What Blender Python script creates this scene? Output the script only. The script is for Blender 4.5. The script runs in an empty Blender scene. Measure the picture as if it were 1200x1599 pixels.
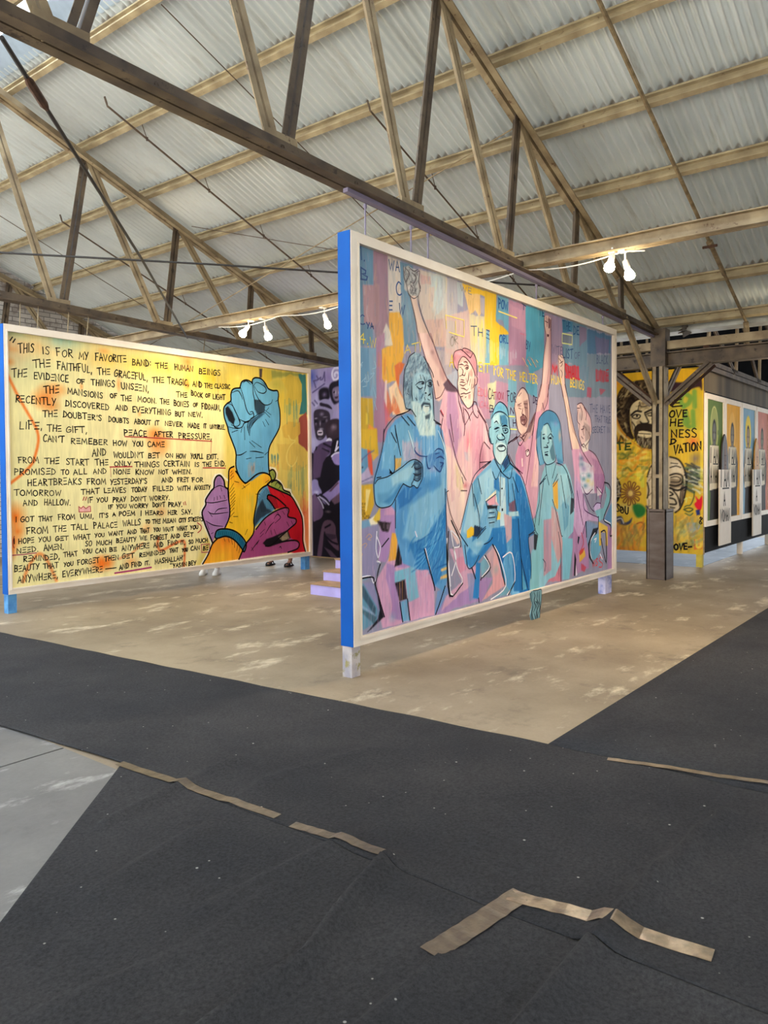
import bpy, bmesh, math, random
import numpy as np
from mathutils import Vector, Matrix

SC = bpy.context.scene
COL = SC.collection
random.seed(7)

# ------------------------------------------------------------------ camera
YAW, PITCH, ROLL, EYE = math.radians(38.06), math.radians(1.4), 0.007, 1.5
F0 = Vector((math.cos(YAW), math.sin(YAW), 0)); R0 = Vector((math.sin(YAW), -math.cos(YAW), 0)); U0 = Vector((0, 0, 1))
FW = math.cos(PITCH) * F0 - math.sin(PITCH) * U0
U1 = math.cos(PITCH) * U0 + math.sin(PITCH) * F0
RT = math.cos(ROLL) * R0 - math.sin(ROLL) * U1
UP = math.cos(ROLL) * U1 + math.sin(ROLL) * R0
cam = bpy.data.cameras.new('camera'); cam_o = bpy.data.objects.new('camera', cam); COL.objects.link(cam_o)
cam_o.matrix_world = Matrix(((RT.x, UP.x, -FW.x, 0), (RT.y, UP.y, -FW.y, 0), (RT.z, UP.z, -FW.z, EYE), (0, 0, 0, 1)))
cam.sensor_fit = 'AUTO'; cam.sensor_width = 36.0; cam.lens = 1198.0 / 1599.0 * 36.0
cam.shift_y = -(799.5 - (738 + 1198 * math.tan(PITCH))) / 1599.0
cam.clip_start = 0.05; cam.clip_end = 200
SC.camera = cam_o

# ------------------------------------------------------------------ world, exposure
SC.view_settings.view_transform = 'Standard'
SC.view_settings.look = 'None'
SC.view_settings.gamma = 1.0
SC.view_settings.use_curve_mapping = False
SC.view_settings.exposure = 0.92
W = bpy.data.worlds.new('sky'); SC.world = W; W.use_nodes = True
bg = W.node_tree.nodes['Background']
bg.inputs[0].default_value = (0.84, 0.92, 1.0, 1); bg.inputs[1].default_value = 2.2
sun = bpy.data.lights.new('sun', 'SUN'); sun.energy = 19.0; sun.color = (1.0, 0.97, 0.92); sun.angle = math.radians(1.0)
sun_o = bpy.data.objects.new('sun', sun); COL.objects.link(sun_o)
sun_o.rotation_euler = Vector((-0.27, 0.05, -0.96)).to_track_quat('-Z', 'Y').to_euler()   # high sun on the yard outside the open left side

# ------------------------------------------------------------------ materials
def new_mat(name):
    m = bpy.data.materials.new(name); m.use_nodes = True
    return m, m.node_tree, m.node_tree.nodes['Principled BSDF']

def srgb(r, g, b):
    f = lambda c: (c / 255 / 12.92) if c <= 10.3 else ((c / 255 + 0.055) / 1.055) ** 2.4
    return (f(r), f(g), f(b))

def mat(name, c, rough=0.6, metal=0.0, c2=None, scale=6.0, detail=6, bump=0.0, lo=0.35, hi=0.65, stretch=(1, 1, 1), emit=0, spec=0.5, wear=None, wear_scale=14, wear_at=0.62):
    """noise-mixed two-tone procedural material, with optional wear patches and bump"""
    m, nt, b = new_mat(name); N = nt.nodes; L = nt.links
    b.inputs['Roughness'].default_value = rough; b.inputs['Metallic'].default_value = metal
    b.inputs['Specular IOR Level'].default_value = spec
    tc = N.new('ShaderNodeTexCoord'); mp = N.new('ShaderNodeMapping'); mp.inputs['Scale'].default_value = stretch
    L.new(tc.outputs['Object'], mp.inputs['Vector'])
    nz = N.new('ShaderNodeTexNoise'); nz.inputs['Scale'].default_value = scale; nz.inputs['Detail'].default_value = detail
    L.new(mp.outputs[0], nz.inputs['Vector'])
    rp = N.new('ShaderNodeValToRGB'); rp.color_ramp.elements[0].position = lo; rp.color_ramp.elements[1].position = hi
    rp.color_ramp.elements[0].color = (*c, 1); rp.color_ramp.elements[1].color = (*(c2 or c), 1)
    L.new(nz.outputs[0], rp.inputs[0]); out = rp.outputs[0]
    if wear:
        n2 = N.new('ShaderNodeTexNoise'); n2.inputs['Scale'].default_value = wear_scale; n2.inputs['Detail'].default_value = 8
        n2.inputs['Roughness'].default_value = 0.7
        L.new(mp.outputs[0], n2.inputs['Vector'])
        r2 = N.new('ShaderNodeValToRGB'); r2.color_ramp.elements[0].position = wear_at; r2.color_ramp.elements[1].position = wear_at + 0.06
        L.new(n2.outputs[0], r2.inputs[0])
        mx = N.new('ShaderNodeMixRGB'); L.new(r2.outputs[0], mx.inputs[0]); L.new(out, mx.inputs[1]); mx.inputs[2].default_value = (*wear, 1)
        out = mx.outputs[0]
    L.new(out, b.inputs['Base Color'])
    if bump:
        bp = N.new('ShaderNodeBump'); bp.inputs['Strength'].default_value = bump; bp.inputs['Distance'].default_value = 0.01
        L.new(nz.outputs[0], bp.inputs['Height']); L.new(bp.outputs[0], b.inputs['Normal'])
    if emit:
        b.inputs['Emission Color'].default_value = (*c, 1); b.inputs['Emission Strength'].default_value = emit
    return m

def paint_mat(name):
    """colour comes from the painted mesh itself; fine brush grain on top"""
    m, nt, b = new_mat(name); N = nt.nodes; L = nt.links
    at = N.new('ShaderNodeAttribute'); at.attribute_name = 'paint'
    tc = N.new('ShaderNodeTexCoord'); mp = N.new('ShaderNodeMapping'); mp.inputs['Scale'].default_value = (60, 60, 5)
    L.new(tc.outputs['Object'], mp.inputs[0])
    nz = N.new('ShaderNodeTexNoise'); nz.inputs['Scale'].default_value = 1.0; nz.inputs['Detail'].default_value = 4
    L.new(mp.outputs[0], nz.inputs['Vector'])
    mr = N.new('ShaderNodeMapRange'); mr.inputs[3].default_value = 0.86; mr.inputs[4].default_value = 1.14
    L.new(nz.outputs[0], mr.inputs[0])
    mx = N.new('ShaderNodeMixRGB'); mx.blend_type = 'MULTIPLY'; mx.inputs[0].default_value = 1
    L.new(at.outputs['Color'], mx.inputs[1]); L.new(mr.outputs[0], mx.inputs[2])
    L.new(mx.outputs[0], b.inputs['Base Color'])
    b.inputs['Roughness'].default_value = 0.65; b.inputs['Specular IOR Level'].default_value = 0.1
    return m

# ------------------------------------------------------------------ mesh builder
class MB:
    def __init__(s): s.v = []; s.f = []; s.mi = []
    def add(s, vs, fs, mi=0):
        o = len(s.v); s.v += [tuple(p) for p in vs]
        for f in fs: s.f.append(tuple(o + i for i in f)); s.mi.append(mi)
        return s
    def box(s, a, b, mi=0):
        x0, y0, z0 = a; x1, y1, z1 = b
        v = [(x0, y0, z0), (x1, y0, z0), (x1, y1, z0), (x0, y1, z0), (x0, y0, z1), (x1, y0, z1), (x1, y1, z1), (x0, y1, z1)]
        return s.add(v, [(0, 3, 2, 1), (4, 5, 6, 7), (0, 1, 5, 4), (1, 2, 6, 5), (2, 3, 7, 6), (3, 0, 4, 7)], mi)
    def prof(s, p0, p1, prof, up=(0, 0, 1), mi=0, closed=True):
        """extrude a 2-D profile (side, up) from p0 to p1"""
        p0 = Vector(p0); p1 = Vector(p1); d = (p1 - p0).normalized()
        side = d.cross(Vector(up)); side.normalize(); u = side.cross(d)
        n = len(prof)
        v = [p0 + side * a + u * b for a, b in prof] + [p1 + side * a + u * b for a, b in prof]
        f = [(i, (i + 1) % n, n + (i + 1) % n, n + i) for i in range(n)]
        f += [tuple(range(n - 1, -1, -1)), tuple(range(n, 2 * n))]
        return s.add(v, f, mi)
    def bar(s, p0, p1, w, h, up=(0, 0, 1), mi=0):
        return s.prof(p0, p1, [(-w / 2, -h / 2), (w / 2, -h / 2), (w / 2, h / 2), (-w / 2, h / 2)], up, mi)
    def channel(s, p0, p1, w, h, t=0.008, up=(0, 0, 1), flip=1, mi=0):
        q = [(0, 0), (w, 0), (w, t), (t, t), (t, h - t), (w, h - t), (w, h), (0, h)]
        return s.prof(p0, p1, [(flip * a, b) for a, b in (q if flip > 0 else q[::-1])], up, mi)
    def angle(s, p0, p1, a, b, t=0.008, up=(0, 0, 1), sx=1, sy=1, off=0.0, mi=0):
        q = [(off, 0), (off + a, 0), (off + a, t), (off + t, t), (off + t, b), (off, b)]
        q = [(sx * x, sy * y) for x, y in q]
        if sx * sy < 0: q = q[::-1]
        return s.prof(p0, p1, q, up, mi)
    def ibeam(s, p0, p1, w, h, t=0.012, up=(0, 0, 1), mi=0):
        q = [(-w/2, 0), (w/2, 0), (w/2, t), (t/2, t), (t/2, h-t), (w/2, h-t), (w/2, h), (-w/2, h), (-w/2, h-t), (-t/2, h-t), (-t/2, t), (-w/2, t)]
        return s.prof(p0, p1, q, up, mi)
    def tube(s, pts, r, n=8, mi=0, cap=True):
        pts = [Vector(p) for p in pts]; rs = r if isinstance(r, (list, tuple)) else [r] * len(pts)
        rings = []; ref = None
        for i, p in enumerate(pts):
            d = (pts[min(i + 1, len(pts) - 1)] - pts[max(i - 1, 0)]).normalized()
            if ref is None: ref = d.orthogonal().normalized()
            a = (ref - d * ref.dot(d)).normalized(); b = d.cross(a); ref = a
            rings.append([p + (a * math.cos(2 * math.pi * k / n) + b * math.sin(2 * math.pi * k / n)) * rs[i] for k in range(n)])
        v = [q for rg in rings for q in rg]; f = []
        for i in range(len(pts) - 1):
            for k in range(n): f.append((i * n + k, i * n + (k + 1) % n, (i + 1) * n + (k + 1) % n, (i + 1) * n + k))
        if cap: f += [tuple(range(n - 1, -1, -1)), tuple(range((len(pts) - 1) * n, len(pts) * n))]
        return s.add(v, f, mi)
    def lathe(s, base, axis, prof, n=16, mi=0):
        """prof: list of (distance along axis, radius)"""
        base = Vector(base); ax = Vector(axis).normalized()
        return s.tube([base + ax * t for t, r in prof], [max(r, 1e-4) for t, r in prof], n, mi)
    def plate(s, poly, z0, z1, mi=0):
        n = len(poly); v = [(x, y, z0) for x, y in poly] + [(x, y, z1) for x, y in poly]
        f = [tuple(range(n - 1, -1, -1)), tuple(range(n, 2 * n))] + [(i, (i + 1) % n, n + (i + 1) % n, n + i) for i in range(n)]
        return s.add(v, f, mi)
    def build(s, name, mats, parent=None, smooth=False, loc=None, bevel=0):
        me = bpy.data.meshes.new(name)
        o = bpy.data.objects.new(name, me); COL.objects.link(o)
        org = Vector(parent.matrix_world.translation) if parent else (Vector(loc) if loc else Vector((0, 0, 0)))
        if parent: org = WORLD.get(parent.name, org)
        me.from_pydata([tuple(Vector(p) - org) for p in s.v], [], s.f)
        for m in (mats if isinstance(mats, (list, tuple)) else [mats]): me.materials.append(m)
        if any(s.mi): me.polygons.foreach_set('material_index', s.mi)
        if smooth: me.polygons.foreach_set('use_smooth', [True] * len(me.polygons))
        me.update()
        if parent: o.parent = parent
        else: o.location = org
        WORLD[o.name] = org
        if bevel:
            bv = o.modifiers.new('edge', 'BEVEL'); bv.width = bevel; bv.segments = 2; bv.limit_method = 'ANGLE'
        return o
WORLD = {}

def tag(o, label=None, cat=None, group=None, kind=None):
    if label: o['label'] = label
    if cat: o['category'] = cat
    if group: o['group'] = group
    if kind: o['kind'] = kind
    return o

def thing(name, label, cat, loc=(0, 0, 0), group=None):
    o = bpy.data.objects.new(name, None); COL.objects.link(o); o.location = loc
    o.empty_display_size = 0.1; WORLD[o.name] = Vector(loc)
    return tag(o, label, cat, group)

def struct(o): o['kind'] = 'structure'; return o

def spot(name, loc, to, watt, color, angle, blend=0.8, size=0.05, parent=None):
    l = bpy.data.lights.new(name, 'SPOT'); l.energy = watt; l.color = color; l.spot_size = math.radians(angle); l.spot_blend = blend
    l.shadow_soft_size = size
    o = bpy.data.objects.new(name, l); COL.objects.link(o)
    o.rotation_euler = (Vector(to) - Vector(loc)).to_track_quat('-Z', 'Y').to_euler()
    if parent: o.parent = parent; o.location = Vector(loc) - WORLD[parent.name]
    else: o.location = loc
    return o

# ------------------------------------------------------------------ painting with code: a soft raster brush and a hand-lettering pen
def smooth_pts(p, closed=False, k=4):
    p = np.asarray(p, float); n = len(p)
    if n < 3: return p
    out = []
    rng = range(n) if closed else range(n - 1)
    for i in rng:
        p0 = p[(i - 1) % n] if (closed or i > 0) else p[i]; p1 = p[i]; p2 = p[(i + 1) % n]
        p3 = p[(i + 2) % n] if (closed or i + 2 < n) else p2
        for t in np.arange(k) / k:
            out.append(0.5 * (2 * p1 + (p2 - p0) * t + (2 * p0 - 5 * p1 + 4 * p2 - p3) * t * t + (3 * p1 - p0 - 3 * p2 + p3) * t ** 3))
    if not closed: out.append(p[-1])
    return np.array(out)

class Canvas:
    """w, h and res in mm; colours are 0..255 display values"""
    def __init__(s, w, h, res, base):
        s.w, s.h, s.res = w, h, res
        s.nx, s.ny = int(round(w / res)) + 1, int(round(h / res)) + 1
        s.xs = np.linspace(0, w, s.nx); s.ys = np.linspace(0, h, s.ny)
        s.a = np.zeros((s.ny, s.nx, 3)); s.a[:] = base
        s.rng = np.random.default_rng(5); s.clip = None
        s.grain = s.noise(60, 900) * 0.5 + s.noise(25, 120) * 0.3 + s.noise(160, 160) * 0.35
    def noise(s, cx, cy):
        gx, gy = int(s.w / cx) + 3, int(s.h / cy) + 3
        g = s.rng.random((gy, gx)) * 2 - 1
        X = s.xs / cx; Y = s.ys / cy; xi = X.astype(int); yi = Y.astype(int)
        fx = X - xi; fy = Y - yi; fx = fx * fx * (3 - 2 * fx); fy = fy * fy * (3 - 2 * fy)
        a = g[np.ix_(yi, xi)]; b = g[np.ix_(yi, xi + 1)]; c = g[np.ix_(yi + 1, xi)]; d = g[np.ix_(yi + 1, xi + 1)]
        FX, FY = fx[None, :], fy[:, None]
        return (a * (1 - FX) + b * FX) * (1 - FY) + (c * (1 - FX) + d * FX) * FY
    def win(s, p, m):
        x0, y0 = p.min(0) - m; x1, y1 = p.max(0) + m
        i0, i1 = np.searchsorted(s.xs, [x0, x1]); j0, j1 = np.searchsorted(s.ys, [y0, y1])
        return (slice(j0, j1), slice(i0, i1)) if i1 > i0 and j1 > j0 else None
    def dist(s, p, sl, closed):
        X = s.xs[sl[1]][None, :]; Y = s.ys[sl[0]][:, None]
        d = np.full((Y.shape[0], X.shape[1]), 1e9); ins = np.zeros(d.shape, bool)
        q = np.roll(p, -1, 0) if closed else p[1:]
        for (ax, ay), (bx, by) in zip(p if closed else p[:-1], q):
            dx, dy = bx - ax, by - ay; L = dx * dx + dy * dy
            t = np.clip(((X - ax) * dx + (Y - ay) * dy) / L, 0, 1) if L > 0 else 0
            d = np.minimum(d, (X - ax - t * dx) ** 2 + (Y - ay - t * dy) ** 2)
            if closed and ay != by:
                ins ^= ((ay > Y) != (by > Y)) & (X < (bx - ax) * (Y - ay) / (by - ay) + ax)
        d = np.sqrt(d)
        return np.where(ins, -d, d) if closed else d
    def put(s, sl, al, col):
        if s.clip is not None: al = al * s.clip[sl]
        s.a[sl] += (np.array(col, float) - s.a[sl]) * al[..., None]
    def fill(s, col, p, soft=None, al=1.0, sm=False, tex=0, clip=False):
        p = smooth_pts(p, True) if sm else np.asarray(p, float)
        sf = soft if soft else s.res * 0.6
        sl = s.win(p, sf * 2 + s.res)
        if sl is None: return
        d = s.dist(p, sl, True)
        if tex: d = d + s.grain[sl] * tex
        m = np.clip(0.5 - d / (2 * sf), 0, 1)
        if clip:
            s.clip = None; c = np.zeros((s.ny, s.nx)); c[sl] = m
        s.put(sl, m * al, col)
        if clip: s.clip = c
    def stroke(s, col, w, p, al=1.0, soft=None, sm=True):
        p = smooth_pts(p) if sm else np.asarray(p, float)
        if len(p) == 1: p = np.vstack([p, p + 0.1])
        sf = soft if soft else s.res * 0.6
        sl = s.win(p, w / 2 + sf * 2 + s.res)
        if sl is None: return
        d = s.dist(p, sl, False) - w / 2
        s.put(sl, np.clip(0.5 - d / (2 * sf), 0, 1) * al, col)
    def blob(s, col, x, y, rx, ry, al):
        sl = s.win(np.array([[x - rx, y - ry], [x + rx, y + ry]]), 0)
        if sl is None: return
        r = np.sqrt(((s.xs[sl[1]][None, :] - x) / rx) ** 2 + ((s.ys[sl[0]][:, None] - y) / ry) ** 2)
        s.put(sl, np.clip(1 - r, 0, 1) ** 1.3 * al * np.clip(1 + s.grain[sl] * 0.5, 0, 1.3), col)
    def drips(s, col, x0, x1, y0, y1, n, w, al=0.6, seed=1):
        r = np.random.default_rng(seed)
        for _ in range(n):
            x = r.uniform(x0, x1); a = y1 - r.uniform(0, .35) * (y1 - y0); b = y0 + r.uniform(0, .6) * (y1 - y0)
            s.stroke(col, w * r.uniform(.5, 1.3), [[x, a], [x + r.uniform(-4, 4), b]], al * r.uniform(.5, 1), None, False)
    def hatch(s, p, cols, n, ln, w, ang, spread, al, seed=1):
        """short dry-brush dabs scattered inside an outline"""
        r = np.random.default_rng(seed); p = np.array(p, float).reshape(-1, 2); lo, hi = p.min(0), p.max(0); q = np.roll(p, -1, 0); k = 0; tries = 0
        while k < n and tries < n * 20:
            tries += 1; x, y = r.uniform(lo, hi)
            ins = False
            for (ax, ay), (bx, by) in zip(p, q):
                if (ay > y) != (by > y) and x < (bx - ax) * (y - ay) / (by - ay) + ax: ins = not ins
            if not ins: continue
            k += 1; t = math.radians(ang + r.uniform(-spread, spread)); L = ln * r.uniform(.5, 1.3); b = r.uniform(-.3, .3) * L
            dx, dy = math.cos(t) * L / 2, math.sin(t) * L / 2
            s.stroke(cols[int(r.integers(len(cols)))], w * r.uniform(.5, 1.4), [[x - dx, y - dy], [x - dy * b / L, y + dx * b / L], [x + dx, y + dy]], al * r.uniform(.5, 1))
    def run(s, ops):
        for o in ops:
            k = o[0]
            if k == 'h': s.hatch(*o[1:])
            if k == 'f': s.fill(o[1], np.array(o[2]).reshape(-1, 2), **o[3])
            elif k == 's': s.stroke(o[1], o[2], np.array(o[3], float).reshape(-1, 2), **o[4])
            elif k == 'b': s.blob(o[1], *o[2])
            elif k == 'd': s.drips(o[1], *o[2])
            elif k == 'u': s.clip = None
        s.clip = None
    def finish(s, amp=16):
        s.a = np.clip(s.a * (1 + s.grain[..., None] * amp / 255.0), 2, 250); return s.a

GL = {
 'A': (.8, '0,0 .45,1 1,0|.15,.36 .88,.40'), 'B': (.75, '.05,0 .1,1 .8,.85 .72,.58 .15,.52 .95,.38 .85,.08 0,0'), 'C': (.75, '.95,.88 .55,1 .05,.6 .15,.1 .6,0 .98,.12'),
 'D': (.8, '.1,0 .1,1 .7,.82 .98,.45 .7,.1 -.05,0'), 'E': (.7, '.95,1 .1,.97 .1,.02 1,.04|.1,.5 .8,.53'), 'e': (.7, '.05,.95 1,1|.08,.5 .88,.54|0,.03 1,.07'),
 'F': (.7, '.12,-.02 .12,1|-.1,.97 1,1.03|.12,.52 .8,.56'), 'G': (.85, '.9,.88 .5,1 .05,.6 .15,.08 .55,0 .95,.2 .95,.48 .5,.46'), 'H': (.8, '.08,0 .08,1|.92,0 .92,1|.08,.48 .92,.52'),
 'I': (.22, '.5,0 .5,1'), 'J': (.6, '.8,1 .8,.2 .5,0 .1,.2'), 'K': (.75, '.1,0 .1,1|.95,1 .12,.45 1,0'), 'L': (.65, '.1,1 .1,.02 1,.05'), 'M': (1.0, '0,0 .12,1 .5,.3 .88,1 1,0'),
 'N': (.85, '.05,0 .08,1 .92,.02 .95,1'), 'O': (.85, '.5,1 .1,.75 .05,.3 .4,0 .85,.15 .98,.6 .75,.95 .4,.98'), 'P': (.7, '.1,0 .1,1 .85,.88 .9,.6 .12,.45'), 'Q': (.85, '.5,1 .05,.6 .3,0 .9,.2 .9,.8 .5,1|.6,.3 1,-.1'),
 'R': (.75, '.1,0 .1,1 .85,.88 .8,.6 .12,.48 1,-.03'), 'S': (.7, '.95,.88 .5,1 .1,.75 .85,.35 .6,.02 0,.1'), 'T': (.8, '-.15,.97 1.1,1.03|.5,1 .52,0'), 'U': (.8, '.05,1 .1,.25 .5,0 .9,.25 .95,1'),
 'V': (.8, '0,1 .45,0 1,1'), 'W': (1.1, '0,1 .25,0 .5,.75 .75,0 1,1'), 'X': (.75, '0,0 1,1|0,1 1,0'), 'Y': (.75, '0,1 .5,.45|1,1 .3,-.05'), 'Z': (.7, '0,1 1,1 0,0 1,0'),
 '.': (.2, '.3,0 .5,.06'), ',': (.25, '.6,.12 .2,-.2'), ':': (.25, '.5,.2 .5,.28|.5,.7 .5,.78'), "'": (.2, '.6,1.05 .4,.75'), '"': (.4, '.3,1 .1,.55|.9,1 .7,.55'), '-': (.7, '0,.45 1,.5'), '_': (1.6, '0,.45 1,.5'),
 '(': (.3, '.9,1.1 .2,.7 .2,.3 .9,-.1'), ')': (.3, '.1,1.1 .8,.7 .8,.3 .1,-.1'), '1': (.3, '.2,.8 .5,1 .5,0'), '4': (.75, '.7,0 .7,1 0,.35 1,.38'), ' ': (.5, ''),
}
class Ink:
    """crisp brush strokes laid 1.5 mm in front of the painted ground (mm coordinates)"""
    def __init__(s): s.v = []; s.f = []; s.c = []
    def line(s, col, w, p, sm=True, taper=False, z=0.0):
        p = np.asarray(p, float).reshape(-1, 2)
        if sm: p = smooth_pts(p)
        keep = [0] + [i for i in range(1, len(p)) if np.hypot(*(p[i] - p[i - 1])) > 0.5]
        p = p[keep]; n = len(p)
        if n < 2: return
        d = np.diff(p, axis=0); d /= np.linalg.norm(d, axis=1)[:, None]
        t = np.vstack([d[:1], d[:-1] + d[1:], d[-1:]]); ln = np.linalg.norm(t, axis=1); ln[ln < 1e-6] = 1; t /= ln[:, None]
        nr = np.stack([-t[:, 1], t[:, 0]], 1)
        co = np.ones(n)
        for i in range(1, n - 1): co[i] = 1 / max(0.5, abs(np.dot(nr[i], [-d[i - 1, 1], d[i - 1, 0]])))
        hw = np.full(n, w / 2.0)
        if taper: u = np.linspace(0, 1, n); hw = hw * (0.35 + 0.65 * np.sin(np.pi * np.clip(u, .08, .92)))
        p0 = p.copy(); p0[0] -= t[0] * w * .35; p0[-1] += t[-1] * w * .35
        o = len(s.v)
        for i in range(n):
            a = p0[i] + nr[i] * hw[i] * co[i]; b = p0[i] - nr[i] * hw[i] * co[i]
            s.v += [(a[0], a[1], z), (b[0], b[1], z)]
        for i in range(n - 1): s.f.append((o + 2 * i, o + 2 * i + 1, o + 2 * i + 3, o + 2 * i + 2))
        s.c += [col] * (2 * n)
    def poly(s, col, p, sm=False, z=0.0):
        p = smooth_pts(p, True) if sm else np.asarray(p, float)
        a = sum(p[i - 1][0] * p[i][1] - p[i][0] * p[i - 1][1] for i in range(len(p)))
        if a < 0: p = p[::-1]
        o = len(s.v); s.v += [(x, y, z) for x, y in p]; s.f.append(tuple(range(o, o + len(p)))); s.c += [col] * len(p)
    def text(s, col, w, txt, x0, y0, x1, y1, h, seed=0, z=0.0, jit=1.0):
        r = random.Random(seed * 7 + len(txt)); sp = 0.26
        adv = [GL[c][0] + sp for c in txt]; tot = sum(adv) - sp
        k = math.hypot(x1 - x0, y1 - y0) / tot; ux, uy = (x1 - x0) / (tot * k), (y1 - y0) / (tot * k)
        x = 0
        for c, a in zip(txt, adv):
            gw = GL[c][0] * k; hh = h * (1 + r.uniform(-.09, .09) * jit); dy = r.uniform(-.05, .05) * h * jit; sl = r.uniform(-.08, .08) * jit
            if c in "O'": hh *= .92
            for st in GL[c][1].split('|'):
                if not st: continue
                q = np.array([[float(t) for t in pt.split(',')] for pt in st.split(' ')])
                q += np.array([[r.uniform(-.03, .03) * jit, r.uniform(-.03, .03) * jit] for _ in q])
                lx = x * k + q[:, 0] * gw + q[:, 1] * hh * sl; ly = q[:, 1] * hh + dy
                pts = np.stack([x0 + lx * ux - ly * 0 , y0 + lx * uy + ly], 1)
                s.line(col, w * r.uniform(.85, 1.15), pts, c in 'OCSUGJ', False, z)
            x += a
    def run(s, ops):
        for i, o in enumerate(ops):
            if o[0] == 'l': s.line(o[1], o[2], o[3], **o[4])
            elif o[0] == 'p': s.poly(o[1], np.array(o[2], float).reshape(-1, 2), **o[3])
            elif o[0] == 't': s.text(o[1], o[2], o[3], *o[4:9], seed=i, **(o[9] if len(o) > 9 else {}))

LIN = lambda c: np.where(np.asarray(c, float) <= 10.3, np.asarray(c, float) / 255 / 12.92, ((np.asarray(c, float) / 255 + 0.055) / 1.055) ** 2.4)

# ------------------------------------------------------------------ turning a painted canvas into coloured geometry
def color_attr(me, cols):
    at = me.color_attributes.new('paint', 'FLOAT_COLOR', 'POINT')
    c = np.ones((len(cols), 4), np.float32); c[:, :3] = LIN(cols); at.data.foreach_set('color', c.ravel())
def canvas_obj(cv, name, m, parent, org, ax, nrm):
    """grid mesh of the canvas: org is its lower left corner, ax its rightward axis, nrm points to the viewer"""
    org = Vector(org) - WORLD[parent.name]; ax = Vector(ax); nrm = Vector(nrm)
    X, Y = np.meshgrid(cv.xs / 1000, cv.ys / 1000)
    v = np.zeros((cv.nx * cv.ny, 3))
    for k in range(3): v[:, k] = org[k] + X.ravel() * ax[k] + (Y.ravel() if k == 2 else 0)
    idx = np.arange(cv.nx * cv.ny).reshape(cv.ny, cv.nx)
    f = np.stack([idx[:-1, :-1], idx[:-1, 1:], idx[1:, 1:], idx[1:, :-1]], -1).reshape(-1, 4)
    me = bpy.data.meshes.new(name); me.vertices.add(len(v)); me.vertices.foreach_set('co', v.ravel())
    me.loops.add(f.size); me.loops.foreach_set('vertex_index', f.ravel())
    me.polygons.add(len(f)); me.polygons.foreach_set('loop_start', np.arange(0, f.size, 4)); me.polygons.foreach_set('loop_total', np.full(len(f), 4))
    me.update(calc_edges=True); color_attr(me, cv.finish().reshape(-1, 3)); me.materials.append(m)
    o = bpy.data.objects.new(name, me); COL.objects.link(o); o.parent = parent; WORLD[o.name] = WORLD[parent.name] + org
    return o
def ink_obj(ink, name, m, parent, org, ax, nrm, off=0.0015):
    org = Vector(org) - WORLD[parent.name]; ax = Vector(ax); nrm = Vector(nrm)
    v = np.array(ink.v); w = np.zeros_like(v)
    for k in range(3): w[:, k] = org[k] + v[:, 0] / 1000 * ax[k] + (v[:, 1] / 1000 if k == 2 else 0) + nrm[k] * (off + v[:, 2] / 1000)
    me = bpy.data.meshes.new(name); me.from_pydata(w.tolist(), [], ink.f); color_attr(me, np.array(ink.c)); me.materials.append(m); me.update()
    o = bpy.data.objects.new(name, me); COL.objects.link(o); o.parent = parent; WORLD[o.name] = WORLD[parent.name] + org
    return o
PAINT = paint_mat('mural_paint')

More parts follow.
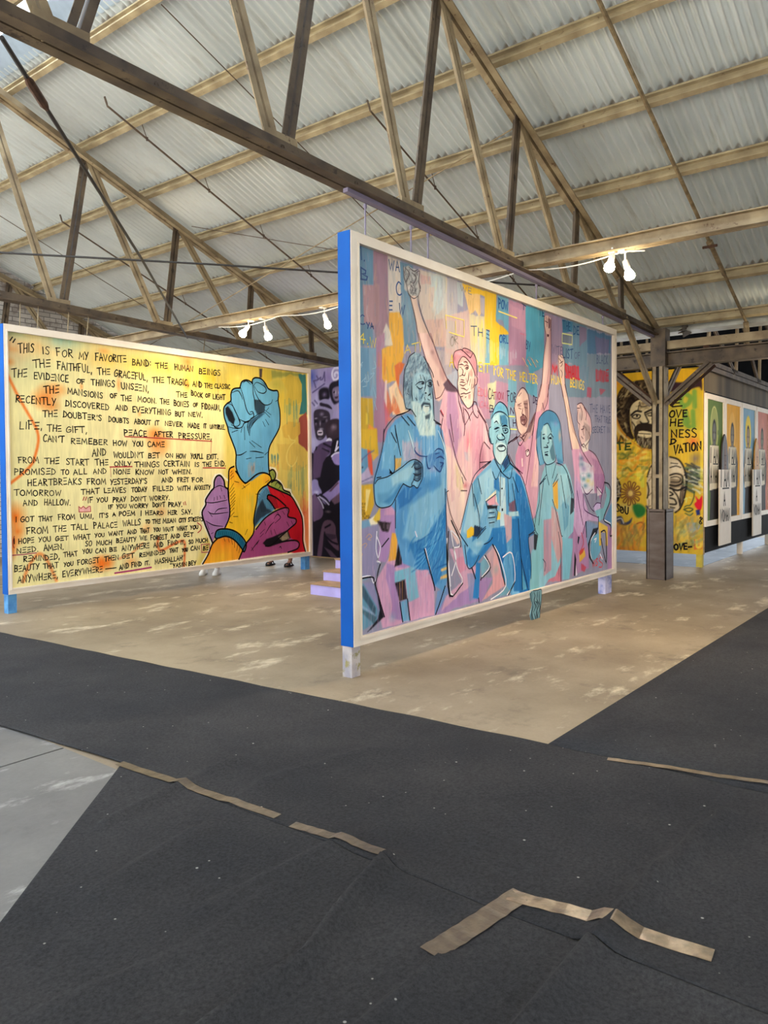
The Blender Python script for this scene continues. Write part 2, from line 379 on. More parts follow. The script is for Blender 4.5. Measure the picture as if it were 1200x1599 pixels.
# ------------------------------------------------------------------ what is painted and written on the panels (mm on each picture)
POEM_OPS = [
('b',(190,190,140),[134,2494,433,386,0.7]),
('b',(232,178,110),[353,2660,454,238,0.6]),
('b',(130,186,176),[656,2771,398,174,0.8]),
('b',(226,160,110),[32,2620,276,389,0.6]),
('b',(150,180,140),[69,2763,284,103,0.8]),
('b',(236,190,90),[1138,2607,525,260,0.7]),
('b',(236,206,80),[1760,2596,793,258,0.8]),
('b',(236,200,60),[2772,2530,1061,465,0.8]),
('b',(160,190,150),[2051,2832,299,131,0.6]),
('b',(238,150,90),[2350,2701,205,234,0.7]),
('b',(250,236,174),[1467,1545,1612,1040,0.7]),  # pale middle of the ground: its lamp-lit brightness put into the paint
('b',(248,234,170),[777,788,1226,882,0.6]),
('b',(236,222,158),[331,1522,608,741,0.7]),
('b',(250,238,178),[1915,491,1268,807,0.6]),
('f',(222,196,84),[3023,2818,4685,2826,4731,-195,2407,-182,2973,1044],{'soft': 60,'al': 0.75}),
('b',(214,186,66),[4099,2366,544,556,0.8]),
('b',(226,196,90),[4360,1703,421,391,0.8]),
('b',(206,178,88),[4211,827,555,622,0.8]),
('b',(226,150,80),[4409,231,423,538,0.9]),
('b',(230,205,90),[3714,2617,520,145,0.6]),
('b',(232,96,60),[4595,417,196,517,0.9]),
('b',(160,160,70),[3969,2546,318,166,0.7]),
('f',(126,138,70),[3779,2732,4490,2754,4513,2724,3927,2637,3798,2593],{'soft': 20,'al': 0.7,'tex': 20}),
('f',(214,184,64),[3716,2741,3886,2743,3905,2603,3797,2531,3714,2617],{'al': 0.8,'tex': 12}),
('f',(64,130,126),[4467,2744,4620,2750,4639,2455,4647,2141,4482,2132,4532,2348,4535,2595,4478,2688],{'tex': 10}),
('f',(216,186,72),[4102,2621,4283,2718,4466,2687,4535,2595,4531,2332,4368,2256,4164,2275,4234,2472],{'al': 0.85,'tex': 14}),
('f',(164,84,72),[4469,2066,4624,2173,4657,2009,4651,1561,4569,1626,4452,1689,4455,1869],{'tex': 12}),
('f',(218,180,80),[4092,1919,4228,2005,4480,2001,4489,1837,4360,1735,4134,1761],{'al': 0.85,'tex': 14}),
('f',(216,180,84),[4000,1661,4429,1672,4616,1577,4636,1345,4400,1247,4105,1280],{'al': 0.6,'tex': 16}),
('d',(70,140,130),[4143,4456,1934,2369,16,12,0.7,3]),
('d',(60,120,130),[3868,4040,1328,1532,16,14,0.8,4]),
('d',(220,120,60),[3866,4060,1248,1406,9,10,0.6,5]),
('d',(90,140,120),[4219,4629,814,1409,26,9,0.55,6]),
('d',(226,110,70),[4489,4668,112,983,22,12,0.6,7]),
('d',(70,120,110),[4215,4349,921,1118,8,14,0.6,8]),
('s',(222,80,60),12,[4532,685,4578,550,4651,680,4625,515,4555,618,4662,580],{'al': 0.7}),
('f',(232,140,84),[4531,553,4687,679,4685,10,4575,-6],{'soft': 24,'al': 0.6}),
('s',(240,226,130),15,[4236,1796,4292,1733,4383,1720,4268,1635,4198,1505,4219,1376,4309,1328,4402,1410,4426,1476],{'al': 0.7}),
('f',(60,50,60),[3658,2747,3720,2751,3706,2616,3660,2615],{'al': 0.9}),
('d',(140,120,60),[2812,3067,2202,2707,14,7,0.35,9]),
('b',(240,220,120),[3267,2575,137,78,0.6]),
('b',(242,120,36),[430,2076,214,171,0.95]),
('b',(242,120,36),[523,2191,230,114,0.7]),
('b',(242,120,36),[497,1995,147,90,0.6]),
('b',(242,120,36),[1918,1623,225,230,0.95]),
('b',(242,120,36),[1840,1742,174,144,0.6]),
('b',(242,120,36),[70,768,156,210,0.95]),
('b',(242,120,36),[88,609,126,125,0.8]),
('b',(242,120,36),[54,507,115,104,0.6]),
('b',(242,120,36),[1086,165,205,125,0.9]),
('b',(242,120,36),[1120,158,192,136,0.9]),
('b',(242,120,36),[22,436,70,174,0.8]),
('b',(242,120,36),[18,2450,93,63,0.6]),
('b',(242,120,36),[62,2589,94,51,0.35]),
('b',(242,120,36),[1730,547,126,105,0.35]),
('b',(242,120,36),[1948,744,116,105,0.5]),
('b',(242,120,36),[1157,2700,127,54,0.4]),
('b',(242,120,36),[2371,2408,85,148,0.7]),
('b',(242,120,36),[2385,2704,120,71,0.5]),
('b',(242,120,36),[1355,2321,42,126,0.7]),
('b',(242,120,36),[864,2252,35,75,0.5]),
('b',(242,120,36),[1641,1974,45,51,0.5]),
('b',(242,120,36),[2080,2575,64,117,0.4]),
('b',(242,120,36),[1488,146,163,100,0.4]),
('s',(240,116,40),30,[0,2314,45,2225,116,2085,198,1944,271,1821,319,1728,336,1632,320,1525,285,1407],{'soft': 9,'al': 0.9}),
('s',(240,116,40),30,[285,1386,218,1301,120,1217,12,1135],{'soft': 9,'al': 0.9}),
('s',(240,130,60),35,[136,57,176,169,243,280,321,347,397,287,452,173,517,24],{'soft': 12,'al': 0.75}),
('s',(240,110,50),33,[1899,414,1876,330,1911,253,1999,264,2118,311,2286,342,2299,195,2281,-6],{'soft': 9,'al': 0.8}),
('s',(236,130,70),31,[1328,196,1409,224,1490,241,1657,359],{'soft': 10,'al': 0.5}),
('s',(238,232,214),23,[3041,1132,2975,1178,2919,1222,2825,1208,2778,1136,2776,1034,2730,991,2638,892,2636,805,2563,708,2597,576,2667,442,2746,262,2662,123,2570,9,2769,-3,3307,5,4336,-1,4606,0,4561,187,4563,352,4542,552,4416,772,4280,923,4270,971,4146,990,4058,1104,3982,1137,3994,1232,3951,1296,3854,1311,3779,1280],{'sm': False}),
('f',(166,122,172),[2795,1033,2805,1121,2844,1186,2909,1200,2974,1133,2992,1044,3048,998,3056,864,3073,744,3061,611,2983,481,2841,445,2803,360,2765,275,2685,441,2624,575,2590,706,2654,805,2655,877,2748,990],{'clip': True}),
('b',(140,96,150),[3023,612,133,141,0.8]),
('b',(186,146,192),[2781,756,165,184,0.6]),
('f',(120,96,140),[2832,1047,2852,1164,2903,1175,2945,1075],{'al': 0.6}),
('u',),
('f',(96,160,196),[3616,924,3776,1076,3839,965,3943,693,3769,590,3537,448,3476,513,3582,724],{}),
('f',(30,34,42),[3592,723,3688,844,3771,716,3899,663,3642,566,3537,448,3517,526],{'al': 0.75,'tex': 10,'soft': 12}),
('f',(150,164,72),[3832,1256,3908,1280,3961,1216,3938,1137,3884,1122,3872,1075,3971,1121,4080,1056,4123,975,4246,932,4212,892,4056,928,3861,1044],{}),
('f',(196,22,34),[3787,1061,3861,1028,4101,943,4280,874,4393,740,4507,554,4528,354,4525,173,4582,2,4336,4,4200,35,4207,569,4231,665,4164,708,3943,693,3858,791,3784,857,3799,903,3859,902],{'clip': True}),
('b',(150,10,26),[4432,229,138,276,0.6]),
('b',(214,40,44),[3990,914,266,104,0.6]),
('u',),
('f',(166,76,124),[3237,11,3299,112,3370,228,3557,415,3726,561,3942,661,4164,708,4231,665,4207,569,4367,528,4377,462,4250,388,4114,316,4339,203,4443,146,4407,67,4291,27,4200,24],{'clip': True}),
('b',(150,60,112),[3637,192,296,214,0.6]),
('b',(190,104,150),[3898,584,263,110,0.5]),
('u',),
('f',(26,20,26),[3689,204,3764,261,3893,283,4205,367,4260,241,4157,197,3848,144,3742,161],{}),
('f',(206,184,140),[4003,276,4193,343,4237,235,4090,205],{'al': 0.75}),
('d',(40,30,30),[4004,4225,179,355,12,6,0.8,12]),
('f',(244,192,40),[3063,1311,3159,1326,3188,1251,3226,1221,3284,1145,3363,1090,3445,1127,3568,1203,3673,1234,3778,1225,3853,1185,3873,1122,3797,1060,3691,1015,3606,940,3583,816,3540,664,3517,541,3526,448,3515,356,3370,228,3351,276,3233,375,3117,428,2983,466,3061,596,3073,744,3056,864,3048,984,3060,1132,3071,1236],{'clip': True}),
('b',(238,140,30),[3129,1221,134,167,0.8]),
('b',(240,150,40),[3264,1084,178,94,0.7]),
('b',(250,206,70),[3398,731,180,255,0.6]),
('b',(238,150,40),[3777,1139,106,96,0.6]),
('d',(200,190,90),[3281,3560,663,948,18,8,0.4,13]),
('u',),
('f',(240,158,40),[2840,335,3000,346,3153,283,3250,192,3299,112,3228,12,2588,7,2680,122,2755,261],{'clip': True}),
('b',(250,196,50),[2882,45,324,167,0.9]),
('b',(236,120,30),[3018,300,212,106,0.8]),
('u',),
('f',(34,112,140),[2803,360,2841,445,2983,459,3155,418,3292,326,3370,213,3328,110,3270,175,3153,290,3000,354,2840,335],{'clip': True}),
('b',(20,84,116),[3291,250,118,147,0.7]),
('u',),
('f',(100,166,202),[3201,1484,3183,1566,3126,1684,3070,1801,3052,1875,3006,1976,2988,2049,2990,2138,3048,2200,3115,2242,3117,2324,3137,2385,3186,2419,3284,2434,3295,2473,3325,2528,3405,2558,3486,2542,3516,2530,3527,2577,3589,2608,3693,2599,3776,2537,3828,2471,3925,2448,4012,2454,4037,2393,4027,2313,4042,2235,4062,2140,4059,1949,4003,1836,3914,1722,3848,1626,3821,1531,3819,1406,3826,1280,3817,1225,3736,1233,3652,1203,3506,1127,3363,1083,3284,1145,3226,1236,3199,1341],{'clip': True}),
('b',(84,148,188),[3830,1814,302,246,0.6]),
('b',(112,178,212),[3281,2216,217,200,0.7]),
('b',(116,180,212),[3628,2424,187,110,0.5]),
('d',(196,150,120),[3408,3568,1172,1403,14,10,0.7,15]),
('d',(90,110,110),[3489,3735,1186,1357,12,8,0.5,16]),
('u',),
('f',(24,30,38),[3012,2136,3066,2162,3146,2085,3195,1986,3162,1906,3073,1965,3019,2062],{'tex': 8}),
('f',(30,40,50),[3554,2288,3667,2288,3772,2217,3753,2123,3602,2080,3562,2158],{'al': 0.8,'tex': 14}),
('f',(40,70,92),[3665,2087,3770,2108,3622,2022,3476,1893,3464,1770,3426,1891,3468,1992],{'al': 0.8,'tex': 14}),
('f',(50,84,104),[3672,2574,3776,2529,3797,2476,3692,2561],{'al': 0.8}),
('f',(240,180,170),[805,854,832,836,861,858,893,828,930,855,951,848,954,789,807,790],{})]
POEM_INK = [
('l',(16,13,12),22.5,[3201,1484,3183,1566,3126,1684,3070,1801,3052,1875,3006,1976,2988,2049,2990,2138,3048,2200,3115,2242,3117,2324,3137,2385,3186,2419,3284,2434],{}),
('l',(16,13,12),22.6,[3284,2434,3295,2473,3325,2528,3405,2558,3486,2542,3522,2515],{}),
('l',(16,13,12),23.0,[3518,2530,3527,2577,3589,2608,3693,2599,3776,2537,3828,2471,3925,2448,4012,2454,4037,2393,4027,2313,4042,2235,4062,2140,4059,1949,4003,1836,3914,1722,3848,1626,3821,1531,3819,1406,3826,1280,3842,1201],{}),
('l',(16,13,12),22.5,[3201,1484,3193,1341,3226,1236,3284,1145,3363,1083],{}),
('l',(16,13,12),15.2,[3115,2242,3181,2120,3239,2033,3287,1960],{'taper': True}),
('l',(16,13,12),15.1,[3048,2200,3143,2177,3229,2047,3258,1989,3276,1929,3217,1889,3120,1907],{'taper': True}),
('l',(16,13,12),15.2,[3136,2355,3244,2393,3302,2338,3331,2280],{'taper': True}),
('l',(16,13,12),15.4,[3294,2450,3342,2326,3399,2148,3459,2075,3520,2086],{'taper': True}),
('l',(16,13,12),15.6,[3522,2515,3534,2371,3564,2265,3566,2143],{'taper': True}),
('l',(16,13,12),15.6,[3546,2494,3609,2543,3754,2496,3790,2437,3732,2393,3628,2409,3563,2477],{'taper': True}),
('l',(16,13,12),15.6,[3536,2493,3586,2374,3667,2272,3772,2225,3879,2256,3912,2313],{'taper': True}),
('l',(16,13,12),15.2,[3071,1876,3216,1859,3315,1886,3356,1941,3437,1967,3478,2000,3665,2102,3770,2116],{'taper': True}),
('l',(16,13,12),15.4,[3277,1990,3376,1961,3468,1992],{'taper': True}),
('l',(16,13,12),15.6,[3469,2106,3520,2112,3540,2049,3478,2015],{'taper': True}),
('l',(16,13,12),15.6,[3437,1967,3416,1890,3454,1770],{'taper': True}),
('l',(16,13,12),15.5,[3355,1888,3363,1706],{'taper': True}),
('l',(16,13,12),15.4,[3315,1871,3294,1810],{'taper': True}),
('l',(16,13,12),15.6,[3453,1678,3554,1604],{'taper': True}),
('l',(16,13,12),15.6,[3498,1695,3678,1606],{'taper': True}),
('l',(16,13,12),15.2,[3128,1803,3236,1837],{'taper': True}),
('l',(16,13,12),15.3,[3201,1484,3290,1492,3390,1539],{'taper': True}),
('l',(16,13,12),15.6,[3461,1541,3573,1543,3719,1522],{'taper': True}),
('l',(16,13,12),15.9,[3750,1499,3826,1550],{'taper': True}),
('l',(16,13,12),15.5,[3389,1433,3480,1449],{'taper': True}),
('l',(16,13,12),15.7,[3572,1450,3718,1464],{'taper': True}),
('l',(16,13,12),15.9,[3770,2108,3854,2050],{'taper': True}),
('l',(16,13,12),15.9,[3749,2154,3876,2090],{'taper': True}),
('l',(16,13,12),15.9,[3769,2014,3831,1939],{'taper': True}),
('l',(16,13,12),15.9,[3715,1981,3757,1912],{'taper': True}),
('l',(16,13,12),15.9,[3792,2148,3835,2190],{'taper': True}),
('l',(16,13,12),16.1,[3977,2294,4036,2322],{'taper': True}),
('l',(16,13,12),15.4,[3345,2515,3405,2546,3485,2504],{'taper': True}),
('l',(16,13,12),15.2,[3159,1939,3178,1880,3256,1868],{'taper': True}),
('l',(16,13,12),15.8,[3622,2022,3538,1957,3476,1877],{'taper': True}),
('l',(16,13,12),25.0,[3056,864,3048,998,2992,1044,2974,1133,2909,1200,2844,1186,2805,1121,2795,1033,2748,990,2655,877,2654,805,2590,706,2624,575,2685,441,2765,275],{}),
('l',(16,13,12),23.4,[3159,1326,3072,1281,3060,1132,3048,984,3056,864,3073,744,3061,611,2983,474],{}),
('l',(16,13,12),23.4,[3188,1258,3226,1221,3284,1145,3363,1090,3445,1127,3568,1203,3673,1234,3778,1225,3853,1185,3873,1122],{}),
('l',(16,13,12),24.6,[3873,1122,3797,1060,3691,1015,3606,940,3583,816,3540,664,3517,541,3526,448,3494,342,3370,228,3289,113,3228,12],{}),
('l',(16,13,12),22.8,[2803,360,2841,445,2983,459,3155,418,3292,326,3370,213,3328,110,3270,175,3153,290,3000,354,2840,335,2803,360],{}),
('l',(16,13,12),22.9,[2839,328,2755,261,2680,122,2588,7],{}),
('l',(16,13,12),24.5,[3787,1061,3861,1028,4101,943,4280,874,4393,740,4507,554,4528,354,4525,173,4582,2],{}),
('l',(16,13,12),24.1,[3557,415,3726,561,3942,661,4164,708,4231,665,4207,569,4367,528,4377,462,4250,388,4047,273,3848,160,3742,161],{}),
('l',(16,13,12),24.9,[4023,194,4339,200,4443,146,4407,67,4200,27],{}),
('l',(16,13,12),24.5,[3784,857,3799,903,3859,902,3989,850,4165,732],{}),
('l',(16,13,12),24.5,[3784,857,3858,791,3943,693],{}),
('l',(16,13,12),24.5,[3832,1256,3908,1280,3961,1216,3938,1137,3884,1122],{}),
('l',(16,13,12),24.6,[3873,1091,3971,1121,4080,1056,4123,975,4246,932,4269,890],{}),
('l',(16,13,12),13.0,[2655,841,2782,829,3027,858],{'taper': True}),
('l',(16,13,12),13.0,[2689,716,2780,676,3043,686],{'taper': True}),
('l',(16,13,12),13.2,[2808,689,2874,738,3025,749],{'taper': True}),
('l',(16,13,12),13.1,[2795,1026,2898,1061,3010,1026],{'taper': True}),
('l',(16,13,12),13.0,[2651,588,2778,523,2945,495],{'taper': True}),
('l',(16,13,12),13.1,[2707,701,2761,640],{'taper': True}),
('l',(16,13,12),13.3,[2916,1031,2934,986],{'taper': True}),
('l',(16,13,12),13.2,[2849,915,2857,863],{'taper': True}),
('l',(16,13,12),13.1,[2802,902,2798,858],{'taper': True}),
('l',(16,13,12),13.2,[2899,921,2914,884],{'taper': True}),
('l',(16,13,12),13.3,[2971,926,2989,881],{'taper': True}),
('l',(16,13,12),13.4,[3090,1236,3129,1266],{'taper': True}),
('l',(16,13,12),13.4,[3090,1191,3139,1236],{'taper': True}),
('l',(16,13,12),13.4,[3089,1147,3148,1191],{'taper': True}),
('l',(16,13,12),13.4,[3077,998,3146,1086],{'taper': True}),
('l',(16,13,12),13.4,[3076,953,3155,1026],{'taper': True}),
('l',(16,13,12),13.4,[3085,908,3164,981],{'taper': True}),
('l',(16,13,12),13.4,[3085,863,3173,936],{'taper': True}),
('l',(16,13,12),13.4,[3094,818,3172,891],{'taper': True}),
('l',(16,13,12),13.4,[3083,774,3172,846],{'taper': True}),
('l',(16,13,12),13.4,[3082,729,3161,801],{'taper': True}),
('l',(16,13,12),13.4,[3082,684,3150,741],{'taper': True}),
('l',(16,13,12),13.4,[3081,625,3150,681],{'taper': True}),
('l',(16,13,12),13.5,[3166,1116,3244,1100],{'taper': True}),
('l',(16,13,12),13.6,[3302,1008,3444,1082],{'taper': True}),
('l',(16,13,12),13.7,[3323,1053,3362,1022],{'taper': True}),
('l',(16,13,12),13.9,[3564,925,3647,923],{'taper': True}),
('l',(16,13,12),14.1,[3755,1092,3819,1123],{'taper': True}),
('l',(16,13,12),14.1,[3787,1076,3862,1122],{'taper': True}),
('l',(16,13,12),13.8,[3394,426,3352,352],{'taper': True}),
('l',(16,13,12),13.5,[3139,622,3217,618],{'taper': True}),
('l',(16,13,12),13.4,[3060,551,3118,533],{'taper': True}),
('l',(16,13,12),13.8,[3460,114,3554,199,3617,256],{'taper': True}),
('l',(16,13,12),13.8,[3471,159,3501,110],{'taper': True}),
('l',(16,13,12),14.1,[3744,341,3831,445,3918,504],{'taper': True}),
('l',(16,13,12),14.0,[3639,348,3724,405],{'taper': True}),
('l',(16,13,12),14.0,[3638,301,3702,344],{'taper': True}),
('l',(16,13,12),14.2,[3852,381,3872,316],{'taper': True}),
('l',(16,13,12),14.3,[3917,393,3959,311],{'taper': True}),
('l',(16,13,12),14.1,[3726,514,3746,466],{'taper': True}),
('l',(16,13,12),14.3,[3986,643,4051,577],{'taper': True}),
('l',(16,13,12),14.4,[4096,655,4140,604],{'taper': True}),
('l',(16,13,12),14.5,[4184,489,4228,422],{'taper': True}),
('l',(16,13,12),14.6,[4275,500,4319,433],{'taper': True}),
('l',(16,13,12),14.4,[4022,114,4045,128,4066,95],{'taper': True}),
('l',(16,13,12),14.0,[3617,256,3574,197],{'taper': True}),
('l',(16,13,12),14.3,[3919,551,3985,612,4051,561,3940,487],{'taper': True}),
('l',(16,13,12),14.4,[4078,928,4144,862],{'taper': True}),
('l',(16,13,12),14.5,[4164,700,4209,650],{'taper': True}),
('l',(16,13,12),14.3,[3948,1042,3992,1089,4058,1040,4013,993],{'taper': True}),
('l',(16,13,12),14.2,[3907,1217,3928,1153],{'taper': True}),
('l',(16,13,12),13.3,[2962,334,2980,288],{'taper': True}),
('l',(16,13,12),13.4,[3038,329,3056,268],{'taper': True}),
('l',(16,13,12),13.5,[3095,309,3114,233],{'taper': True}),
('l',(16,13,12),13.5,[3153,275,3152,185],{'taper': True}),
('l',(16,13,12),13.6,[3211,241,3190,137],{'taper': True}),
('l',(16,13,12),13.6,[3250,192,3229,103],{'taper': True}),
('l',(16,13,12),13.1,[2739,408,2776,420],{'taper': True}),
('l',(16,13,12),13.0,[2668,558,2703,469],{'taper': True}),
('l',(30,34,40),7.4,[3615,862,3675,657],{'sm': False}),
('l',(30,34,40),7.5,[3638,886,3698,661],{'sm': False}),
('l',(30,34,40),7.5,[3662,910,3721,665],{'sm': False}),
('l',(30,34,40),7.5,[3685,935,3745,668],{'sm': False}),
('l',(30,34,40),7.5,[3709,959,3768,672],{'sm': False}),
('l',(30,34,40),7.5,[3732,983,3792,676],{'sm': False}),
('l',(30,34,40),7.5,[3756,1008,3815,679],{'sm': False}),
('l',(30,34,40),7.5,[3779,1007,3839,683],{'sm': False}),
('l',(30,34,40),7.5,[3803,988,3863,687],{'sm': False}),
('l',(30,34,40),7.5,[3826,969,3886,691],{'sm': False}),
('l',(30,34,40),7.6,[3849,949,3910,694],{'sm': False}),
('l',(30,34,40),7.6,[3873,930,3934,698],{'sm': False}),
('l',(30,34,40),7.6,[3896,910,3958,702],{'sm': False}),
('l',(30,34,40),7.6,[3920,891,3982,706],{'sm': False}),
('l',(30,34,40),7.6,[3943,871,4007,710],{'sm': False}),
('l',(12,50,70),6.2,[2878,436,2863,378],{'sm': False}),
('l',(12,50,70),6.2,[2912,433,2896,375],{'sm': False}),
('l',(12,50,70),6.2,[2946,429,2930,371],{'sm': False}),
('l',(12,50,70),6.2,[2980,425,2964,365],{'sm': False}),
('l',(12,50,70),6.2,[3014,419,2998,358],{'sm': False}),
('l',(12,50,70),6.3,[3049,412,3032,349],{'sm': False}),
('l',(12,50,70),6.3,[3083,404,3067,340],{'sm': False}),
('l',(12,50,70),6.3,[3118,395,3101,328],{'sm': False}),
('l',(12,50,70),6.3,[3153,384,3136,316],{'sm': False}),
('l',(12,50,70),6.3,[3188,373,3171,302],{'sm': False}),
('l',(12,50,70),6.3,[3223,361,3206,286],{'sm': False}),
('l',(12,50,70),6.4,[3258,347,3241,269],{'sm': False}),
('t',(16,13,12),11.1,'THIS',130,2554,299,2583,96),
('t',(16,13,12),11.4,'IS',401,2577,482,2585,81),
('t',(16,13,12),11.6,'FOR',564,2577,760,2577,85),
('t',(16,13,12),11.9,'MY',839,2573,955,2575,82),
('t',(16,13,12),11.3,'THe',293,2411,488,2440,89),
('t',(16,13,12),11.6,'FAITHFUL,',570,2426,1001,2422,85),
('t',(16,13,12),12.1,'THe',1076,2409,1239,2422,75),
('t',(16,13,12),11.1,'THe',56,2283,219,2306,87),
('t',(16,13,12),11.3,'EVIDeNCE',296,2290,704,2289,79),
('t',(16,13,12),11.9,'OF',802,2286,907,2281,53),
('t',(16,13,12),11.5,'THe',409,2134,585,2158,79),
('t',(16,13,12),11.8,'MANSIONS',693,2156,1136,2132,70),
('t',(16,13,12),11.1,'ReCENTLY',88,2021,540,2008,77),
('t',(16,13,12),11.7,'DISCOVERED',662,2011,1216,2000,70),
('t',(16,13,12),11.4,'THe',393,1872,561,1881,75),
('t',(16,13,12),11.7,"DOUBTeR'S",630,1883,1117,1868,64),
('t',(16,13,12),11.2,'LIFe,',124,1731,380,1730,84),
('t',(16,13,12),11.5,'THe',441,1713,608,1720,73),
('t',(16,13,12),11.7,'GIFT,',666,1714,925,1712,70),
('t',(16,13,12),11.5,"CAN'T",390,1600,634,1595,71),
('t',(16,13,12),11.8,'ReMEBER',723,1583,1190,1582,66),
('t',(16,13,12),12.1,'AND',989,1440,1168,1457,84),
('t',(16,13,12),13.0,'BAND:',1548,2576,1816,2586,76),
('t',(16,13,12),13.4,'THe',1892,2570,2063,2585,70),
('t',(16,13,12),13.7,'HUMAN',2179,2578,2466,2586,78),
('t',(16,13,12),14.1,'BeINGS',2571,2568,2936,2574,74),
('t',(16,13,12),12.8,'GRACeFUL,',1294,2412,1766,2399,82),
('t',(16,13,12),13.3,'THe',1832,2382,2008,2393,70),
('t',(16,13,12),13.6,'TRAGIC,',2070,2389,2400,2390,77),
('t',(16,13,12),14.0,'AND',2463,2391,2615,2386,74),
('t',(16,13,12),14.2,'THe',2658,2387,2796,2387,60),
('t',(16,13,12),14.4,'CLASSIC',2833,2397,3104,2405,61),
('t',(16,13,12),12.9,'UNSeeN,',1391,2272,1779,2259,78),
('t',(16,13,12),13.7,'THe',2200,2227,2367,2237,67),
('t',(16,13,12),14.0,'BOOK',2437,2273,2627,2247,65),
('t',(16,13,12),14.3,'OF',2674,2262,2757,2256,49),
('t',(16,13,12),14.4,'LIGHT',2801,2242,3010,2249,67),
('t',(16,13,12),12.7,'OF',1235,2150,1324,2150,51),
('t',(16,13,12),12.9,'THe',1391,2123,1528,2130,62),
('t',(16,13,12),13.1,'MOON.',1621,2132,1891,2121,66),
('t',(16,13,12),13.5,'THe',1952,2121,2085,2127,63),
('t',(16,13,12),13.7,'BONeS',2158,2111,2396,2108,69),
('t',(16,13,12),14.0,'OF',2466,2122,2543,2121,51),
('t',(16,13,12),14.2,'FIDDAUN,',2607,2099,2929,2097,72),
('t',(16,13,12),12.8,'AND',1307,2007,1469,2004,65),
('t',(16,13,12),13.0,'EVeRYTHING',1544,1995,2106,1986,71),
('t',(16,13,12),13.7,'BUT',2176,1979,2318,1977,64),
('t',(16,13,12),14.0,'NEW.',2387,1985,2619,1985,62),
('t',(16,13,12),12.7,'DOUBTS',1210,1861,1487,1850,59),
('t',(16,13,12),13.1,'ABOUT',1566,1849,1797,1848,61),
('t',(16,13,12),13.4,'IT',1864,1849,1921,1847,54),
('t',(16,13,12),13.6,'NeVER',2015,1851,2288,1842,60),
('t',(16,13,12),14.0,'MADE',2378,1839,2563,1833,62),
('t',(16,13,12),14.2,'IT',2635,1843,2681,1837,55),
('t',(16,13,12),14.3,'UNTRUe.',2740,1840,3004,1836,55),
('t',(16,13,12),12.9,'PeACE',1419,1701,1742,1698,71),
('t',(16,13,12),13.4,'AFTER',1852,1702,2131,1704,68),
('t',(16,13,12),13.8,'PReSSURe,',2228,1693,2770,1688,72),
('t',(16,13,12),12.8,'HOW',1268,1573,1453,1574,64),
('t',(16,13,12),13.1,'YOU',1540,1573,1683,1576,58),
('t',(16,13,12),13.3,'CAMe',1752,1575,2004,1570,62),
('t',(16,13,12),14.3,'EXIT.',2682,1426,2877,1428,64),
('t',(16,13,12),14.0,'END.',2820,1332,3011,1328,67),
('t',(16,13,12),12.1,'FAVORITe',1047,2576,1465,2596,84),
('t',(16,13,12),12.1,'THINGS',989,2283,1298,2284,72),
('t',(16,13,12),12.4,"WOULDN'T",1269,1427,1691,1427,70),
('t',(16,13,12),12.9,'BeT',1759,1426,1925,1432,65),
('t',(16,13,12),13.2,'ON',2021,1443,2131,1437,54),
('t',(16,13,12),13.4,'HOW',2185,1430,2335,1429,63),
('t',(16,13,12),13.6,"YOU'LL",2416,1431,2619,1427,61),
('t',(16,13,12),12.4,'ONLY',1280,1326,1508,1323,58),
('t',(16,13,12),12.7,'THINGS',1563,1319,1923,1316,67),
('t',(16,13,12),13.2,'CERTAIN',1990,1328,2392,1323,67),
('t',(16,13,12),13.7,'IS',2480,1319,2553,1319,56),
('t',(16,13,12),13.8,'THe',2617,1323,2758,1326,57),
('t',(16,13,12),12.4,'NONe',1265,1228,1490,1232,58),
('t',(16,13,12),12.7,'KNOW',1572,1223,1838,1224,60),
('t',(16,13,12),13.1,'NOT',1910,1226,2053,1228,56),
('t',(16,13,12),13.3,'WHeN.',2122,1225,2428,1227,57),
('t',(16,13,12),12.4,"YeSTeRDAY'S",1219,1103,1734,1110,63),
('t',(16,13,12),13.1,'AND',1954,1119,2120,1123,59),
('t',(16,13,12),13.4,'FReT',2198,1119,2379,1119,58),
('t',(16,13,12),13.6,'FOR',2433,1116,2614,1116,59),
('t',(16,13,12),12.3,'LeAVES',1135,1004,1433,1003,60),
('t',(16,13,12),12.7,'TODAY',1511,1007,1732,1007,59),
('t',(16,13,12),13.0,'FILLeD',1823,1011,2127,1010,58),
('t',(16,13,12),13.4,'WITH',2202,1009,2399,1007,55),
('t',(16,13,12),13.7,'ANXIeTY',2469,1013,2733,1016,56),
('t',(16,13,12),12.4,'PRAY',1251,891,1428,891,58),
('t',(16,13,12),12.7,"DON'T",1501,892,1719,889,57),
('t',(16,13,12),12.9,'WORRY.',1772,891,2071,894,58),
('t',(16,13,12),12.3,'IF',1188,810,1245,810,51),
('t',(16,13,12),12.4,'YOU',1297,810,1432,811,49),
('t',(16,13,12),12.6,'WORRY',1480,806,1743,804,52),
('t',(16,13,12),13.0,"DON'T",1816,808,1996,806,54),
('t',(16,13,12),13.2,'PRAY.',2049,801,2266,799,57),
('t',(16,13,12),12.4,'A',1243,717,1282,717,46),
('t',(16,13,12),12.5,'POeM',1330,718,1550,716,56),
('t',(16,13,12),12.8,'I',1632,710,1646,709,58),
('t',(16,13,12),12.9,'HeARD',1707,712,1971,703,53),
('t',(16,13,12),13.2,'HeR',2041,700,2182,696,55),
('t',(16,13,12),13.5,'SAY.',2258,692,2429,690,63),
('t',(16,13,12),12.5,'WALLS',1378,590,1630,596,68),
('t',(16,13,12),12.9,'TO',1703,603,1765,604,46),
('t',(16,13,12),13.0,'THe',1804,598,1922,597,51),
('t',(16,13,12),13.2,'MeAN',1966,595,2162,594,54),
('t',(16,13,12),13.4,'CITY',2214,591,2327,593,53),
('t',(16,13,12),13.6,'STReeTS',2362,595,2603,587,51),
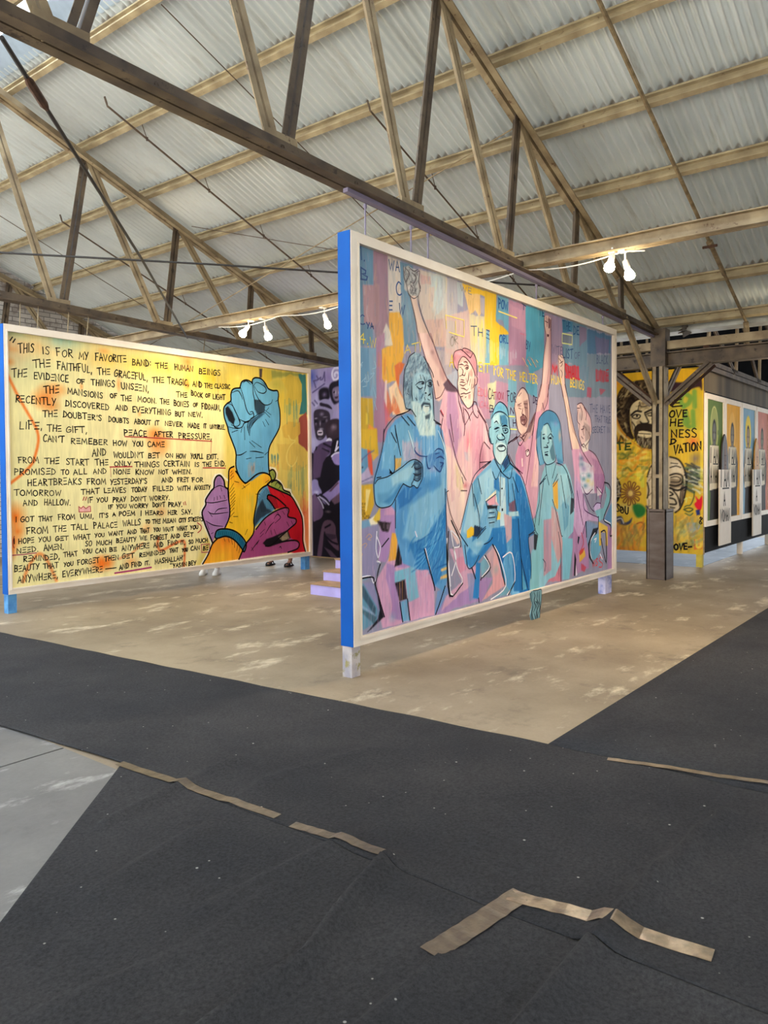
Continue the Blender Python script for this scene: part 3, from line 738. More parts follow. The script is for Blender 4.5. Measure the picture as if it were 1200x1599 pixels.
('t',(16,13,12),12.3,'WANT',1187,486,1381,480,51),
('t',(16,13,12),12.6,'AND',1445,491,1570,488,50),
('t',(16,13,12),12.8,'THAT',1625,488,1757,487,53),
('t',(16,13,12),13.0,'YOU',1826,495,1921,493,49),
('t',(16,13,12),13.2,'WANT',1964,486,2127,485,54),
('t',(16,13,12),13.4,'WHAT',2182,484,2341,484,53),
('t',(16,13,12),13.6,'YOU',2394,491,2521,489,49),
('t',(16,13,12),12.5,'BeAUTY',1290,393,1566,390,56),
('t',(16,13,12),12.8,'WE',1621,400,1719,400,53),
('t',(16,13,12),13.0,'FORGeT',1775,392,2021,387,58),
('t',(16,13,12),13.3,'AND',2084,391,2220,391,55),
('t',(16,13,12),13.5,'GeT',2284,397,2433,391,56),
('t',(16,13,12),12.4,'Be',1197,292,1291,291,51),
('t',(16,13,12),12.5,'ANYWHeRe',1364,290,1754,293,63),
('t',(16,13,12),13.0,'AND',1822,295,1961,292,59),
('t',(16,13,12),13.2,'FIND',2035,305,2191,299,55),
('t',(16,13,12),13.5,'IT,',2236,299,2301,299,50),
('t',(16,13,12),13.6,'SO',2369,294,2438,296,56),
('t',(16,13,12),13.7,'MUCH',2479,302,2679,296,54),
('t',(16,13,12),12.3,'THeN',1126,186,1315,184,58),
('t',(16,13,12),12.5,'GeT',1365,193,1530,192,56),
('t',(16,13,12),12.8,'ReMINDeD',1609,188,1992,197,53),
('t',(16,13,12),13.3,'THAT',2057,204,2189,205,55),
('t',(16,13,12),13.5,'YOU',2259,201,2343,202,43),
('t',(16,13,12),13.6,'CAN',2399,206,2542,203,54),
('t',(16,13,12),13.8,'Be',2599,193,2687,194,57),
('t',(16,13,12),12.5,'AND',1323,58,1452,72,59),
('t',(16,13,12),12.7,'FIND',1492,74,1638,81,55),
('t',(16,13,12),12.9,'IT.',1685,81,1753,82,51),
('t',(16,13,12),13.0,'MASHALLAH',1836,82,2254,91,61),
('t',(16,13,12),13.3,'YASIIN',2110,5,2324,8,55),
('t',(16,13,12),13.6,'BEY',2355,9,2481,6,54),
('t',(16,13,12),13.3,'-',2066,38,2087,38,50),
('t',(16,13,12),10.5,'FROM',104,1362,331,1354,67),
('t',(16,13,12),10.8,'THe',406,1346,571,1348,67),
('t',(16,13,12),11.0,'START',662,1340,940,1335,68),
('t',(16,13,12),11.4,'THe',1025,1335,1194,1336,66),
('t',(16,13,12),10.4,'PROMISeD',57,1228,528,1230,67),
('t',(16,13,12),11.0,'TO',597,1227,688,1229,55),
('t',(16,13,12),11.1,'ALL',747,1226,914,1230,60),
('t',(16,13,12),11.4,'AND',997,1233,1169,1238,61),
('t',(16,13,12),10.6,'HEARTBReAKS',204,1105,841,1113,70),
('t',(16,13,12),11.3,'FROM',914,1112,1156,1108,65),
('t',(16,13,12),10.4,'TOMORROW',55,1004,588,985,63),
('t',(16,13,12),11.2,'THAT',841,996,1066,995,63),
('t',(16,13,12),10.5,'AND',150,890,311,889,61),
('t',(16,13,12),10.8,'HALLOW.',388,887,702,875,65),
('t',(16,13,12),11.3,'IF',920,895,984,895,59),
('t',(16,13,12),11.4,'YOU',1036,896,1178,897,55),
('t',(16,13,12),10.5,'I',60,714,75,715,56),
('t',(16,13,12),10.5,'GOT',119,713,264,710,57),
('t',(16,13,12),10.7,'THAT',323,707,482,704,56),
('t',(16,13,12),10.9,'FROM',553,711,750,706,63),
('t',(16,13,12),11.2,'UMI,',822,713,991,705,54),
('t',(16,13,12),11.4,"IT'S",1066,709,1183,710,53),
('t',(16,13,12),10.6,'FROM',181,577,423,571,74),
('t',(16,13,12),10.9,'THe',493,578,646,573,65),
('t',(16,13,12),11.1,'TALL',712,586,914,581,64),
('t',(16,13,12),11.4,'PALACe',991,585,1303,582,68),
('t',(16,13,12),10.4,'I',35,477,52,476,56),
('t',(16,13,12),10.5,'HOPe',90,475,264,475,57),
('t',(16,13,12),10.7,'YOU',314,479,457,477,54),
('t',(16,13,12),10.9,'GeT',514,475,667,472,52),
('t',(16,13,12),11.1,'WHAT',731,473,944,465,56),
('t',(16,13,12),11.4,'YOU',1004,482,1128,479,43),
('t',(16,13,12),10.5,'NeeD.',69,369,310,375,57),
('t',(16,13,12),10.8,'AMeN.',377,373,609,372,65),
('t',(16,13,12),11.3,'SO',881,383,960,382,59),
('t',(16,13,12),11.4,'MUCH',1027,383,1223,379,55),
('t',(16,13,12),10.6,'ReMINDeD,',143,270,559,266,61),
('t',(16,13,12),11.0,'THAT',610,280,778,279,59),
('t',(16,13,12),11.2,'YOU',846,301,961,297,52),
('t',(16,13,12),11.4,'CAN',1011,293,1145,292,52),
('t',(16,13,12),10.5,'BeAUTY',40,168,315,176,67),
('t',(16,13,12),10.8,'THAT',369,176,536,166,58),
('t',(16,13,12),11.0,'YOU',608,173,723,173,48),
('t',(16,13,12),11.2,'FORGeT',778,178,1054,174,60),
('t',(16,13,12),10.5,'ANYWHeRe,',73,43,534,49,73),
('t',(16,13,12),11.0,'EVeRYWHeRe',592,54,1097,60,70),
('l',(16,13,12),13.8,[65,2719,38,2677],{'sm': False}),
('l',(16,13,12),13.9,[94,2702,69,2661],{'sm': False}),
('l',(186,64,66),11.2,[875,964,858,925],{'sm': False}),
('l',(186,64,66),11.3,[905,963,889,924],{'sm': False}),
('l',(186,64,66),8.2,[807,790,803,854,832,831,861,855,893,826,934,852,951,851,954,789,807,790],{'sm': False}),
('l',(176,80,96),11.8,[20,355,147,354,288,359],{'sm': False}),
('l',(16,13,12),11.5,[1136,91,1259,90],{'sm': False}),
('l',(160,60,50),8.4,[45,560,31,509,32,456,42,435],{}),
('l',(186,64,66),14.7,[1217,1315,1374,1318,1522,1321],{'sm': False}),
('l',(186,64,66),14.7,[2617,1306,2831,1307,3003,1303],{'sm': False}),
('l',(186,64,66),5.4,[1224,1309,1228,1193],{'sm': False}),
('l',(186,64,66),13.7,[2509,570,2572,522,2564,470,2515,437],{}),
('l',(186,64,66),11.8,[2287,849,2294,819],{'sm': False}),
('l',(186,64,66),11.8,[2313,860,2325,816],{'sm': False}),
('l',(176,70,96),11.2,[2568,273,2707,271,2713,160,2575,165,2568,273],{'sm': False}),
('l',(176,60,110),20.2,[1260,28,1486,33,1778,45],{'sm': False}),
('l',(16,13,12),11.5,[1142,92,1281,92],{'sm': False}),
('l',(16,13,12),8.4,[2268,157,2261,133],{'sm': False}),
('l',(16,13,12),8.5,[2291,163,2286,138],{'sm': False}),
('l',(186,64,66),13.3,[1425,1688,1967,1685,2770,1667],{'sm': False}),
('l',(186,64,66),7.0,[2763,1666,2753,1507],{'sm': False}),
('l',(70,24,20),9.3,[3648,993,3776,1053],{'sm': False})]

CROWD_OPS = [
('f',(98,136,162),[-14,2881,204,2874,201,2613,80,2591,87,2316,197,2281,195,2157,-23,2129],{'tex': 6}),
('f',(160,122,138),[199,2873,381,2875,394,2558,374,2179,268,2166,197,2281,87,2316,75,2590,201,2613],{'tex': 14}),
('f',(178,136,136),[80,2584,273,2627,270,2356,197,2294,87,2316],{'al': 0.6,'tex': 14}),
('f',(206,192,178),[381,2872,545,2864,552,2452,393,2434,384,2621],{'tex': 6}),
('f',(98,136,162),[534,2858,705,2864,785,2626,714,2600,758,2227,583,2205,552,2439],{'tex': 6}),
('b',(140,176,186),[620,2463,138,184,0.7]),
('f',(196,178,166),[788,2854,1214,2868,1209,2284,1002,2258,832,2496,773,2624],{'tex': 14}),
('f',(188,208,208),[933,2862,1188,2877,1186,2610,980,2548],{'al': 0.75,'tex': 30,'soft': 30}),
('f',(196,148,146),[811,2817,958,2825,969,2757,822,2730],{'al': 0.7,'tex': 14}),
('f',(218,186,168),[932,2729,1020,2752,993,2571,930,2575],{'al': 0.7,'tex': 14}),
('f',(206,160,152),[868,2453,1211,2513,1209,2284,1015,2259],{'al': 0.7,'tex': 14}),
('f',(238,170,48),[393,2434,530,2462,563,2414,583,2205,395,2182],{'tex': 8}),
('f',(214,204,190),[354,2349,407,2292,439,2187,310,2171,322,2286],{'al': 0.9,'tex': 4}),
('f',(206,196,186),[1021,2862,1363,2871,1374,2563,1017,2494],{'al': 0.5,'tex': 30}),
('f',(190,206,208),[1020,2848,1136,2849,1146,2600,1017,2508],{'al': 0.8,'tex': 14}),
('f',(192,206,200),[1362,2857,1459,2860,1458,2651,1374,2667],{'al': 0.7,'tex': 14}),
('f',(212,172,160),[1159,2530,1586,2657,1567,2158,1168,2116],{'al': 0.75,'tex': 14}),
('f',(178,170,170),[1172,2503,1332,2513,1330,2262,1183,2259],{'al': 0.6,'tex': 20}),
('f',(236,190,120),[1445,2857,1749,2853,1763,2639,1718,2617,1659,2653,1571,2609,1487,2776],{'tex': 14}),
('f',(214,200,150),[1557,2607,1838,2636,1835,2186,1596,2161],{'al': 0.85,'tex': 14}),
('f',(246,192,36),[1459,2860,2043,2871,2034,2618,2271,2556,2288,2525,2097,2499,2095,2214,1912,2195,1915,2522,1822,2509,1832,2806,1749,2815,1616,2799,1487,2805],{'tex': 8}),
('f',(176,166,178),[1749,2791,1832,2798,1823,2633,1763,2655],{'al': 0.9,'tex': 6}),
('f',(110,172,202),[2076,2864,2281,2868,2288,2542,2204,2579,2172,2647,2074,2640,2058,2606,2034,2666],{'tex': 6}),
('f',(110,172,202),[2097,2495,2279,2524,2286,2234,2095,2214],{'tex': 6}),
('f',(110,172,202),[1837,2503,1915,2506,1920,2195,1835,2186],{'tex': 6,'al': 0.9}),
('f',(184,132,164),[2281,2860,2622,2876,2655,2273,2286,2234],{'tex': 14}),
('f',(210,150,176),[2306,2823,2603,2805,2620,2588,2339,2615],{'al': 0.6,'tex': 20}),
('f',(70,156,190),[2622,2876,2882,2876,2879,2297,2619,2269,2657,2593],{'tex': 14}),
('d',(240,214,90),[1557,1850,2188,2592,22,10,0.8,21]),
('d',(230,226,200),[1837,2104,2215,2440,12,8,0.7,22]),
('d',(210,224,236),[2105,2441,2250,2396,16,9,0.7,23]),
('d',(200,150,180),[2289,2600,2267,2788,14,9,0.5,24]),
('d',(170,196,210),[1702,1789,2182,2499,8,9,0.7,25]),
('d',(190,150,70),[1473,1793,2629,2773,12,7,0.5,26]),
('s',(226,96,120),8,[2513,2569,2880,2571],{'sm': False,'al': 0.8}),
('f',(76,156,186),[2620,2850,3045,2862,3045,2796,3024,2295,2703,2182,2636,2494],{'tex': 14}),
('f',(150,128,160),[3045,2854,3478,2862,3477,2429,3193,2313,3043,2464],{'tex': 14}),
('f',(66,128,166),[3468,2852,3756,2869,3735,2751,3488,2716],{'tex': 6}),
('f',(96,138,164),[3735,2866,4151,2873,4150,2413,3487,2387,3487,2569,3735,2618],{'al': 0.85,'tex': 20}),
('f',(136,108,138),[3928,2841,4128,2851,4128,2723,3928,2624],{'al': 0.8,'tex': 14}),
('f',(74,116,154),[4128,2851,4850,2857,4850,2642,4128,2557],{'tex': 20}),
('f',(112,102,142),[4359,2791,4799,2811,4774,2633,4406,2590],{'al': 0.8,'tex': 14}),
('f',(108,134,152),[4128,2557,4850,2632,4851,2113,4127,2060],{'al': 0.8,'tex': 14}),
('f',(98,134,160),[3487,2387,4173,2415,4172,2064,3526,2017],{'al': 0.8,'tex': 14}),
('f',(96,110,126),[3468,2696,3735,2715,3724,2612,3457,2591],{'al': 0.7}),
('b',(206,60,70),[3289,2306,137,81,0.8]),
('f',(206,58,72),[3537,2375,3905,2387,3927,2227,3568,2230],{'al': 0.75,'tex': 20}),
('f',(200,60,76),[4382,2409,4774,2409,4774,2293,4406,2270],{'al': 0.6,'tex': 20}),
('f',(196,60,84),[4127,2180,4265,2173,4241,2069,4127,2060],{'al': 0.7,'tex': 10}),
('f',(196,64,84),[4478,2190,4698,2189,4526,2109],{'al': 0.7,'tex': 10}),
('s',(220,120,90),9,[2703,2214,2600,2235,2703,2359,2915,2284],{'al': 0.4}),
('f',(196,138,168),[1684,2105,1912,2112,1909,1701,1786,1695,1697,1844],{'al': 0.85,'tex': 14}),
('f',(188,136,166),[2006,2057,2285,2049,2284,1844,2036,1820],{'al': 0.85,'tex': 14}),
('f',(112,176,204),[2268,2113,2440,2096,2420,1643,2265,1637],{'al': 0.9,'tex': 10}),
('f',(84,164,194),[2618,2129,2878,2118,2877,1960,2635,1994],{'al': 0.9,'tex': 10}),
('f',(168,178,196),[1180,2027,1370,2104,1368,1941,1246,1960],{'al': 0.8,'tex': 10}),
('f',(186,170,170),[1040,2227,1275,2226,1274,2050,1194,2028],{'al': 0.6,'tex': 14}),
('f',(216,224,160),[1880,2014,2038,2060,2004,1802,1909,1780],{'al': 0.7,'tex': 10}),
('f',(156,172,204),[2284,1844,2421,1811,2419,1577,2299,1572],{'al': 0.7,'tex': 10}),
('d',(220,210,150),[1698,2036,1820,2029,10,8,0.6,27]),
('f',(98,148,184),[-6,2125,234,2142,230,1782,-1,1765],{'tex': 6}),
('f',(140,168,190),[142,2131,234,2142,228,1679,187,1677,178,1772,148,1776],{'al': 0.6,'tex': 10}),
('f',(170,120,150),[235,2219,329,2271,373,1442,226,1438,197,1613,230,1782],{'tex': 14}),
('f',(208,164,40),[-1,1756,183,1763,195,1437,0,1431],{'tex': 6}),
('f',(240,148,48),[125,1571,227,1531,231,1438,108,1434],{'tex': 10}),
('f',(232,200,60),[101,1646,121,1647,125,1565,100,1564],{'al': 0.8}),
('f',(238,170,48),[291,2149,570,2237,580,2131,477,1920,357,1883,294,1917],{'tex': 12}),
('f',(226,104,48),[456,2037,523,2071,590,2065,567,2022,522,1964,510,1870,565,1794,520,1790,477,1894],{'tex': 8}),
('f',(244,204,160),[378,1859,477,1920,520,1830,610,1729,632,1690,541,1664,430,1652],{'tex': 8}),
('f',(228,96,50),[357,1857,441,1692,375,1622,334,1699],{'al': 0.8,'tex': 14}),
('f',(232,110,60),[432,1824,530,1677,474,1654,420,1691],{'al': 0.8,'tex': 10}),
('f',(232,204,196),[336,1921,363,1910,355,1687,324,1776],{'al': 0.9,'tex': 5}),
('f',(214,90,110),[313,1762,387,1676,408,1617,332,1555],{'al': 0.7,'tex': 14}),
('b',(236,120,90),[397,1617,65,30,0.8]),
('d',(214,120,60),[254,357,1857,2132,10,9,0.6,31]),
('d',(244,206,160),[379,563,1659,1911,14,8,0.5,32]),
('f',(150,150,176),[982,1824,1097,1803,1135,1676,1108,1617,1006,1640],{'tex': 8}),
('f',(224,176,36),[1,1525,227,1534,245,1341,153,1365,4,1394],{'tex': 6}),
('f',(96,152,192),[-1,1394,113,1377,121,1225,1,1175],{'tex': 6}),
('f',(150,150,178),[183,1327,298,1355,223,1173,181,1173],{'al': 0.9,'tex': 8}),
('f',(240,84,50),[118,1377,158,1372,181,1186,131,1186],{'tex': 6}),
('f',(236,176,60),[158,1359,245,1341,183,1295],{'tex': 6}),
('f',(184,166,202),[1,1169,121,1244,181,1148,11,1118],{'tex': 8}),
('b',(210,60,70),[32,1297,35,28,0.9]),
('b',(30,30,40),[12,1241,16,14,1]),
('b',(30,30,40),[56,1244,14,13,1]),
('s',(90,96,140),6,[-4,1125,171,1173],{}),
('s',(86,100,150),8,[-2,1269,112,1339,194,1372],{}),
('f',(226,174,36),[3,1112,176,1122,189,967,127,861,5,848],{'tex': 6}),
('f',(248,226,150),[94,1082,150,1078,129,1021,102,920,87,920],{'al': 0.8}),
('f',(112,160,196),[-2,849,137,854,156,795,-3,780],{'tex': 8}),
('f',(148,140,180),[-3,792,229,810,217,711,-2,726],{'tex': 12}),
('f',(246,232,200),[127,855,219,889,229,817,146,809],{'tex': 6}),
('f',(240,196,60),[172,852,261,932,314,930,239,823],{'tex': 8}),
('f',(176,132,186),[272,925,467,970,463,693,259,708],{'tex': 12}),
('f',(212,150,184),[325,929,450,944,443,871,314,878],{'al': 0.8,'tex': 8}),
('f',(44,32,38),[229,836,399,820,365,723,291,754],{'tex': 8}),
('d',(210,170,200),[229,398,721,836,8,8,0.7,33]),
('f',(146,138,178),[-1,773,218,759,258,639,226,544,193,399,-3,434],{'tex': 10}),
('f',(110,164,190),[-2,459,132,431,101,409,-3,383],{'al': 0.6,'tex': 14}),
('f',(176,132,190),[259,756,420,746,397,628,331,515,226,538],{'tex': 8}),
('f',(218,158,192),[224,395,374,550,858,563,992,221,990,6,283,14,212,241],{'tex': 8}),
('f',(174,132,192),[341,507,445,477,491,183,546,32,391,83,414,173,329,396],{'tex': 8}),
('f',(176,134,194),[497,728,645,711,707,451,550,446,461,462,496,607],{'tex': 8}),
('f',(184,160,200),[542,738,692,728,668,675,553,697],{'al': 0.7,'tex': 10}),
('f',(246,172,50),[409,737,486,728,462,522,363,518],{'tex': 3}),
('f',(28,22,26),[499,674,540,562,534,478,439,468],{'tex': 2}),
('f',(116,188,212),[439,431,707,451,770,186,616,165,584,354,443,340],{'tex': 3}),
('f',(28,22,28),[443,340,578,355,605,194,503,188],{'tex': 2}),
('f',(104,168,208),[503,184,605,194,638,14,540,20],{'tex': 3}),
('s',(196,140,80),5,[504,336,508,194],{'sm': False}),
('s',(196,140,80),5,[540,345,543,196],{'sm': False}),
('f',(96,152,182),[-3,396,182,361,284,100,7,22],{'tex': 6}),
('f',(146,140,186),[51,390,172,375,252,144],{'tex': 4}),
('f',(56,92,112),[16,381,61,363,201,177,190,127,20,305],{'tex': 4}),
('f',(72,110,128),[14,210,210,111,179,64,14,179],{'tex': 4}),
('f',(150,176,214),[19,235,180,141,210,111,29,208],{'al': 0.8}),
('f',(26,24,34),[203,359,299,97,210,59,137,25,97,13,231,95,253,157],{'tex': 4}),
('b',(130,200,214),[413,73,65,64,0.8]),
('d',(190,120,170),[225,977,-78,499,30,5,0.5,34]),
('f',(150,130,186),[994,408,1189,373,1148,231,980,223],{'al': 0.9,'tex': 8}),
('f',(110,150,206),[1030,202,1214,223,1240,79,1172,22,990,13],{'tex': 10}),
('f',(168,130,186),[1173,140,1240,131,1239,-2,1003,4],{'al': 0.8,'tex': 10}),
('f',(214,160,188),[1227,539,1490,540,1677,315,1705,31,1090,20,1170,148,1416,236],{'tex': 10}),
('f',(172,132,190),[1090,20,1416,146,1737,230,1953,214,1766,22],{'tex': 10}),
('f',(132,142,190),[1502,303,1677,284,1660,37,1543,53],{'al': 0.8,'tex': 12}),
('f',(226,158,164),[1987,500,2214,110,1766,22,1953,158],{'tex': 6}),
('f',(226,170,170),[1845,440,1987,508,2083,305,1954,222,1891,340],{'al': 0.7,'tex': 10}),
('f',(144,134,176),[2083,378,2317,406,2385,140,2214,102],{'tex': 8}),
('f',(110,168,190),[1984,17,2214,102,2367,134,2230,17],{'tex': 6}),
('f',(116,172,196),[1738,371,1814,419,1899,324,1752,244],{'tex': 5}),
('b',(206,90,110),[2282,285,86,67,0.7]),
('b',(120,170,170),[2018,279,80,73,0.6]),
('f',(226,130,160),[1335,440,1475,465,1502,333,1389,315],{'al': 0.6,'tex': 14}),
('f',(206,120,140),[2998,699,3385,660,3447,4,2898,54,2976,291],{'tex': 12}),
('f',(184,130,178),[3736,660,4159,618,4182,78,3734,28],{'tex': 10}),
('f',(120,150,190),[4062,643,4459,561,4459,254,4207,176,4110,423],{'tex': 10}),
('f',(150,120,176),[3471,786,3781,734,3735,450,3514,466],{'al': 0.7,'tex': 10}),
('f',(178,130,180),[4722,587,4914,513,4914,-7,4749,-1],{'tex': 5}),
('f',(92,150,200),[4642,622,4886,821,4900,493],{'tex': 5}),
('f',(216,60,70),[3280,556,3428,509,3427,249,3279,317],{'al': 0.7,'tex': 14}),
('d',(140,80,110),[2998,3469,20,681,20,12,0.6,35]),
('d',(230,150,160),[3017,3734,28,555,18,9,0.6,36]),
('h',[-5,2865,4850,2865,4893,-5,5,16],[(110,140,165),(170,140,156),(196,180,176),(130,130,160),(90,120,150)],420,120,14,90,10,0.22,3),
('h',[-5,2865,1214,2828,1204,1738,-19,1664],[(206,196,190),(120,110,120),(214,170,120),(86,120,150),(190,140,150)],260,90,10,90,14,0.35,4),
('h',[746,2842,1971,2735,1966,2022,737,1916],[(206,200,196),(230,210,140),(190,150,150),(160,170,180)],220,110,8,90,6,0.4,5),
('h',[464,492,2871,653,2868,-8,459,14],[(190,130,176),(226,180,206),(140,150,196)],140,140,8,90,6,0.4,6),
('h',[-4,538,1000,708,993,9,-10,18],[(196,136,180),(232,190,214),(150,120,170)],120,160,6,90,3,0.45,7),
('h',[3328,2413,4850,2466,4893,58,3814,55],[(90,110,150),(150,130,160),(120,140,170)],150,110,10,90,10,0.3,8),
('f',(176,176,172),[579,2824,647,2845,764,2835,787,2792,774,2721,798,2670,761,2609,679,2608,600,2661],{'tex': 20,'clip': True}),
('h',[590,2820,764,2828,774,2721,761,2609,600,2661],[(90,92,98),(214,206,200),(120,122,126),(70,74,82),(230,214,204)],90,45,8,70,60,0.8,22),
('b',(120,124,130),[693,2800,70,27,0.4]),
('b',(222,206,196),[634,2667,57,50,0.9]),
('u',),
('f',(222,190,172),[668,2613,750,2627,773,2556,832,2455,904,2382,1002,2258,793,2232,748,2415],{'tex': 6,'clip': True}),
('f',(186,146,134),[749,2579,832,2455,1002,2258,903,2245,831,2392],{'al': 0.6,'soft': 30}),
('u',),
('f',(230,190,180),[779,2333,950,2357,999,2272,1074,2160,1177,2026,1243,1959,1163,1916,1136,1835,1071,1801,1020,1812,977,1965,886,2125,815,2255],{'clip': True}),
('f',(196,148,146),[876,2347,950,2357,999,2265,1190,2013,1243,1945,1124,1978,1074,2074,948,2174],{'al': 0.75,'soft': 18}),
('b',(236,206,200),[911,2176,74,76,0.7]),
('b',(150,110,112),[980,2202,44,30,0.7]),
('b',(180,130,136),[1125,2036,65,67,0.6]),
('u',),
('f',(226,158,182),[1166,1888,1180,1954,1273,1962,1396,1898,1409,1810,1550,1766,1652,1811,1726,1769,1846,1635,1907,1483,1084,1461,1125,1661,1086,1716,1139,1806],{}),
('f',(232,176,190),[1086,1731,1146,1886,1246,1960,1368,1892,1429,1796,1546,1758,1678,1812,1756,1771,1870,1636,1962,1485,2033,1306,2031,1065,1934,827,1614,669,1346,574,1195,751,1140,1190,1103,1407,1085,1580],{'clip': True,'tex': 4}),
('f',(178,128,182),[1206,1902,1327,1900,1427,1526,1301,1300,1183,1627],{'al': 0.7,'soft': 14}),
('f',(240,206,196),[1103,1461,1261,1411,1357,573,1195,696,1139,1081],{'al': 0.9,'soft': 10}),
('f',(246,222,196),[1261,1411,1424,1189,1558,557,1357,573],{'al': 0.6,'soft': 14}),
('b',(238,150,176),[1675,1477,203,231,0.9]),
('b',(206,110,140),[1753,1304,112,295,0.8]),
('b',(236,110,130),[1544,1473,86,170,0.8]),
('b',(252,220,224),[1846,1541,115,236,0.8]),
('b',(160,100,120),[1775,1333,57,141,0.8]),
('b',(250,230,200),[1445,1076,104,346,0.7]),
('f',(178,186,206),[1468,1381,1565,1382,1564,1291,1489,1313],{'al': 0.6,'soft': 6}),
('f',(226,206,140),[1322,1301,1466,1075,1423,1031,1340,1078],{'al': 0.6,'soft': 6}),
('d',(246,206,190),[1125,1613,553,1733,14,16,0.5,41]),
('d',(206,130,160),[1165,1958,826,1790,12,16,0.45,42]),
('b',(210,90,100),[1487,1086,64,47,0.7]),
('u',),
('h',[1106,1732,1678,1766,1939,1484,1959,946,1559,672,1196,806],[(250,214,214),(206,130,166),(240,180,196),(252,230,206),(190,110,150)],120,110,8,84,14,0.5,16),
('f',(96,70,88),[1137,1950,1207,2000,1327,1933,1368,1903,1266,1895,1186,1900],{'soft': 6}),
('f',(206,138,150),[1291,2199,1322,2248,1400,2274,1463,2294,1534,2295,1632,2268,1681,2200,1688,2076,1647,2072,1614,2120,1550,2186,1438,2220,1383,2180,1371,2096,1321,2116,1291,2158],{'clip': True}),
('b',(236,176,190),[1399,2241,87,24,0.8]),
('b',(140,90,104),[1534,2269,89,19,0.8]),
('b',(176,90,110),[1314,2189,38,49,0.7]),
('b',(216,120,140),[1648,2188,41,56,0.6]),
('u',),
('f',(240,208,190),[1371,2104,1383,2172,1438,2216,1502,2215,1574,2176,1631,2130,1647,2063,1646,1973,1633,1851,1612,1819,1563,1778,1514,1775,1427,1841,1377,1904,1362,1970,1370,2037,1363,2070],{'clip': True}),
('f',(206,160,150),[1549,2097,1598,2131,1622,2095,1614,2060,1557,2063],{'al': 0.85,'soft': 8}),
('f',(214,166,158),[1383,2172,1454,2218,1550,2186,1517,2161,1438,2178,1391,2139],{'al': 0.8,'soft': 8}),
('f',(190,140,136),[1539,1900,1580,1899,1571,1855,1539,1857],{'al': 0.8,'soft': 8}),
('f',(226,180,168),[1581,2031,1647,2063,1633,1864,1596,1921],{'al': 0.6,'soft': 12}),
('b',(252,236,214),[1461,2096,48,20,0.7]),
('b',(252,236,214),[1405,1990,47,21,0.5]),
('b',(250,230,212),[1498,1820,65,21,0.7]),
('b',(200,150,146),[1438,2144,47,7,0.7]),
('b',(198,146,140),[1517,2132,32,14,0.5]),
('u',),
('f',(214,160,160),[1647,2063,1697,2068,1696,2016,1671,1988,1638,1976],{'soft': 6}),
('f',(88,158,214),[320,1430,361,1530,460,1613,612,1677,734,1658,914,1509,1047,1610,1124,1560,1171,1409,1188,1080,1165,698,1191,310,1150,178,996,251,903,396,766,410,548,484,450,744,460,894,403,946,290,941,205,963,183,1099,200,1196,271,1341],{'clip': True,'tex': 3}),
('f',(70,140,200),[462,1094,641,1116,864,1166,1101,1191,1176,862,1000,708,635,578,458,693],{'al': 0.55,'soft': 16}),
('f',(150,206,228),[639,937,909,1033,1100,1082,1098,865,813,615,550,687],{'al': 0.6,'soft': 16,'tex': 10}),
('f',(24,128,206),[1168,971,1165,698,999,601,857,453,721,415,905,555,1077,703],{'al': 0.9,'soft': 6}),
('f',(20,110,190),[636,629,906,672,1098,865,1167,917,1163,478,1093,321,996,251,884,398,766,400],{'al': 0.6,'soft': 8}),
('f',(34,112,188),[486,1018,606,1107,818,1077,639,963,502,917],{'al': 0.8,'soft': 8}),
('b',(40,120,190),[929,1112,229,69,0.5]),
('f',(110,178,214),[320,1430,410,1552,646,1653,731,1400,642,1244,455,1219,278,1234],{'al': 0.7,'soft': 8}),
('b',(176,220,232),[644,1449,69,101,0.7]),
('b',(190,228,236),[1129,1082,56,331,0.7]),
('f',(214,170,190),[558,1447,776,1452,730,1296,574,1295],{'al': 0.6,'soft': 12}),
('b',(226,96,90),[784,1338,72,83,0.6]),
('f',(236,170,60),[456,1314,540,1320,531,1254,455,1219],{'al': 0.9}),
('d',(226,190,190),[542,819,1245,1497,12,10,0.7,51]),
('d',(216,236,240),[647,1159,1081,1704,10,10,0.5,52]),
('f',(60,120,190),[875,1339,1006,1373,1142,1386,1141,1256,1082,1212,1005,1255,930,1234],{'al': 0.75,'soft': 5}),
('b',(150,150,200),[967,1229,134,44,0.6]),
('u',),
('s',(110,190,232),9,[1167,961,1097,784,962,647,795,575],{'al': 0.75}),
('s',(14,104,190),9,[1157,928,1077,752,933,617,776,550],{'al': 0.75}),
('s',(110,190,232),9,[1147,896,1058,721,905,587,758,526],{'al': 0.75}),
('s',(14,104,190),9,[1137,863,1038,690,877,558,740,501],{'al': 0.75}),
('s',(110,190,232),9,[1127,831,1019,659,849,528,722,477],{'al': 0.75}),
('s',(14,104,190),9,[1117,799,999,628,821,499,704,453],{'al': 0.75}),
('s',(110,190,232),9,[1107,767,980,597,794,470,686,429],{'al': 0.75}),
('s',(14,104,190),9,[1097,735,961,566,766,441,668,405],{'al': 0.75}),
('s',(110,190,232),9,[1087,703,942,536,739,413,650,381],{'al': 0.75}),
('s',(20,100,180),11,[715,637,835,663,959,711],{}),
('s',(20,100,180),12,[786,576,933,592,1112,658],{}),
('s',(20,100,180),12,[981,409,1085,486,1151,567],{}),
('s',(20,100,180),12,[1007,392,1110,411,1189,417],{}),
('f',(240,196,110),[1084,384,1189,395,1195,373,1096,361],{'soft': 6}),
('f',(240,190,100),[1083,319,1195,336,1195,299,1083,297],{'soft': 6}),
('h',[336,1441,476,1594,822,1454,1104,1570,1158,972,1093,321,506,513,460,894,228,1001,231,1220],[(60,140,204),(150,208,232),(84,160,214),(180,222,236)],130,110,9,80,20,0.45,14),
('h',[636,629,1147,918,1112,265,811,432],[(10,96,180),(90,180,230),(20,120,206),(150,210,236)],60,120,8,60,18,0.7,15),
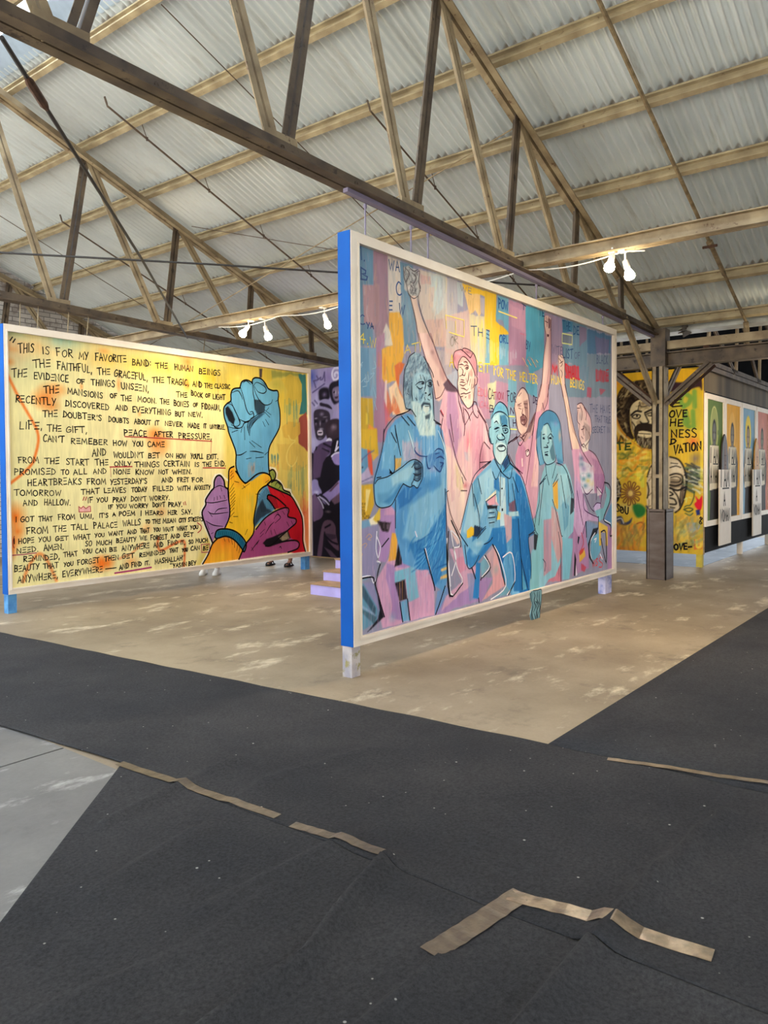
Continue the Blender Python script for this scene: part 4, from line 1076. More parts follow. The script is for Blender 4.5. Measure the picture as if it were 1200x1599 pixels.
('f',(110,178,218),[191,1115,238,1160,381,1181,536,1244,628,1289,710,1310,781,1293,823,1258,822,1168,779,1112,743,1078,696,1100,649,1087,558,1116,512,1076,467,1011,400,953,325,939,251,942,200,986],{'clip': True}),
('f',(54,130,190),[294,977,423,1038,513,1110,558,1116,467,1011,379,960],{'al': 0.8,'soft': 12}),
('f',(170,214,226),[403,1171,559,1231,698,1279,709,1224,626,1142,513,1130,424,1092],{'al': 0.7,'soft': 14}),
('f',(70,140,190),[231,1043,369,1053,468,1117,379,1013,251,965],{'al': 0.5,'soft': 14}),
('f',(36,60,88),[710,1299,781,1290,823,1251,818,1168,779,1140,696,1148,721,1210,703,1258],{'al': 0.85,'soft': 5}),
('b',(150,196,214),[745,1258,35,14,0.8]),
('b',(160,206,222),[744,1210,38,17,0.8]),
('b',(150,200,220),[744,1165,35,16,0.8]),
('b',(150,200,220),[731,1113,41,24,0.7]),
('u',),
('f',(132,170,190),[574,1807,575,1922,599,2030,645,2106,722,2169,792,2175,847,2147,910,2099,959,2040,978,1958,981,1837,989,1745,1004,1638,1012,1583,1011,1513,793,1506,732,1639,671,1716,603,1707,581,1764],{'clip': True,'tex': 10}),
('s',(80,112,140),6,[637,1939,622,1920,614,1892],{'al': 0.6}),
('s',(176,202,212),6,[940,1940,924,1920,916,1892],{'al': 0.6}),
('s',(176,202,212),6,[676,2129,660,2109,653,2081],{'al': 0.6}),
('s',(80,112,140),6,[816,1982,800,1963,791,1935],{'al': 0.6}),
('s',(80,112,140),6,[707,2121,692,2101,684,2073],{'al': 0.6}),
('s',(176,202,212),6,[671,1913,655,1894,647,1867],{'al': 0.6}),
('s',(176,202,212),6,[797,2060,782,2040,773,2012],{'al': 0.6}),
('s',(80,112,140),6,[753,2022,738,2003,730,1975],{'al': 0.6}),
('s',(80,112,140),6,[683,1984,667,1964,659,1937],{'al': 0.6}),
('s',(176,202,212),6,[628,1974,613,1955,605,1928],{'al': 0.6}),
('s',(176,202,212),6,[720,2039,705,2019,697,1992],{'al': 0.6}),
('s',(80,112,140),6,[778,1962,762,1942,754,1915],{'al': 0.6}),
('s',(80,112,140),6,[835,1973,819,1953,811,1925],{'al': 0.6}),
('s',(176,202,212),6,[922,2006,906,1987,898,1958],{'al': 0.6}),
('s',(176,202,212),6,[943,2149,927,2129,918,2101],{'al': 0.6}),
('s',(80,112,140),6,[929,1939,913,1919,904,1891],{'al': 0.6}),
('s',(80,112,140),6,[724,1927,709,1908,701,1880],{'al': 0.6}),
('s',(176,202,212),6,[863,2124,847,2104,839,2076],{'al': 0.6}),
('s',(176,202,212),6,[632,2117,617,2097,609,2070],{'al': 0.6}),
('s',(80,112,140),6,[789,2080,773,2060,765,2032],{'al': 0.6}),
('s',(80,112,140),6,[597,2117,581,2098,574,2071],{'al': 0.6}),
('s',(176,202,212),6,[619,2095,604,2075,596,2048],{'al': 0.6}),
('s',(176,202,212),6,[781,2018,766,1999,757,1971],{'al': 0.6}),
('s',(80,112,140),6,[788,1977,772,1958,764,1930],{'al': 0.6}),
('s',(80,112,140),6,[839,2150,823,2130,815,2102],{'al': 0.6}),
('s',(176,202,212),6,[823,2063,807,2043,799,2015],{'al': 0.6}),
('s',(176,202,212),6,[755,1942,739,1922,731,1895],{'al': 0.6}),
('s',(80,112,140),6,[728,2103,712,2083,704,2055],{'al': 0.6}),
('s',(80,112,140),6,[604,1973,589,1954,581,1927],{'al': 0.6}),
('s',(176,202,212),6,[737,2025,721,2005,713,1978],{'al': 0.6}),
('s',(176,202,212),6,[916,2080,899,2059,891,2031],{'al': 0.6}),
('s',(80,112,140),6,[716,2051,701,2032,693,2004],{'al': 0.6}),
('s',(80,112,140),6,[615,2045,599,2026,592,1998],{'al': 0.6}),
('s',(176,202,212),6,[770,2098,755,2079,747,2051],{'al': 0.6}),
('s',(176,202,212),6,[952,2173,935,2152,927,2124],{'al': 0.6}),
('s',(80,112,140),6,[813,1944,797,1925,789,1897],{'al': 0.6}),
('s',(80,112,140),6,[621,1912,606,1893,598,1866],{'al': 0.6}),
('s',(176,202,212),6,[945,2042,929,2021,921,1993],{'al': 0.6}),
('s',(176,202,212),6,[801,2117,785,2097,777,2069],{'al': 0.6}),
('s',(80,112,140),6,[669,1921,654,1902,646,1874],{'al': 0.6}),
('f',(108,150,176),[590,1897,628,1927,658,1903,664,1769,610,1712,581,1764],{'al': 0.5,'soft': 12}),
('b',(176,120,110),[678,1994,37,37,0.7]),
('u',),
('h',[583,1923,599,2022,652,2103,729,2161,799,2169,910,2095,959,2040,910,2030,806,2034,728,2008,688,1941,665,1877,663,1742,610,1712,581,1764],[(70,98,128),(52,76,104),(186,206,214),(160,188,204),(96,128,156)],190,55,7,75,55,0.8,11),
('f',(150,194,212),[680,1878,704,1943,735,1999,806,2020,893,2015,958,1993,978,1930,973,1809,972,1744,939,1705,842,1690,725,1719,687,1793],{'clip': True}),
('f',(88,140,176),[773,1876,844,1891,860,1847,811,1779,780,1795],{'al': 0.7,'soft': 8}),
('f',(70,104,134),[909,1961,974,1958,977,1837,924,1870],{'al': 0.7,'soft': 10}),
('b',(186,216,224),[749,1856,47,37,0.7]),
('b',(196,222,226),[805,1979,56,18,0.6]),
('b',(76,110,140),[797,1924,63,18,0.5]),
('u',),
('f',(182,216,220),[679,1766,725,1773,811,1756,842,1690,939,1705,972,1734,1012,1606,1011,1513,793,1506,724,1643],{'clip': True,'tex': 8}),
('b',(140,190,204),[779,1686,70,60,0.6]),
('b',(206,226,206),[905,1555,90,52,0.8]),
('b',(210,228,224),[971,1651,41,64,0.7]),
('b',(150,196,206),[841,1598,48,53,0.5]),
('u',),
('h',[735,1999,942,1992,973,1837,780,1786,702,1817],[(90,130,160),(196,222,228),(70,104,136),(170,206,218)],70,40,7,80,40,0.55,12),
('h',[687,1757,972,1730,1011,1517,801,1510,724,1643],[(226,238,232),(140,186,200),(206,228,226),(108,156,178),(236,244,238)],130,70,7,80,16,0.7,13),
('f',(44,66,86),[811,1752,843,1781,891,1780,940,1779,952,1752,947,1719,923,1759,859,1760,835,1744,818,1711],{'soft': 4}),
('f',(206,222,216),[843,1749,931,1755,923,1713,882,1692,842,1708],{'soft': 4}),
('f',(60,80,96),[866,1668,939,1691,930,1649,874,1641],{'soft': 5,'al': 0.9}),
('f',(214,156,180),[2409,1359,2489,1499,2651,1542,2847,1535,2963,1644,3022,1847,2994,2031,3143,2083,3142,1854,3021,1580,2903,1312,2872,785,2674,665,2406,869],{'clip': True,'tex': 4}),
('f',(196,120,160),[2409,1359,2516,1500,2623,1439,2568,1182,2434,1183],{'al': 0.7,'soft': 6}),
('f',(236,190,190),[2818,1508,2963,1578,2843,786,2702,715,2732,1181],{'al': 0.8,'soft': 6}),
('b',(190,130,110),[2760,1181,84,197,0.5]),
('d',(236,196,190),[2651,2901,784,1503,8,10,0.6,61]),
('f',(196,130,170),[2704,1052,2902,1048,2843,655,2702,663],{'al': 0.5,'soft': 10}),
('u',),
('f',(226,184,180),[3036,2819,3119,2841,3204,2820,3194,2650,3193,2465,3183,2228,3116,1987,2895,1970,2977,2084,3025,2412,3081,2585,3054,2689],{'clip': True}),
('f',(186,132,140),[3156,2695,3204,2711,3183,2228,3116,1987,3041,1981,3136,2307],{'al': 0.7,'soft': 8}),
('f',(240,206,196),[3024,2295,3118,2556,3099,2303,3005,2086],{'al': 0.6,'soft': 8}),
('f',(110,70,84),[3119,2815,3195,2810,3194,2718,3138,2710],{'al': 0.7,'soft': 4}),
('u',),
('f',(226,180,176),[2965,2108,3143,2123,3102,1941,3022,1829,2867,1715,2734,1622,2829,1748,2887,1926],{'clip': True}),
('f',(190,130,144),[3083,2118,3143,2123,3102,1941,3003,1828,2905,1787,3062,1974],{'al': 0.6,'soft': 8}),
('u',),
('f',(214,150,176),[2829,1809,3003,1845,2847,1609,2808,1312,2713,987,2621,989,2697,1483],{'tex': 4}),
('f',(232,192,178),[2386,1833,2421,1927,2510,2018,2581,2032,2672,1980,2699,1870,2698,1741,2670,1654,2615,1584,2525,1572,2455,1620,2412,1760],{'clip': True}),
('f',(150,106,104),[2580,1905,2671,1928,2689,1741,2652,1645,2579,1659,2616,1780],{'al': 0.75,'soft': 8}),
('b',(244,214,196),[2483,1932,88,45,0.7]),
('b',(150,104,104),[2491,1857,71,21,0.7]),
('f',(120,70,76),[2508,1748,2580,1769,2634,1729,2597,1668,2526,1690],{'al': 0.8,'soft': 5}),
('b',(236,200,186),[2561,1692,45,15,0.8]),
('u',),
('f',(196,150,146),[2507,1571,2651,1611,2726,1700,2820,1808,2819,1713,2762,1589,2614,1502,2489,1529],{'al': 0.9,'soft': 6}),
('f',(100,68,76),[2688,1672,2820,1808,2819,1748,2725,1605,2615,1584],{'al': 0.7,'soft': 8}),
('f',(240,206,200),[2533,1339,2559,1335,2568,1255,2541,1255],{'soft': 4}),
('f',(244,220,214),[2614,1409,2678,1427,2696,1384,2641,1358],{'soft': 4}),
('f',(206,150,184),[3649,1658,3829,1588,4015,1458,4208,1451,4434,1365,4616,1202,4669,1067,4616,939,3782,960,3782,1185],{'clip': True,'tex': 4}),
('f',(176,112,160),[4258,1363,4460,1324,4642,1119,4616,939,4307,972,4358,1223],{'al': 0.7,'soft': 12}),
('f',(226,160,196),[3738,1585,3921,1456,3920,956,3782,960,3760,1223],{'al': 0.7,'soft': 12}),
('u',),
('f',(214,206,222),[3921,1427,4015,1321,4307,1263,4345,946,3967,955,3921,1223],{'soft': 6,'tex': 8}),
('b',(84,120,160),[3980,1282,114,55,0.9]),
('b',(150,130,190),[4039,1233,115,56,0.9]),
('b',(90,160,180),[4015,1145,115,56,0.9]),
('b',(80,170,180),[4159,1144,118,57,0.9]),
('b',(206,200,110),[4111,1085,117,58,0.9]),
('b',(226,206,130),[4233,1073,119,58,0.9]),
('b',(120,150,190),[4038,1047,116,58,0.9]),
('b',(226,160,190),[4282,1233,121,57,0.9]),
('b',(90,100,150),[3968,1350,114,54,0.9]),
('b',(210,190,140),[4183,1014,119,58,0.9]),
('b',(226,214,232),[4233,1163,120,57,0.9]),
('f',(236,200,180),[3443,2149,3529,2156,3605,2022,3671,1867,3761,1700,3875,1570,3921,1456,3738,1452,3626,1676,3594,1787,3518,1969],{'clip': True}),
('f',(190,146,136),[3561,1991,3649,1884,3783,1663,3875,1561,3738,1642,3649,1771],{'al': 0.6,'soft': 7}),
('u',),
('f',(222,190,180),[3368,2451,3467,2471,3527,2409,3527,2261,3547,2132,3608,2022,3486,2014,3406,2206,3367,2348],{'soft': 5}),
('f',(226,190,188),[3853,1954,3969,1981,4112,1912,4233,1820,4258,1682,4209,1581,4111,1499,3968,1505,3910,1610,3875,1744],{'clip': True}),
('f',(176,150,150),[4040,1771,4233,1721,4184,1570,4087,1518,4063,1655],{'al': 0.8,'soft': 8}),
('f',(232,176,190),[4016,1965,4184,1887,4258,1761,4246,1681,4112,1814],{'al': 0.7,'soft': 8}),
('b',(150,140,146),[3945,1825,95,83,0.6]),
('b',(90,80,90),[4039,1712,58,21,0.7]),
('u',),
('f',(232,216,206),[3968,1496,4184,1580,4160,1441,4015,1419],{'soft': 5}),
('f',(204,160,206),[3805,1175,3920,1078,4062,879,4183,716,4459,663,4459,601,4183,636,4086,622,3966,472,3873,478,3758,601,3782,888],{'al': 0.95,'tex': 6,'clip': True}),
('d',(160,110,180),[3828,4159,578,1118,16,12,0.6,71]),
('d',(226,190,226),[3782,4110,482,984,10,10,0.6,72]),
('u',),
('f',(176,112,164),[4332,1172,4642,1171,4642,1047,4576,914,4511,865,4408,1020],{'tex': 6,'soft': 5}),
('f',(222,200,214),[4408,1020,4537,987,4563,925,4434,908],{'soft': 5}),
('f',(220,214,228),[3968,1174,4307,1173,4257,1013,4110,947,3991,999],{'soft': 8,'tex': 8}),
('b',(90,160,180),[4039,1115,110,47,0.9]),
('b',(214,206,110),[4159,1094,113,47,0.9]),
('b',(236,220,170),[4257,1053,116,48,0.9]),
('b',(110,160,190),[4086,1036,112,48,0.9]),
('b',(80,150,170),[4184,1153,113,47,0.9]),
('f',(196,170,216),[4307,781,4408,827,4537,823,4537,761,4357,728],{'soft': 5}),
('f',(66,134,182),[2886,1681,2905,1752,3022,1820,3142,1849,3305,1827,3410,1732,3452,1576,3473,1410,3494,1289,3366,1288,3304,1389,3242,1551,3101,1619,2963,1578,3001,1402,3040,1287,2922,1260,2856,1435],{'clip': True,'tex': 8}),
('f',(100,170,206),[3182,1730,3389,1721,3431,1557,3473,1317,3325,1352,3242,1551],{'al': 0.7,'soft': 14}),
('f',(112,176,210),[2866,1540,2943,1578,2981,1402,3020,1278,2922,1269],{'al': 0.6,'soft': 8}),
('b',(226,160,120),[3410,1593,59,100,0.7]),
('b',(120,130,190),[3305,1718,84,52,0.6]),
('u',),
('f',(136,190,206),[2963,1614,3022,1687,3121,1709,3222,1623,3253,1497,3304,1370,3283,1315,3140,1278,3020,1313,2972,1437],{'clip': True}),
('f',(60,104,128),[3181,1622,3242,1551,3304,1352,3221,1297,3160,1423,3222,1496],{'al': 0.75,'soft': 8}),
('f',(180,214,222),[3002,1668,3101,1690,3101,1583,3021,1580],{'al': 0.6,'soft': 8}),
('b',(176,212,220),[3191,1550,49,44,0.7]),
('u',),
('f',(132,192,212),[3080,1300,3201,1342,3324,1274,3419,1261,3549,1289,3681,1148,3765,960,3781,744,3747,530,3481,407,3416,203,3289,77,3135,61,2941,-51,2754,-60,2671,-16,2728,270,2813,459,2843,786,2902,982,2990,1180],{'clip': True,'tex': 4}),
('f',(96,164,200),[3450,899,3646,821,3613,610,3514,545],{'al': 0.8,'soft': 6}),
('f',(160,212,224),[3355,1178,3647,1176,3714,962,3418,830],{'al': 0.6,'soft': 8}),
('f',(238,176,60),[3230,1069,3355,1109,3354,791,3260,836],{'soft': 4}),
('f',(226,150,150),[3199,838,3354,763,3513,334,3352,209,3198,498],{'al': 0.8,'soft': 6}),
('f',(200,130,150),[3018,698,3198,702,3196,156,3015,108],{'al': 0.85,'soft': 7}),
('b',(150,206,216),[2869,124,145,285,0.7]),
('d',(180,218,226),[2946,3729,29,1180,14,10,0.5,81]),
('d',(90,150,190),[2990,3678,34,1180,10,8,0.5,82]),
('u',),
('f',(124,186,206),[2747,399,2899,457,2997,414,2976,291,2917,136,2745,72,2690,144],{'al': 0.95,'soft': 8,'tex': 6}),
('f',(120,190,214),[3470,487,3735,450,3735,354,3644,9,3469,20],{'soft': 6,'tex': 6}),
('f',(54,70,84),[2814,569,2884,546,2842,400,2794,413],{'soft': 3}),
('f',(56,70,80),[3691,910,3770,898,3759,755,3668,721],{'soft': 4}),
('f',(238,176,50),[3241,1078,3355,1113,3365,800,3250,905],{'soft': 3}),
('f',(112,180,224),[1471,393,1399,654,1442,793,1529,960,1595,1096,1684,1164,1914,1281,1985,1330,2105,1270,2230,1307,2331,1258,2514,1157,2594,1080,2675,923,2758,725,2814,604,2674,574,2701,403,2741,204,2671,-16,2323,-3,2135,206,2015,522,1932,528,1838,464,1667,374,1556,339],{'clip': True,'tex': 3}),
('f',(170,214,230),[1595,1073,1729,1164,1937,1246,2007,1065,1795,893,1703,663,1569,614,1441,680,1528,903],{'al': 0.75,'soft': 10}),
('f',(20,112,186),[2408,1196,2514,1157,2621,989,2814,604,2674,574,2741,204,2671,-23,2481,2,2431,552,2381,933],{'al': 0.95,'soft': 5}),
('f',(64,146,206),[2154,1185,2408,1208,2431,552,2323,-3,2135,206,2077,699],{'al': 0.6,'soft': 10}),
('f',(12,96,176),[1955,496,2028,642,2151,634,2224,443,2149,327,2027,400],{'al': 0.9,'soft': 6}),
('f',(10,100,180),[1636,725,1569,499,1503,390,1633,331,2015,522,2016,630],{'al': 0.7,'soft': 8}),
('f',(200,226,232),[2080,1161,2204,1147,2226,691,2102,686],{'al': 0.9,'soft': 3}),
('f',(26,110,190),[1984,1126,2080,1149,2092,1015,1983,1054],{'al': 0.9,'soft': 4}),
('f',(120,82,104),[2278,899,2407,932,2432,805,2277,824],{'soft': 4}),
('f',(226,160,160),[2176,804,2328,772,2327,560,2200,507],{'al': 0.8,'soft': 5}),
('f',(172,212,222),[2264,812,2459,816,2485,764,2277,775],{'soft': 3}),
('f',(70,150,200),[1618,1153,1706,1176,1750,953,1637,841],{'al': 0.6,'soft': 6}),
('f',(30,50,80),[1636,725,1771,694,1725,615,1591,624],{'soft': 3}),
('d',(90,170,214),[1618,2327,622,1188,14,8,0.5,91]),
('d',(40,120,190),[2382,2726,9,1058,14,10,0.5,92]),
('u',),
('f',(250,196,30),[1505,683,1578,717,1629,698,1621,637,1548,616,1505,619],{'soft': 3}),
('f',(250,214,60),[2062,834,2111,815,2102,751,2037,754],{'soft': 3}),
('f',(232,160,176),[1849,930,2023,996,2046,915,2087,889,1895,897],{'soft': 3}),
('f',(250,236,200),[1834,946,2023,1033,2046,915,2022,924,2015,997,1849,930],{'soft': 2}),
('f',(26,28,36),[1864,898,2054,883,2046,855,1872,858,1841,922],{'soft': 2}),
('f',(112,170,204),[1864,858,2006,860,2054,818,2021,755,1989,684,1894,690,1856,772],{'clip': True}),
('b',(180,216,228),[1926,840,79,20,0.8]),
('b',(180,216,228),[1942,791,79,21,0.8]),
('b',(170,210,224),[1941,735,64,23,0.8]),
('b',(30,70,120),[2021,795,26,49,0.7]),
('u',),
('f',(116,184,222),[1832,686,1972,661,1956,590,1893,555,1800,515,1708,452,1648,380,1560,342,1503,394,1489,487,1533,552,1680,610],{'clip': True}),
('f',(30,120,200),[1504,485,1547,528,1678,447,1800,538,1956,606,1893,539,1693,430,1648,380,1560,342,1503,394],{'al': 0.75,'soft': 8}),
('b',(200,228,236),[1709,553,106,39,0.8]),
('b',(160,212,234),[1620,475,73,53,0.7]),
('u',),
('f',(30,122,200),[1957,678,2201,672,2233,439,2083,403,2019,489,1956,526,1892,491,1678,393,1862,542],{'soft': 6,'tex': 6,'al': 0.95}),
('f',(34,128,204),[1663,386,1738,371,1705,46,1602,68,1648,287],{'soft': 4}),
('f',(20,110,184),[2337,747,2749,725,2804,565,2673,539,2708,-19,2367,33,2335,413],{'soft': 6,'al': 0.9,'tex': 4}),
('f',(110,190,210),[2527,260,2634,25,2561,17],{'soft': 3,'al': 0.8}),
('f',(126,192,204),[2786,724,2978,714,2996,213,2917,150,2878,-32,2708,-10,2747,377,2842,387],{'soft': 5,'tex': 6}),
('f',(40,50,60),[2795,574,2890,550,2842,396,2794,408],{'soft': 3}),
('h',[1617,1072,1937,1222,2331,1221,2675,794,2727,140,2324,28,2076,517,1669,665],[(40,130,204),(170,216,236),(80,166,218),(200,232,240),(14,96,176)],120,110,8,86,12,0.5,17),
('h',[2408,1152,2729,596,2727,75,2428,46],[(12,90,168),(40,136,206),(8,80,150)],40,140,9,88,6,0.6,18),
('h',[2961,1180,3731,1212,3713,747,3320,74,2811,-1],[(170,220,228),(100,166,196),(150,206,220),(206,150,160)],80,120,7,86,10,0.45,19),
('h',[3903,1320,4550,1363,4589,708,3902,374],[(226,180,210),(160,100,156),(240,200,220)],60,90,7,80,16,0.5,20),
('h',[2529,1500,2948,1578,2901,784,2485,803],[(240,196,200),(180,110,150),(226,160,180)],50,100,7,86,10,0.5,21),
('f',(110,186,220),[1931,1686,1942,1728,2005,1815,2100,1867,2197,1844,2252,1793,2263,1724,2186,1773,2057,1771,1973,1730],{'clip': True}),
('b',(70,160,214),[2100,1811,119,41,0.8]),
('u',),
('f',(142,202,222),[1895,1549,1900,1612,1931,1623,1942,1686,1994,1741,2100,1776,2197,1769,2263,1729,2284,1638,2306,1618,2306,1563,2261,1486,2239,1453,2238,1372,2183,1307,2096,1269,2012,1327,1971,1395,1971,1458,1920,1477],{'clip': True}),
('f',(30,108,168),[2110,1737,2208,1753,2251,1702,2251,1648,2142,1643],{'al': 0.7,'soft': 8}),
('f',(200,230,236),[1973,1709,2078,1757,2099,1662,1993,1658],{'al': 0.7,'soft': 10}),
('b',(60,110,150),[2035,1617,64,18,0.8]),
('b',(60,110,150),[2207,1603,55,30,0.6]),
('f',(206,232,236),[2024,1469,2119,1493,2228,1464,2238,1372,2183,1307,2096,1269,2012,1327],{'al': 0.85,'soft': 10}),
('b',(226,240,240),[2098,1546,65,25,0.8]),
('b',(100,160,190),[2228,1534,44,53,0.6]),
('u',),
('f',(70,160,214),[2150,1291,2249,1367,2282,1324,2383,1248,2248,1205,2139,1185],{'soft': 4}),
('f',(30,60,110),[2145,1280,2249,1351,2282,1292,2204,1227],{'soft': 4,'al': 0.9}),
('f',(34,34,46),[4307,529,4446,531,4421,461,4282,430,4220,325,4232,193,4307,106,4183,198,4158,359],{'soft': 3}),
('f',(104,172,204),[4257,412,4408,462,4537,453,4537,248,4357,141,4232,193],{'soft': 4,'tex': 4}),
('f',(236,190,60),[4472,601,4749,523,4749,293,4682,298,4682,454,4537,474,4550,308,4485,314],{'soft': 3}),
('f',(120,186,200),[4357,738,4616,758,4722,910,4642,1047,4831,960,4803,824,4616,634,4485,600],{'soft': 4,'tex': 4}),
('f',(242,180,50),[3907,272,4061,298,4085,227,3919,164],{'soft': 5,'tex': 8}),
('f',(226,70,50),[3919,300,4061,327,4013,272,3919,242],{'soft': 4,'tex': 6}),
('f',(216,60,80),[3966,149,4109,95,4061,41,3966,71],{'soft': 6,'al': 0.8,'tex': 8})]
